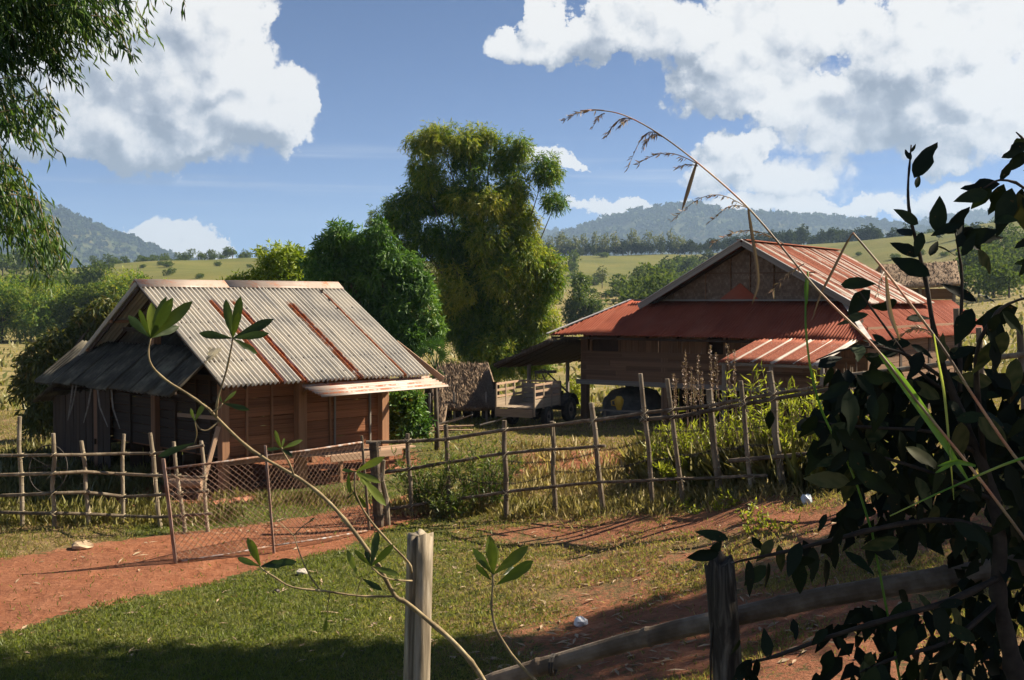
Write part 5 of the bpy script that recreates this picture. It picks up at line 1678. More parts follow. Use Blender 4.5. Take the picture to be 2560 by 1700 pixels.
# gate post, gate of rusty steel with chain link
def make_gate():
    rg = random.Random(9)
    qa = ground_at(440, 1410, 12)
    qb, qc = ground_at(685, 1385, 12), ground_at(923, 1330, 12)
    e = thing('chain_link_gate', qa, 'sagging rusty steel gate filled with chain link', 'gate')
    A = [at(408, 1147, qa[1]), qa + np.array([0, 0, .0])]
    Bp = [at(663, 1114, qb[1]), qb + np.array([0, 0, .02])]
    Cp = [at(904, 1089, qc[1]), qc + np.array([0, 0, .05])]
    beam('gate_upright', A[0], A[1], .055, .05, STEEL, e, (0, 1, 0))
    beam('gate_upright', Bp[0], Bp[1], .040, .04, STEEL, e, (0, 1, 0))
    beam('gate_upright', Cp[0], Cp[1], .045, .045, POLE, e, (0, 1, 0))
    t = [at(412, 1172, qa[1]), at(662, 1140, qb[1]), at(906, 1105, qc[1])]
    b = [at(444, 1404, qa[1]), at(684, 1364, qb[1]), at(920, 1326, qc[1])]
    for i in range(2):
        MB().tube([t[i], (t[i] + t[i + 1]) / 2 - np.array([0, 0, .01]), t[i + 1]], .020, 7).build('gate_bar', STEEL, e, True)
        MB().tube([b[i], (b[i] + b[i + 1]) / 2 - np.array([0, 0, .015]), b[i + 1]], .017, 7).build('gate_bar', STEEL, e, True)
    mb = MB()
    def S(i, u, v):
        p0, p1 = t[i] + (t[i + 1] - t[i]) * u, b[i] + (b[i + 1] - b[i]) * u
        return p0 + (p1 - p0) * v + np.array([0, .012 * math.sin(u * 9 + v * 5), 0])
    cell = .105
    for i in range(2):
        w = np.linalg.norm(t[i + 1] - t[i])
        h = np.linalg.norm(t[i] - b[i])
        nx, ny = int(w / cell), int(h / cell)
        for j in range(-ny, nx + 1):
            for sg in (1, -1):
                pts = []
                for k in range(ny + 1):
                    u = (j + k) / nx if sg == 1 else (nx - j - k) / nx
                    if -1e-6 <= u <= 1 + 1e-6:
                        pts.append(S(i, min(max(u, 0), 1), k / ny) + np.array([0, rg.uniform(-.006, .006), 0]))
                if len(pts) > 1:
                    mb.tube(pts, .0048, 3, False)
    mb.build('chain_link_mesh', WIRE, e)
    # heavy gate post wrapped with wire
    q = ground_at(948, 1318, 12)
    g = thing('gate_post', q, 'thick dark gate post wound with old wire', 'post')
    bamboo_pole('post', pole_pts(q - np.array([0, 0, .25]), at(934, 1104, q[1]), rg, 6, .01), .098, RAIL_M, g, rg, .6, 10, .95)
    bamboo_pole('brace', pole_pts(q + np.array([.16, .1, -.2]), at(958, 1150, q[1] + .1), rg, 5, .02), .06, POLE, g, rg, .6, 8, .8)
    for zz in (1110, 1125, 1190, 1290):
        c = at(936 + (zz - 1104) * .06, zz, q[1])
        for k in range(3):
            loop = [c + np.array([math.cos(a) * .115, math.sin(a) * .115, .02 * k + .015 * math.sin(2 * a + k)]) for a in np.linspace(0, 6.283, 13)]
            MB().tube(loop, .005, 4, False).build('wire_wrap', WIRE_D, g)
    for k in range(7):
        a = at(930 + rg.uniform(-10, 25), 1108 + rg.uniform(0, 90), q[1] - .13)
        MB().tube([a, a + np.array([rg.uniform(-.15, .12), -.03, rg.uniform(-.08, .1)]), a + np.array([rg.uniform(-.2, .2), 0, rg.uniform(-.1, .05)])], .004, 4, False).build('wire_end', WIRE_D, g)
make_gate()

# barbed wire strung along the right fence, each strand a thing of its own
def strand(pts, seed, label, dd=0.0):
    rg = random.Random(seed)
    P3 = []
    for i in range(len(pts) - 1):
        a, b = pts[i], pts[i + 1]
        for k in range(8):
            t = k / 8
            px, py = a[0] + (b[0] - a[0]) * t, a[1] + (b[1] - a[1]) * t + 5 * math.sin(math.pi * t)
            P3.append(at(px, py, depthR(px) + .07 + dd))
    P3.append(at(*pts[-1], depthR(pts[-1][0]) + .07 + dd))
    e = thing('barbed_wire', P3[0], label, 'wire')
    MB().tube(P3, .006, 4, False).build('wire_strand', WIRE_D, e)
    mb = MB()
    for i in range(len(P3) - 1):
        for k in range(3):
            c = P3[i] + (P3[i + 1] - P3[i]) * (k + .5) / 3
            for s in range(2):
                d = np.array([rg.uniform(-.02, .02), rg.uniform(-.02, .02), rg.choice((-1, 1)) * .03])
                mb.tube([c - d, c + d], .004, 3, False)
    mb.build('barbs', WIRE_D, e)['kind'] = 'stuff'
strand([(1266, 1152), (1384, 1152), (1500, 1126), (1620, 1098)], 1, 'rusty barbed wire strand between the first posts, upper one')
strand([(1385, 1178), (1500, 1172), (1617, 1150), (1700, 1138), (1790, 1122), (1870, 1112), (1945, 1108)], 2, 'long rusty barbed wire strand across the middle of the yard fence')
strand([(1128, 1190), (1266, 1210), (1384, 1184)], 3, 'rusty barbed wire strand tied low on the left posts')
strand([(1620, 1075), (1790, 1072), (1945, 1060)], 4, 'rusty barbed wire strand high among the weeds on the right')
def hoop():
    q = at(108, 1180, depthL(108) + .5)
    e = thing('wire_hoop', (q[0], q[1], hz(q[0], q[1])), 'thin black iron hoop leaning behind the pole fence', 'hoop')
    ctr = at(120, 1172, q[1])
    ctr[2] = max(ctr[2], hz(q[0], q[1]) + .46)
    MB().tube([ctr + np.array([.38 * math.cos(a), 0.1 * math.sin(a), .46 * math.sin(a)]) for a in np.linspace(0, 6.283, 25)], .012, 5, False).build('rim', WIRE_D, e, True)
    for k in range(3):
        a = -.5 + .5 * k
        d = np.array([.38 * math.cos(a), .1 * math.sin(a), .46 * math.sin(a)])
        MB().tube([ctr - d, ctr + np.array([0, 0, .05]), ctr + d], .008, 5, False).build('spoke', WIRE_D, e)
hoop()

# ------------------------------------------------------------------ yard plants
def herb(name, label, px, py, hgt, n_stem, spread, mat, seed, leaf=.10, width=.14, per=26, cat='plant', group=None, up=.75, dmin=12, dd=0.0):
    g = np.random.default_rng(seed)
    q = ground_at(px, py, dmin)
    if dd:
        x = q[0] * (q[1] + dd) / q[1]
        q = np.array([x, q[1] + dd, hz(x, q[1] + dd)])
    e = thing(name, q, label, cat, group)
    P, A, T = [], [], []
    st = MB()
    for s in range(n_stem):
        a = g.uniform(0, 6.283)
        r = spread * math.sqrt(g.random())
        b = q + np.array([math.cos(a) * r * .25, math.sin(a) * r * .25, -.04])
        h = hgt * g.uniform(.6, 1.05)
        tip = b + np.array([math.cos(a) * r, math.sin(a) * r, h])
        m = (b + tip) / 2 + g.normal(0, .03, 3)
        st.tube([b, m, tip], [.009, .007, .003], 4, False)
        u = g.uniform(.18, 1, per)
        c = (1 - u)[:, None] ** 2 * b + (2 * u * (1 - u))[:, None] * m + (u ** 2)[:, None] * tip
        ax = unit(g, per) * .9 + np.array([0, 0, up])
        P.append(c); A.append(ax)
        T.append(np.clip(.25 + .5 * u + g.normal(0, .14, per), 0, 1))
    st.build('stem', G['dryweed'] if mat is G['weed'] else TWIG, e)['kind'] = 'stuff'
    P, A, T = np.concatenate(P), np.concatenate(A), np.concatenate(T)
    L = leaf * g.uniform(.6, 1.25, len(P))
    leaf_obj('foliage', (P, A, unit(g, len(P)), L, L * width, T), mat, e, bend=.25)
    return e
herb('willow_leaf_bush', 'airy narrow-leaved bush behind the rails next to the gate post', 1075, 1292, 1.25, 46, .75, G['shrub'], 101, .16, .13, 34, 'bush', dd=.5)
herb('willow_leaf_bush', 'taller narrow-leaved bush behind the third fence post', 1205, 1290, 1.45, 52, .85, G['shrub'], 102, .16, .13, 34, 'bush', dd=.5)
herb('willow_leaf_bush', 'dark low narrow-leaved bush at the foot of the second post', 1125, 1300, .62, 26, .5, G['shrub'], 103, .14, .14, 26, 'bush', dd=.25)
WEEDS = [(1655, 1220, 1.2, .5), (1700, 1225, 1.3, .5), (1745, 1222, 1.45, .55), (1800, 1215, 1.5, .55), (1850, 1208, 2.1, .5), (1900, 1210, 1.6, .5), (1935, 1205, 1.9, .6), (1985, 1205, 2.0, .6), (2040, 1205, 1.8, .6), (2090, 1205, 1.5, .6), (2140, 1205, 1.3, .6), (1960, 1200, 1.2, .6), (1690, 1235, .7, .5), (2010, 1222, .9, .6)]
for i, (px, py, h, s) in enumerate(WEEDS):
    herb('yellow_green_weed', '%s yellow-green weed from the left in the tangle behind the right fence' % ORD[sorted(w_[0] for w_ in WEEDS).index(px)], px, py, h, 15, s, G['weed'], 120 + i, .17, .13, 24, 'weed', 'weeds behind the right fence', .8, dd=.7 + .2 * (i % 3))
def dry_spike(px, py_top, i):
    g = np.random.default_rng(200 + i)
    q = ground_at(px, 1205, 12)
    Y = q[1] + 1.2
    top = at(px, py_top, Y)
    b = np.array([top[0] + g.uniform(-.1, .15), Y, hz(top[0], Y)])
    e = thing('dry_flower_spike', b, '%s dry brown flower spike from the left above the weeds' % ORD[sorted(s_[0] for s_ in SPIKES).index(px)], 'weed', 'dry flower spikes before the house')
    MB().tube([b, (b + top) / 2 + np.array([.03, 0, 0]), top], [.009, .007, .003], 4, False).build('stalk', G['dryweed'], e)
    n = 90
    u = .62 + .38 * g.random(n)
    c = b + (top - b) * u[:, None] + g.normal(0, .012, (n, 3))
    L = .055 * g.uniform(.6, 1.3, n)
    leaf_obj('seed_head', (c, unit(g, n) + np.array([0, 0, .8]), unit(g, n), L, L * .5, g.random(n) * .8), G['dryweed'], e)
SPIKES = [(1714, 878), (1707, 905), (1728, 915), (1735, 945), (1745, 890), (1775, 862), (1790, 885), (1782, 930), (1818, 862), (1690, 945), (1684, 935), (1836, 878), (1755, 930)]
for i, (px, py) in enumerate(SPIKES):
    dry_spike(px, py, i)
# blade grass clumps around posts, barn and banks
def grass_clumps(spots, name, mat, label, seed, blade=(.10, .32), n=60, wd=.0062, spread=.22, jit=14, tint=(0, 1)):
    g = np.random.default_rng(seed)
    P, A, L, T = [], [], [], []
    for (px, py, k) in spots:
        q = ground_at(px + g.uniform(-jit, jit), py + g.uniform(-3, 3), 11)
        m = int(n * k)
        c = np.stack([q[0] + g.normal(0, spread, m), q[1] + g.normal(0, spread, m), np.zeros(m)], 1)
        c[:, 2] = height(c[:, 0], c[:, 1]) - .01
        P.append(c)
        A.append(np.stack([g.normal(0, .42, m), g.normal(0, .42, m), np.ones(m)], 1))
        L.append(g.uniform(*blade, m) * (.6 + .5 * k))
        T.append(np.clip(g.uniform(*tint) * .6 + .4 * g.uniform(*tint, m), 0, 1))
    P, A, L, T = (np.concatenate(x) for x in (P, A, L, T))
    o = leaf_obj(name, (P, A, unit(g, len(P)), L, np.full(len(P), wd), T), mat, None, bend=.35)
    stuff(o, label, 'grass')
gr = random.Random(77)
grass_clumps([(gr.uniform(-40, 560), gr.uniform(1282, 1312), gr.uniform(.4, 1.1)) for _ in range(120)] + [(gr.uniform(560, 900), gr.uniform(1245, 1262), gr.uniform(.3, .8)) for _ in range(46)],
             'tall_grass', G['tall'], 'uneven tall grass under the left fence and the barn edge', 31, tint=(0, .75))
grass_clumps([(gr.uniform(-20, 380), gr.uniform(1120, 1290), gr.uniform(.5, 1.2)) for _ in range(150)], 'field_weeds', G['tall'], 'weedy grass between the left fence and the stubble', 32, (.15, .4), tint=(0, .6))
grass_clumps([(gr.uniform(1000, 2150), 1296 - max(0, (p_ - 1000)) * 0 + gr.uniform(-26, 6) - max(0, p_ - 1500) * .1, gr.uniform(.4, 1.1)) for p_ in [0]] +
             [(x_, 1292 + gr.uniform(-30, 2) - max(0, x_ - 1500) * .11, gr.uniform(.4, 1.1)) for x_ in [gr.uniform(980, 2150) for _ in range(110)]],
             'fence_grass', G['tall'], 'tangled grass along the foot of the right fence', 33, (.09, .28), tint=(.2, 1))
grass_clumps([(gr.uniform(1290, 1720), gr.uniform(1120, 1260), gr.uniform(.5, 1.2)) for _ in range(130)], 'reddish_grass', G['tall'], 'reddish dry grass in the yard behind the fence', 34, (.12, .34), n=26, tint=(.6, 1))
grass_clumps([(gr.uniform(1620, 2150), gr.uniform(1130, 1215), gr.uniform(.7, 1.5)) for _ in range(120)], 'weed_grass', G['tall'], 'rank grass filling the weed tangle on the right', 35, (.3, .75), tint=(0, .8))
# lawn blades
def lawn():
    g = np.random.default_rng(12)
    n = 330000
    t = g.uniform(-.60, .60, n)
    y = 11.0 * (48 / 11.0) ** (g.random(n) ** 1.05)
    x = t * y
    dirt, dry = masks(x, y)
    nz = .5 + .22 * np.sin(x * 2.3 + 1.7 * np.sin(y * 1.9)) + .2 * np.sin(y * 3.1 + 2.2 * np.sin(x * 1.3)) + .12 * g.normal(size=n)
    keep = (dirt * 1.25 + (nz - .5) * .6 < .62) | (g.random(n) < .03)
    keep &= ~((x > -11) & (x < -2.5) & (y > 26.5) & (y < 33) & (g.random(n) < .8))
    x, y, dry, nz = x[keep], y[keep], dry[keep], nz[keep]
    m = len(x)
    z = height(x, y) - .004
    A = np.stack([g.normal(0, .6, m), g.normal(0, .6, m), np.ones(m) * .9], 1)
    L = g.uniform(.025, .070, m) * (1 + y / 60)
    T = np.clip(.30 * g.random(m) + .66 * dry * g.uniform(.4, 1.2, m) + .2 * (nz - .3), 0, 1)
    o = leaf_obj('lawn_grass', (np.stack([x, y, z], 1), A, unit(g, m), L, .006 + .0004 * y, T), G['grass'], None, bend=.3)
    stuff(o, 'short mixed green and straw coloured lawn grass', 'grass')
lawn()
# scattered tufts of field weeds on the stubble banks
def banks():
    g = np.random.default_rng(14)
    n = 9000
    y = 46 * (300 / 46) ** g.random(n)
    t = g.uniform(-.5, .5, n)
    rowk = np.round(y / 7.5 + np.sin(t * 9) * .6) * 7.5 - np.sin(t * 9) * 4.5
    y = np.where(g.random(n) < .75, rowk + g.normal(0, .35, n), y)
    x = t * y
    z = height(x, y) - .03
    L = g.uniform(.2, .5, n) * (1 + y / 180)
    A = np.stack([g.normal(0, .5, n), g.normal(0, .5, n), np.ones(n)], 1)
    o = leaf_obj('field_bank_weeds', (np.stack([x, y, z], 1), A, unit(g, n), L, L * .5, np.clip(g.random(n) * .7, 0, 1)), G['tall'], None, bend=.2)
    stuff(o, 'scrubby weeds along the banks between the stubble fields', 'weeds')
banks()
# fallen leaves, stones, rubbish
def litter():
    g = np.random.default_rng(9)
    V, F = [], []
    spots = [(g.uniform(1100, 2300), g.uniform(1310, 1690)) for _ in range(420)] + [(g.uniform(0, 1500), g.uniform(1290, 1660)) for _ in range(170)] + [(g.uniform(500, 960), g.uniform(1260, 1340)) for _ in range(60)]
    mb = MB()
    for (px, py) in spots:
        q = ground_at(px, py, 11)
        a = g.uniform(0, 6.28)
        d = np.array([math.cos(a), math.sin(a), g.uniform(-.1, .25)]) * g.uniform(.05, .13)
        s = np.array([-math.sin(a), math.cos(a), g.uniform(-.3, .3)]) * g.uniform(.012, .028)
        q = q + np.array([0, 0, .025])
        mb.add([q - d, q + s + (0, 0, .01), q + d, q - s + (0, 0, .008)], [(0, 1, 2), (0, 2, 3)])
    o = mb.build('leaf_litter', LITTER, None)
    stuff(o, 'dead bamboo leaves littering the path and turf', 'litter')
litter()
def lump(name, px, py, r, mat, label, cat, seed, flat=.6, group=None):
    g = np.random.default_rng(seed)
    q = ground_at(px, py, 11)
    V, F = [], []
    n, m = 9, 6
    for i in range(m):
        th = math.pi * i / (m - 1)
        for j in range(n):
            a = 6.283 * j / n
            k = g.uniform(.7, 1.15)
            V.append(q + np.array([math.cos(a) * math.sin(th) * r * k, math.sin(a) * math.sin(th) * r * k, r * flat * (.75 + math.cos(th) * k)]))
    for i in range(m - 1):
        for j in range(n):
            F.append((i * n + j, i * n + (j + 1) % n, (i + 1) * n + (j + 1) % n, (i + 1) * n + j))
    tag(MB().add(V, F).build(name, mat, None, base=q), label, cat, group)
lump('stone', 757, 1437, .10, STONE, 'pale stone lying alone on the grass below the gate', 'stone', 1)
lump('dark_clod', 692, 1482, .06, IRON, 'small dark clod on the grass left of the split post', 'clod', 2)
lump('plastic_scrap', 1451, 1566, .10, PLASTIC, 'crumpled white plastic scrap on the shaded red earth', 'plastic', 3, .8)
lump('plastic_bag', 2086, 1150, .07, BLUEPL, 'pale blue plastic bag caught at the end of the weeds', 'plastic', 4, .9)
lump('plastic_sheet', 2016, 1262, .09, BLUEPL, 'torn grey-blue plastic sheet on the earth below the right fence', 'plastic', 5, 1.1)
lump('bamboo_sheath', 205, 1372, .20, LITTER, 'curled brown bamboo sheath at the edge of the path', 'sheath', 6, .4)
for k, (px, py) in enumerate([(600, 1258), (560, 1262), (620, 1252), (540, 1268)]):
    lump('earth_mound', px, py, .22, CLAY, 'reddish heap of earth round the near barn post', 'earth', 10 + k, .35, 'earth heaps at the barn post')
# pebbles and clods trodden into the path and the bare earth
def pebbles():
    g = np.random.default_rng(19)
    mb = MB()
    spots = [(g.uniform(0, 900), 0) for _ in range(260)] + [(g.uniform(1150, 2300), 1) for _ in range(240)]
    for (px, kind) in spots:
        py = g.uniform(1345 + max(0, 0), 1560) - (px - 450) * .22 if kind == 0 else g.uniform(1300, 1690)
        q = ground_at(px, min(max(py, 1260), 1690), 11)
        r = g.uniform(.008, .026) * (1.6 if g.random() < .12 else 1)
        V = [q + np.array([math.cos(a) * r * g.uniform(.7, 1.2), math.sin(a) * r * g.uniform(.7, 1.2), -.004]) for a in np.linspace(0, 6.283, 6)[:-1]]
        V.append(q + np.array([g.normal(0, r * .2), g.normal(0, r * .2), r * .8]))
        mb.add(V, [(i, (i + 1) % 5, 5) for i in range(5)])
    stuff(mb.build('pebbles', CLAY, None), 'small pebbles and clods strewn on the red earth', 'pebbles')
pebbles()
# low lime-green creeper sprigs at the foot of the right fence
for k, (px, py, h) in enumerate([(1800, 1275, .28), (1840, 1262, .3), (1870, 1300, .34), (1905, 1318, .3), (1945, 1322, .25), (1705, 1272, .2), (1740, 1285, .2), (1880, 1330, .2)]):
    herb('lime_sprig', 'lime green sprig creeping on the earth below the right fence', px, py, h, 7, .28, G['weed'], 300 + k, .075, .45, 12, 'plant', 'lime sprigs below the fence', .5)

# ------------------------------------------------------------------ tall trees standing outside the picture on the right; they shade the foreground
def side_tree(name, label, base, lobes, seed, mat, twigs, leaf, r0):
    g = np.random.default_rng(seed)
    rg = random.Random(seed)
    b = (base[0], base[1], hz(*base))
    e = thing(name, b, label, 'tree')
    leaf_obj('crown', crown_arrays(lobes, g, twigs, 7, .5, leaf, .34, .4, .5, .8), mat, e)
    limbs('trunk', b, [l[0] for l in lobes], r0, BARK, e, rg, (base[0], base[1], b[2] + (lobes[0][0][2] - b[2]) * .5))
side_tree('shade_tree', 'tall spreading tree right of the view shading the grass', (14.5, 18.5),
          [((9.5, 17.5, 12.6), (2.6, 1.3, 1.5), 3), ((12.6, 17.7, 12.8), (2.6, 1.5, 1.6), 3), ((16.2, 18.0, 13.0), (2.8, 1.6, 1.8), 3), ((19.0, 18.5, 13), (2.4, 1.8, 1.8), 2.5), ((14.5, 18.1, 14.8), (3.0, 1.5, 1.4), 2)], 91, G['mango'], 1700, .34, .28)
side_tree('shrub_shade_tree', 'unseen leafy tree added right of the camera to shade the shrub', (5.6, 4.2),
          [((4.6, 4.0, 5.6), (.9, .8, .9), 2), ((5.4, 4.6, 6.4), (1.0, .8, .9), 2), ((5.8, 4.0, 5.0), (1.0, .9, 1.0), 2), ((4.5, 3.2, 4.6), (.8, .7, .8), 2), ((5.2, 5.1, 5.2), (.8, .6, .9), 1.5), ((6.2, 4.9, 7.2), (1.0, .8, .8), 2)], 92, G['mango'], 1500, .24, .12)  # crown added out of view to shade the shrub

# ------------------------------------------------------------------ foreground posts and rail
def big_post(name, label, top, width_px, D, mat, seed, split, ragged):
    rg = random.Random(seed)
    g = np.random.default_rng(seed)
    px, py, lean = top
    t = at(px, py, D)
    r = width_px / FPX * D / 2
    bx = t[0] + lean
    b = np.array([bx, D, hz(bx, D) - .3])
    e = thing(name, (b[0], b[1], hz(bx, D)), label, 'post')
    n, m = 44, 16
    V, F = [], []
    for i in range(m):
        f = i / (m - 1)
        for j in range(n):
            a = 6.283 * j / n
            rr = r * (1 + .04 * math.sin(3 * a + 1) + .02 * math.sin(7 * a + f * 3)) * (1.05 - .05 * f)
            if split:                       # a deep drying crack down the near side
                d = abs((a - 4.35 + math.pi) % (2 * math.pi) - math.pi)
                rr *= 1 - .75 * max(0, 1 - d / .20)
            z = b + (t - b) * f
            top_j = 0
            if i == m - 1:
                top_j = ragged * (math.sin(2.3 * a + seed) + .8 * math.sin(5 * a)) - (ragged * 1.2 if math.cos(a) < -.2 else 0)
            V.append(z + np.array([math.cos(a) * rr, math.sin(a) * rr, top_j]))
    for i in range(m - 1):
        for j in range(n):
            F.append((i * n + j, i * n + (j + 1) % n, (i + 1) * n + (j + 1) % n, (i + 1) * n + j))
    V.append(t - np.array([0, 0, ragged * 1.8]))
    for j in range(n):
        F.append(((m - 1) * n + j, (m - 1) * n + (j + 1) % n, len(V) - 1))
    MB().add(V, F).build('post_body', mat, e, True)
    return e, b, t
big_post('split_post', 'pale grey split post standing alone in the foreground', (1050, 1333, -.045), 66, 4.2, POST_G, 3, True, .006)
OP, OPB, OPT = big_post('rotten_post', 'rotten post, shade painted into its colour, with a jagged top holding the dark rail', (1797, 1395, .11), 74, 3.9, POST_O, 5, False, .02)
def fg_rail():
    rg = random.Random(6)
    pts = [at(px, py, d) for px, py, d in ((1120, 1752, 4.3), (1240, 1700, 4.25), (1400, 1652, 4.2), (1560, 1607, 4.12), (1700, 1572, 4.05), (1850, 1538, 4.0), (2050, 1494, 3.95), (2330, 1448, 3.9), (2560, 1410, 3.85), (2800, 1370, 3.8))]
    e = thing('foreground_rail', pts[4], 'long weathered pole rail tied to the rotten post', 'rail')
    bamboo_pole('rail_pole', pts, .031, POST_G if False else RAIL_M, e, rg, .5, 14, 1.25)
    q = at(1380, 1662, 4.16)
    for k in range(2):
        loop = [q + np.array([.01 * k + math.cos(a) * .012, math.cos(a) * .036, math.sin(a) * .037]) for a in np.linspace(0, 6.283, 13)]
        MB().tube(loop, .005, 4, False).build('wire_tie', WIRE_D, e)
    q = at(1808, 1545, 4.0)
    MB().tube([q + np.array([-.06, -.13, .02]), q + np.array([-.065, -.12, -.1]), q + np.array([-.06, -.1, -.22]), q + np.array([.0, -.1, -.3])], .004, 4, False).build('wire_tie', WIRE_D, e)
fg_rail()

# ------------------------------------------------------------------ single leaves: a few shared blades, each leaf its own part
def leaf_proto(shape, tint, seed, curl=.12, holes=False):
    g = np.random.default_rng(seed)
    m = 9
    V, F, T = [], [], []
    for i in range(m):
        f = i / (m - 1)
        if shape == 'obovate':
            w = .185 * (f ** 1.05) * (1 - f ** 3.2) * 1.25 + .008
        else:
            w = .225 * math.sin(math.pi * min(1, f ** .85)) ** .9 * (1 - .25 * f) + .004
        wl, wr = w * (1 + g.uniform(-.10, .08)), w * (1 + g.uniform(-.10, .08))
        if holes and i in (5, 6):
            wr *= .55
        zc = -curl * f * f
        for s, ww in ((-1, wl), (-.5, wl), (0, 0), (.5, wr), (1, wr)):
            V.append((s * ww if s not in (0,) else 0, f, zc + .16 * abs(s) * ww + g.normal(0, .004)))
            T.append(np.clip(tint + g.normal(0, .05), 0, 1))
    for i in range(m - 1):
        for j in range(4):
            a = i * 5 + j
            F.append((a, a + 1, a + 6, a + 5))
    return np_mesh('leaf', np.array(V), np.array(F), dict(tint=np.array(T)), True, True)
LEAFS = {}
for key, shape, tints in (('branch', 'obovate', (.15, .4, .6, .85)), ('dark', 'ovate', (.1, .3, .5, .7, .95))):
    LEAFS[key] = []
    for i, t in enumerate(tints):
        for hl in (False, True):
            me = leaf_proto(shape, t, 500 + i * 3 + hl, .06 + .08 * i / 4, hl)
            me.materials.append(G[key])
            LEAFS[key].append(me)
lrng = random.Random(99)
def leaf(parent, key, base, tip, facing, idx=None, wide=1.0, name='leaf'):
    base, tip = Vector([float(c) for c in base]), Vector([float(c) for c in tip])
    y = tip - base
    L = y.length
    y.normalize()
    n = Vector(facing)
    n = n - y * n.dot(y)
    n.normalize()
    x = y.cross(n)
    M = Matrix((x * L * wide, y * L, n * L)).transposed().to_4x4()
    M.translation = base - Vector(origin(parent))
    me = LEAFS[key][(lrng.randrange(len(LEAFS[key])) if idx is None else idx)]
    o = bpy.data.objects.new(name, me)
    col.objects.link(o)
    o.parent = parent
    o.matrix_basis = M
    return o
def stem(parent, pts, r0, r1, mat, name='stem', n=6):
    k = len(pts)
    return MB().tube(pts, [(r0 + (r1 - r0) * i / (k - 1)) * (1.24 if i % 5 == 2 else lrng.uniform(.9, 1.06)) for i in range(k)], n).build(name, mat, parent, True)
def smooth_path(pts, n=4):
    """Catmull-Rom through (column, row, depth) points, given back in the world"""
    P = [at(*p) for p in pts]
    P = [P[0] * 2 - P[1]] + P + [P[-1] * 2 - P[-2]]
    out = []
    for i in range(1, len(P) - 2):
        for k in range(n):
            t = k / n
            a, b, c, d = P[i - 1], P[i], P[i + 1], P[i + 2]
            out.append(.5 * ((2 * b) + (c - a) * t + (2 * a - 5 * b + 4 * c - d) * t * t + (3 * b - a - 3 * c + d) * t ** 3))
    out.append(P[-2])
    return out

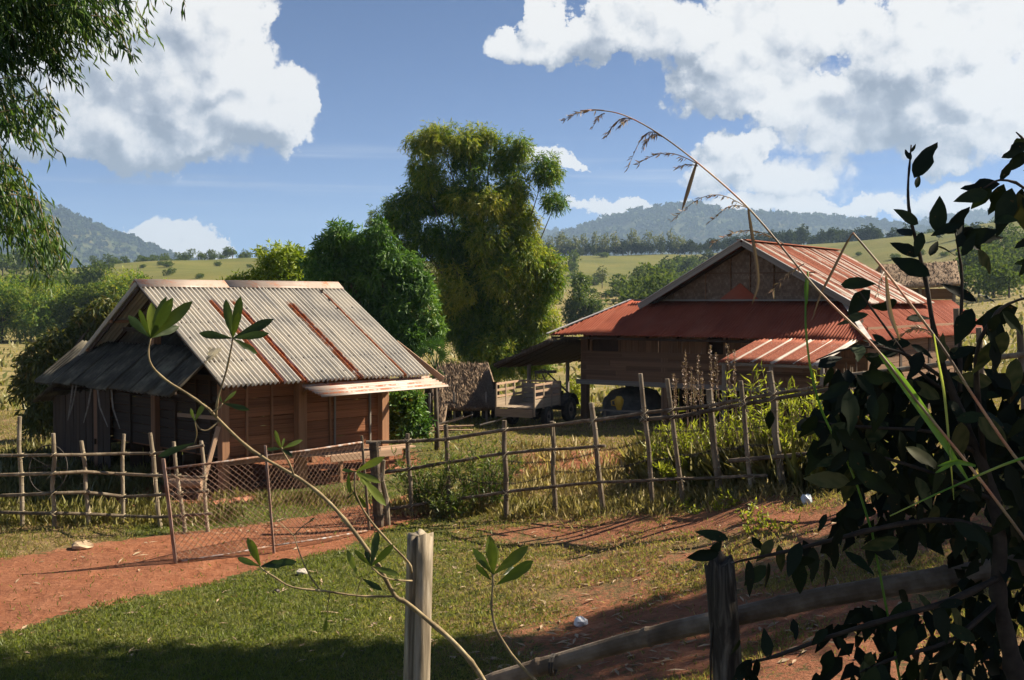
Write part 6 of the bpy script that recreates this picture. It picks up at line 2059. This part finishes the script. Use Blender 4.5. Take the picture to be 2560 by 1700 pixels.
# leaning branch with leathery leaves
def branch_plant():
    D = 4.05
    foot = at(1262, 1790, D + .1)
    gz = hz(foot[0], foot[1])
    e = thing('leaning_sapling', (foot[0] + .05, foot[1], gz), 'long leaning sapling branch with sparse leathery leaf whorls', 'sapling')
    main = [np.array([foot[0] + .05, foot[1], gz - .1])] + smooth_path([(1262, 1790, D + .1), (1208, 1700, D + .1), (1178, 1655, D + .1), (1130, 1602, D + .09), (1074, 1554, D + .08), (1017, 1507, D + .06), (987, 1489, D + .05), (946, 1415, D), (892, 1338, D), (851, 1287, D), (812, 1246, D), (747, 1195, D), (631, 1127, D), (548, 1050, D - .03), (522, 1022, D - .05)], 3)
    stem(e, main, .0108, .0048, TWIG, 'stem', 8)
    def br(pts, r0, r1):
        stem(e, smooth_path(pts, 3), r0, r1, TWIG, 'twig', 6)
    def whorl(px, py, d, tips, wide=1.0):
        c = at(px, py, d)
        for (tx, ty, dd, idx, fx, *bs) in tips:
            b = c if not bs else at(bs[0], bs[1], d)
            leaf(e, 'branch', b, at(tx, ty, d + dd), (fx, -1, .35), idx, wide * .86)
    br([(522, 1022, D - .05), (470, 985, D - .06), (415, 950, D - .08), (380, 915, D - .1), (371, 880, D - .1), (377, 845, D - .1)], .0048, .003)
    whorl(377, 845, D - .1, [(316, 788, .06, 0, -.5), (345, 775, -.04, 2, -.4), (378, 752, .05, 6, .2), (410, 740, .02, 4, -.2), (428, 748, -.06, 2, .3), (478, 754, .0, 4, .5), (450, 814, .08, 0, .6)], 1.12)
    br([(540, 1042, D - .04), (545, 995, D - .06), (565, 930, D - .08), (578, 870, D - .1), (582, 846, D - .1)], .0045, .003)
    whorl(582, 846, D - .1, [(495, 832, .03, 0, -.6), (560, 746, .04, 4, -.2), (600, 743, -.03, 2, .2), (595, 785, -.05, 4, .3), (683, 797, .02, 0, .5), (668, 832, -.04, 2, .5), (646, 884, .06, 1, .3)], 1.1)
    br([(548, 1052, D - .03), (520, 1075, D - .05), (500, 1072, D - .06), (487, 1052, D - .06)], .003, .002)
    whorl(487, 1052, D - .06, [(474, 1020, .02, 6, -.4), (511, 1008, .0, 6, .4)], 1.3)
    br([(530, 1030, D - .04), (545, 1022, D - .06), (557, 1008, D - .06)], .003, .002)
    whorl(557, 1008, D - .06, [(591, 977, .02, 4, .4), (543, 985, .03, 4, -.3), (623, 1024, -.02, 0, .4)], 1.0)
    whorl(486, 1108, D + .05, [(393, 1140, .0, 0, -.5)], 1.0)
    br([(487, 1055, D - .06), (492, 1085, D), (486, 1108, D + .05)], .002, .0015)
    br([(735, 1188, D), (722, 1155, D - .02), (708, 1130, D - .03), (704, 1118, D - .03)], .0035, .0025)
    whorl(704, 1122, D - .03, [(684, 1074, .03, 6, -.3), (690, 1098, -.02, 4, -.3), (711, 1094, .02, 4, .2), (757, 1099, .03, 4, .5), (664, 1122, .04, 1, -.6), (730, 1140, -.05, 1, .3)], 1.05)
    br([(1030, 1432, D + .04), (1021, 1406, D + .03), (975, 1358, D), (922, 1296, D - .05), (893, 1245, D - .08), (886, 1215, D - .1), (889, 1180, D - .1)], .0045, .003)
    whorl(889, 1180, D - .1, [(958, 1143, -.03, 6, .4), (853, 1174, .02, 2, -.4), (952, 1205, .0, 6, .2), (966, 1260, -.04, 6, .5, 902, 1192), (872, 1236, .05, 0, -.4, 872, 1180), (918, 1272, .05, 4, .1, 880, 1228), (930, 1215, .1, 4, .2), (868, 1246, .0, 0, -.4, 884, 1232)], 1.15)
    br([(987, 1491, D + .05), (900, 1490, D), (815, 1478, D - .05), (732, 1468, D - .1), (690, 1445, D - .12), (658, 1424, D - .13), (649, 1414, D - .13)], .004, .0028)
    whorl(651, 1416, D - .13, [(615, 1345, .02, 4, -.3), (626, 1352, -.04, 6, .1), (590, 1394, .03, 4, -.5), (700, 1402, -.02, 1, .4), (738, 1404, -.05, 1, .5), (690, 1412, .05, 2, .3)], 1.15)
    br([(800, 1475, D - .05), (775, 1440, D - .05), (753, 1394, D - .05), (738, 1350, D - .05), (733, 1338, D - .05), (690, 1299, D - .05)], .0026, .0012)
    br([(735, 1338, D - .05), (752, 1320, D - .05), (770, 1306, D - .06), (784, 1298, D - .06)], .0022, .0014)
    whorl(770, 1308, D - .06, [(786, 1294, 0, 0, .3)], 1.4)
    br([(1030, 1452, D + .08), (990, 1450, D + .02), (955, 1440, D - .03), (928, 1416, D - .05)], .0032, .0024)
    whorl(928, 1416, D - .05, [(944, 1328, .03, 2, .1), (982, 1364, -.03, 2, .5), (864, 1375, .03, 6, -.4, 896, 1440), (886, 1376, -.02, 4, -.3), (998, 1436, .0, 4, .3), (955, 1475, -.04, 0, .2, 905, 1446), (912, 1372, .05, 0, -.2)], 1.15)
    br([(905, 1446, D - .05), (893, 1480, D - .02), (889, 1540, D)], .002, .001)
    whorl(817, 1540, D, [(812, 1582, .0, 6, .2)], 1.2)
    br([(825, 1478, D - .05), (820, 1510, D - .03), (817, 1540, D)], .002, .0012)
branch_plant()
def sapling():
    D = 3.7
    f = at(1352, 1720, D)
    gz = hz(f[0], f[1])
    e = thing('upright_sapling', (f[0] + .03, f[1], gz), 'slim upright sapling with one leaf whorl right of the split post', 'sapling')
    stem(e, [np.array([f[0] + .05, f[1], gz - .08])] + smooth_path([(1352, 1720, D), (1338, 1700, D), (1290, 1650, D), (1262, 1610, D), (1239, 1570, D), (1229, 1520, D), (1231, 1480, D), (1233, 1436, D)], 3), .006, .0032, TWIG, 'stem', 7)
    c = at(1233, 1436, D)
    for (tx, ty, dd, idx, fx, *bs) in [(1181, 1372, .02, 4, -.5), (1190, 1414, -.03, 2, -.5, 1228, 1450), (1223, 1336, .05, 6, 0), (1228, 1354, -.04, 4, .0), (1240, 1360, .03, 6, .3), (1321, 1368, .0, 4, .5), (1332, 1405, -.03, 2, .5, 1242, 1462), (1285, 1416, .05, 0, .4, 1258, 1438)]:
        leaf(e, 'branch', c if not bs else at(bs[0], bs[1], D), at(tx, ty, D + dd), (fx, -1, .3), idx, 1.15)
sapling()

# ------------------------------------------------------------------ dark leafy shrub on the right
def dark_shrub():
    rg = random.Random(15)
    D = 3.25
    f = at(2500, 1760, D)
    gz = hz(f[0], f[1])
    e = thing('dark_shrub', (f[0], f[1], gz), 'dark broad-leaved shrub in shadow filling the right foreground', 'shrub')
    def br(pts, r0, r1):
        P = smooth_path(pts, 3)
        stem(e, P, r0, r1, TWIG_D, 'branch', 6)
        return P
    stem(e, [np.array([f[0], f[1], gz - .1])] + smooth_path([(2540, 1700, D), (2520, 1600, D), (2495, 1480, D), (2500, 1350, D), (2470, 1200, D), (2420, 1080, D), (2380, 980, D), (2350, 900, D)], 3), .028, .010, TWIG_D, 'trunk', 8)
    B = {}
    B['spire'] = br([(2350, 900, D), (2330, 800, D), (2318, 720, D), (2300, 640, D), (2275, 540, D), (2270, 470, D), (2275, 400, D), (2278, 362, D)], .008, .002)
    B['b2'] = br([(2400, 980, D), (2400, 860, D + .05), (2405, 700, D + .05), (2395, 620, D + .05), (2388, 580, D + .05)], .007, .002)
    B['left1'] = br([(2440, 1130, D), (2330, 1080, D - .05), (2200, 1070, D - .05), (2080, 1060, D), (2000, 1040, D)], .008, .002)
    B['left2'] = br([(2480, 1250, D), (2350, 1190, D - .1), (2230, 1150, D - .1), (2120, 1120, D - .05), (2080, 1080, D)], .008, .002)
    B['left3'] = br([(2500, 1330, D), (2350, 1300, D - .1), (2200, 1320, D - .1), (2080, 1350, D - .1), (1960, 1380, D - .1), (1860, 1400, D - .05), (1830, 1410, D)], .010, .002)
    B['low1'] = br([(2505, 1440, D), (2380, 1500, D - .1), (2230, 1545, D - .1), (2080, 1590, D), (1940, 1640, D + .05), (1880, 1655, D + .1)], .010, .004)
    B['low2'] = br([(2500, 1500, D), (2380, 1600, D - .1), (2250, 1640, D - .15), (2150, 1680, D - .1)], .008, .003)
    B['right'] = br([(2460, 1150, D), (2440, 900, D - .15), (2480, 800, D - .2), (2520, 760, D - .2), (2600, 735, D - .2)], .008, .003)
    B['top'] = br([(2640, 700, D), (2610, 560, D - .05), (2560, 470, D - .05), (2500, 450, D - .05), (2460, 470, D - .05)], .007, .002)
    B['top2'] = br([(2640, 500, D), (2600, 400, D), (2560, 350, D), (2540, 330, D)], .006, .002)
    B['mid'] = br([(2400, 1000, D), (2300, 930, D), (2200, 800, D), (2150, 730, D)], .006, .002)
    B['mid2'] = br([(2380, 960, D), (2250, 880, D - .05), (2130, 870, D - .05), (2040, 900, D - .05)], .006, .002)
    n = 0
    def put(P, k, size, dn=.7, sp=.5):
        nonlocal n
        for i in range(k):
            j = rg.random() ** .8 * (len(P) - 1)
            a = P[int(j)] + (P[min(int(j) + 1, len(P) - 1)] - P[int(j)]) * (j - int(j))
            a = a + np.array([rg.gauss(0, .035), rg.gauss(0, .06), rg.gauss(0, .03)])
            L = size * rg.uniform(.65, 1.25)
            d = np.array([rg.gauss(0, sp), rg.gauss(0, sp * .5), -dn + rg.gauss(0, .45)])
            d /= np.linalg.norm(d)
            leaf(e, 'dark', a, a + d * L, (rg.gauss(0, .5), -1, rg.gauss(.3, .4)), None, rg.uniform(.85, 1.15))
            n += 1
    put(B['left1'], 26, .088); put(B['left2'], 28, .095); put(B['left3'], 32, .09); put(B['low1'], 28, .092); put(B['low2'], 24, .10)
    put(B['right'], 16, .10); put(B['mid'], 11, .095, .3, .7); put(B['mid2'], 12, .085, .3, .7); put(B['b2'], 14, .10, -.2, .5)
    for (px0, py0, px1, py1) in [(2285, 445, 2345, 350), (2278, 400, 2262, 372), (2278, 380, 2290, 360), (2296, 560, 2240, 522), (2305, 580, 2290, 640), (2280, 590, 2240, 568), (2300, 640, 2225, 605), (2325, 690, 2225, 640), (2325, 640, 2345, 600), (2290, 470, 2300, 435), (2395, 620, 2410, 560), (2405, 640, 2440, 580), (2388, 640, 2345, 610),
                                 (2470, 480, 2390, 500), (2480, 470, 2425, 525), (2500, 460, 2400, 470), (2510, 460, 2470, 540), (2530, 470, 2495, 590), (2545, 480, 2560, 580), (2500, 450, 2535, 400), (2555, 470, 2530, 560), (2560, 480, 2590, 560), (2560, 350, 2535, 360), (2570, 360, 2500, 395), (2575, 380, 2510, 430), (2600, 400, 2560, 430), (2620, 560, 2540, 620), (2620, 580, 2555, 690), (2600, 640, 2540, 660)]:
        leaf(e, 'dark', at(px0, py0, D - .03), at(px1, py1, D + rg.uniform(-.06, .06)), (rg.gauss(0, .4), -1, .2), None, .95)
    # the thick of the shrub
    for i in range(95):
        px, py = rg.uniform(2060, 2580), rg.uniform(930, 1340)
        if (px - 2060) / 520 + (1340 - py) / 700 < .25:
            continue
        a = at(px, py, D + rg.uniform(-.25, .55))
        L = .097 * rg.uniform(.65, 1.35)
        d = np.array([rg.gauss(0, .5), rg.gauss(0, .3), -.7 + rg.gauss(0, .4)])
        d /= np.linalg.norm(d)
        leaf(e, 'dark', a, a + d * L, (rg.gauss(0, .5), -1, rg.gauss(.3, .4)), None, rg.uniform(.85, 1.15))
    g = np.random.default_rng(3)
    m = 1000
    px, py, dd = g.uniform(2090, 2640, m), 920 + 780 * g.random(m) ** 1.1, g.uniform(.0, .9, m)
    keep = (px > 2380) | (py < 1330) | ((px > 2130) & (py > 1500) & (g.random(m) < .55))
    P = np.array([at(a, b, D + c) for a, b, c in zip(px[keep], py[keep], dd[keep])])
    m = len(P)
    L = .078 * g.uniform(.7, 1.35, m)
    A = unit(g, m) * .6 + np.array([0, 0, -.7])
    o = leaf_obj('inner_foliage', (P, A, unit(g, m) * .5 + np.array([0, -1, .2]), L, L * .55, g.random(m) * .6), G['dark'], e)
    o['kind'] = 'stuff'
dark_shrub()

# ------------------------------------------------------------------ tall dry reeds arching over the house
def reed(name, label, pts, r0, r1, panicles, seed, rooted=True, mat='reed', drops=()):
    rg = random.Random(seed)
    P = smooth_path(pts, 5)
    f = P[0]
    gz = hz(f[0], f[1])
    e = thing(name, (f[0], f[1], gz), label, 'reed')
    base = [np.array([f[0] + .25, f[1] - .02, gz - .05]), np.array([f[0] + .12, f[1], (gz + f[2]) / 2])] if rooted else []
    k = len(P) + len(base)
    rr = [r0 + (r1 - r0) * (i / (k - 1)) for i in range(k)]
    ob = MB().tube(base + P, rr, 6).build('stalk', G[mat], e, True)
    tt = ob.data.attributes.new('tint', 'FLOAT', 'POINT')
    vals = []
    for i in range(k):
        vals += [min(1, max(0, .45 + .45 * math.sin(i * .55 + seed)))] * 6
    tt.data.foreach_set('value', vals)
    for (x0, y0, x1, y1, sag, d, dens_) in panicles:
        a, b = at(x0, y0, d), at(x1, y1, d + rg.uniform(-.05, .05))
        Q = []
        for i in range(9):
            t = i / 8
            Q.append(a + (b - a) * t + np.array([0, 0, sag * math.sin(math.pi * t)]))
        MB().tube(Q, [.0014 - .0009 * i / 8 for i in range(9)], 4).build('panicle_branch', G['reed'], e)
        g = np.random.default_rng(int(x0 + y0))
        n = int(34 * dens_)
        u = g.uniform(.15, 1, n)
        idx = np.clip((u * 8).astype(int), 0, 7)
        Qn = np.array(Q)
        c = Qn[idx] + (Qn[idx + 1] - Qn[idx]) * (u * 8 - idx)[:, None]
        dirv = (b - a) / (np.linalg.norm(b - a) + 1e-9)
        A = dirv + unit(g, n) * .75 + np.array([0, 0, -.35])
        L = g.uniform(.008, .022, n)
        o = leaf_obj('spikelets', (c, A, unit(g, n), L, L * .18, g.random(n) * .6), G['reed'], e)
        o['kind'] = 'stuff'
    for (d_pts, w, mk, tv) in drops:
        Q = smooth_path(d_pts, 4)
        V, F, T = [], [], []
        for i, q in enumerate(Q):
            t = i / (len(Q) - 1)
            ww = w * math.sin(math.pi * (.08 + .9 * t)) ** .6
            tg = Q[min(i + 1, len(Q) - 1)] - Q[max(i - 1, 0)]
            s = np.cross(tg, (0, 1, 0))
            s /= np.linalg.norm(s) + 1e-9
            V += [q - s * ww, q + np.array([0, .004, 0]), q + s * ww]
            T += [tv] * 3
        for i in range(len(Q) - 1):
            F += [(3 * i, 3 * i + 1, 3 * i + 4, 3 * i + 3), (3 * i + 1, 3 * i + 2, 3 * i + 5, 3 * i + 4)]
        me = np_mesh('blade', np.array(V) - origin(e), np.array(F), dict(tint=np.array(T)), True, True)
        link('blade', me, G[mk], e)
    return e
DR = 2.9
reed('plumed_reed', 'long arching dry reed with a drooping plume over the house roof',
     [(2640, 1460, DR), (2560, 1345, DR), (2440, 1185, DR), (2290, 1000, DR), (2180, 860, DR), (2040, 720, DR), (1880, 530, DR), (1745, 408, DR), (1640, 330, DR), (1560, 288, DR), (1500, 276, DR), (1450, 276, DR)], .0044, .0010,
     [(1510, 276, 1408, 302, .012, DR, 1.3), (1512, 284, 1479, 325, .012, DR, .8), (1580, 298, 1515, 342, .02, DR, 1.2), (1575, 300, 1545, 322, .008, DR, .7), (1655, 342, 1570, 420, .045, DR, 1.3), (1650, 340, 1603, 382, .02, DR, .8), (1740, 408, 1590, 412, .028, DR, 1.4), (1745, 415, 1690, 420, .006, DR, .6),
      (1872, 522, 1680, 552, .05, DR, 1.5), (1870, 520, 1778, 552, .02, DR, 1.0), (1960, 610, 1780, 610, .035, DR, 1.9), (2010, 660, 1930, 730, .01, DR, .9)], 1,
     drops=[([(1742, 405, DR), (1728, 450, DR), (1716, 490, DR), (1705, 525, DR)], .005, 'reed', .05), ([(1870, 518, DR), (1876, 560, DR), (1890, 650, DR), (1895, 710, DR), (1880, 760, DR)], .0045, 'reed', .1),
            ([(2200, 885, DR), (2260, 960, DR), (2330, 1060, DR), (2420, 1200, DR)], .012, 'blade', .4)])
reed('bent_reed', 'dry reed snapped over in a sharp bend beside the shrub',
     [(2720, 1330, DR + .1), (2560, 1170, DR + .1), (2440, 1000, DR + .1), (2350, 860, DR + .1), (2230, 700, DR + .1), (2160, 615, DR + .1), (2132, 582, DR + .1)], .0048, .0024,
     [(2340, 850, 2270, 830, .02, DR + .1, 1.8), (2330, 830, 2240, 850, .02, DR + .1, 1.5), (2210, 680, 2190, 740, .01, DR, .7)], 2,
     drops=[([(2132, 582, DR + .1), (2110, 620, DR + .1), (2080, 680, DR + .1), (2050, 740, DR + .1), (2030, 800, DR + .1)], .0035, 'reed', .1), ([(2215, 690, DR), (2225, 780, DR), (2250, 850, DR)], .006, 'reed', .35), ([(2335, 835, DR), (2345, 900, DR), (2360, 980, DR), (2372, 1100, DR), (2385, 1250, DR)], .0035, 'blade', .95)])
reed('upright_reed', 'thin upright green and straw reed before the lean-to roof',
     [(2180, 1330, DR + .3), (2130, 1180, DR + .3), (2060, 1040, DR + .3), (2030, 940, DR + .3), (2016, 840, DR + .3), (2014, 760, DR + .3), (2020, 680, DR + .3)], .0036, .0028, [], 3, True, 'blade',
     drops=[([(2016, 760, DR + .3), (2016, 720, DR + .3), (2020, 678, DR + .3)], .006, 'blade', .1)])
reed('green_reed', 'green grass stem crossing low before the dark shrub',
     [(2640, 1120, DR - .1), (2520, 1158, DR - .1), (2420, 1200, DR - .1), (2330, 1240, DR - .1), (2225, 1290, DR - .1)], .004, .0015, [], 4, False, 'blade',
     drops=[([(2440, 1165, DR - .1), (2390, 1155, DR - .1), (2345, 1165, DR - .1)], .006, 'blade', .2), ([(2400, 1150, DR - .1), (2360, 1170, DR - .1), (2340, 1182, DR - .1)], .005, 'blade', .2)])

# ------------------------------------------------------------------ bamboo overhanging from the upper left
def overhang():
    g = np.random.default_rng(44)
    D = 9.6
    bx = -6.6
    gz = hz(bx, D)
    e = thing('overhanging_bamboo', (bx, D, gz), 'bamboo sprays hanging into the upper left corner', 'bamboo')
    culm = [np.array([bx, D, gz - .2]), np.array([bx + .05, D, gz + 3]), np.array([bx + .35, D, 7.0]), np.array([bx + 1.2, D, 8.7]), np.array([bx + 2.6, D + .1, 9.3])]
    MB().tube(culm, [.05, .048, .04, .028, .01], 8).build('culm', BARK, e, True)
    culm2 = [np.array([bx - .4, D + .5, gz - .2]), np.array([bx - .2, D + .4, gz + 2]), np.array([bx + .4, D + .3, 5.4]), np.array([bx + 1.3, D + .2, 6.6])]
    MB().tube(culm2, [.05, .045, .03, .01], 8).build('culm', BARK, e, True)
    # sprays: start, end, droop (rows) and leaf count
    sprays = []
    tips = [(465, 18, 8), (410, 12, 14), (385, 30, 18), (375, 95, 26), (335, 150, 34), (300, 110, 44), (260, 130, 66), (245, 70, 60), (200, 150, 60), (180, 195, 50), (165, 200, 50), (120, 130, 70), (90, 170, 66), (60, 190, 60), (30, 210, 60), (140, 60, 80), (60, 60, 90), (200, 30, 80), (280, 40, 76), (330, 20, 44), (20, 120, 80), (110, 30, 90), (170, 100, 80), (230, 95, 70), (345, 110, 24), (310, 70, 60), (150, 10, 90), (40, 10, 90), (250, 10, 80), (15, 160, 70), (100, 90, 80), (70, 20, 90), (10, 60, 90), (130, 120, 70), (50, 130, 80), (190, 60, 70), (5, 20, 90)]
    for (x, y, n) in tips:
        sprays.append((max(-120, x - g.uniform(90, 190)), y - g.uniform(60, 150), x, y, n))
    for (x, y, n) in [(145, 285, 26), (140, 330, 34), (120, 380, 34), (80, 300, 50), (100, 350, 44), (50, 270, 56), (30, 340, 56), (10, 250, 56), (60, 330, 46), (5, 400, 44), (20, 300, 56), (15, 450, 26), (110, 270, 36)]:
        sprays.append((x - g.uniform(80, 150), y - g.uniform(30, 90), x, y, n))
    for (x, y, n) in [(60, 500, 46), (90, 540, 50), (110, 590, 54), (60, 580, 56), (25, 545, 56), (25, 600, 50), (130, 620, 50), (145, 660, 54), (125, 700, 54), (160, 690, 40), (95, 660, 40), (150, 625, 36), (20, 480, 50), (45, 560, 50), (85, 600, 44)]:
        sprays.append((x - g.uniform(60, 130), y - g.uniform(70, 150), x, y, n))
    P, A, L, T = [], [], [], []
    tw = MB()
    for (x0, y0, x1, y1, n) in sprays:
        d = D + g.uniform(-.5, .5)
        a, b = at(x0, y0, d), at(x1, y1, d + g.uniform(-.2, .2))
        m = (a + b) / 2 + np.array([.06, 0, .16])
        tw.tube([a, m, b], [.006, .004, .002], 4, False)
        n = int(n * (2.6 if x1 < 230 and y1 < 260 else 1.6))
        u = g.uniform(.12, 1, n)
        c = (1 - u)[:, None] ** 2 * a + (2 * u * (1 - u))[:, None] * m + (u ** 2)[:, None] * b
        s = g.normal(0, .055, (n, 3))
        P.append(c + s)
        dv = (b - m) / np.linalg.norm(b - m)
        A.append(dv * .5 + unit(g, n) * .65 + np.array([.12, 0, -.62]))
        L.append(g.uniform(.07, .155, n))
        sh = g.uniform(-.12, .22) + (.12 if y1 > 450 else 0)
        T.append(np.clip(.38 + sh + g.normal(0, .17, n), 0, 1))
    tw.build('twigs', TWIG, e)['kind'] = 'stuff'
    P, A, L, T = (np.concatenate(x) for x in (P, A, L, T))
    leaf_obj('foliage', (P, A, unit(g, len(P)), L, L * .15, T), G['near_bamboo'], e, bend=.18)
overhang()
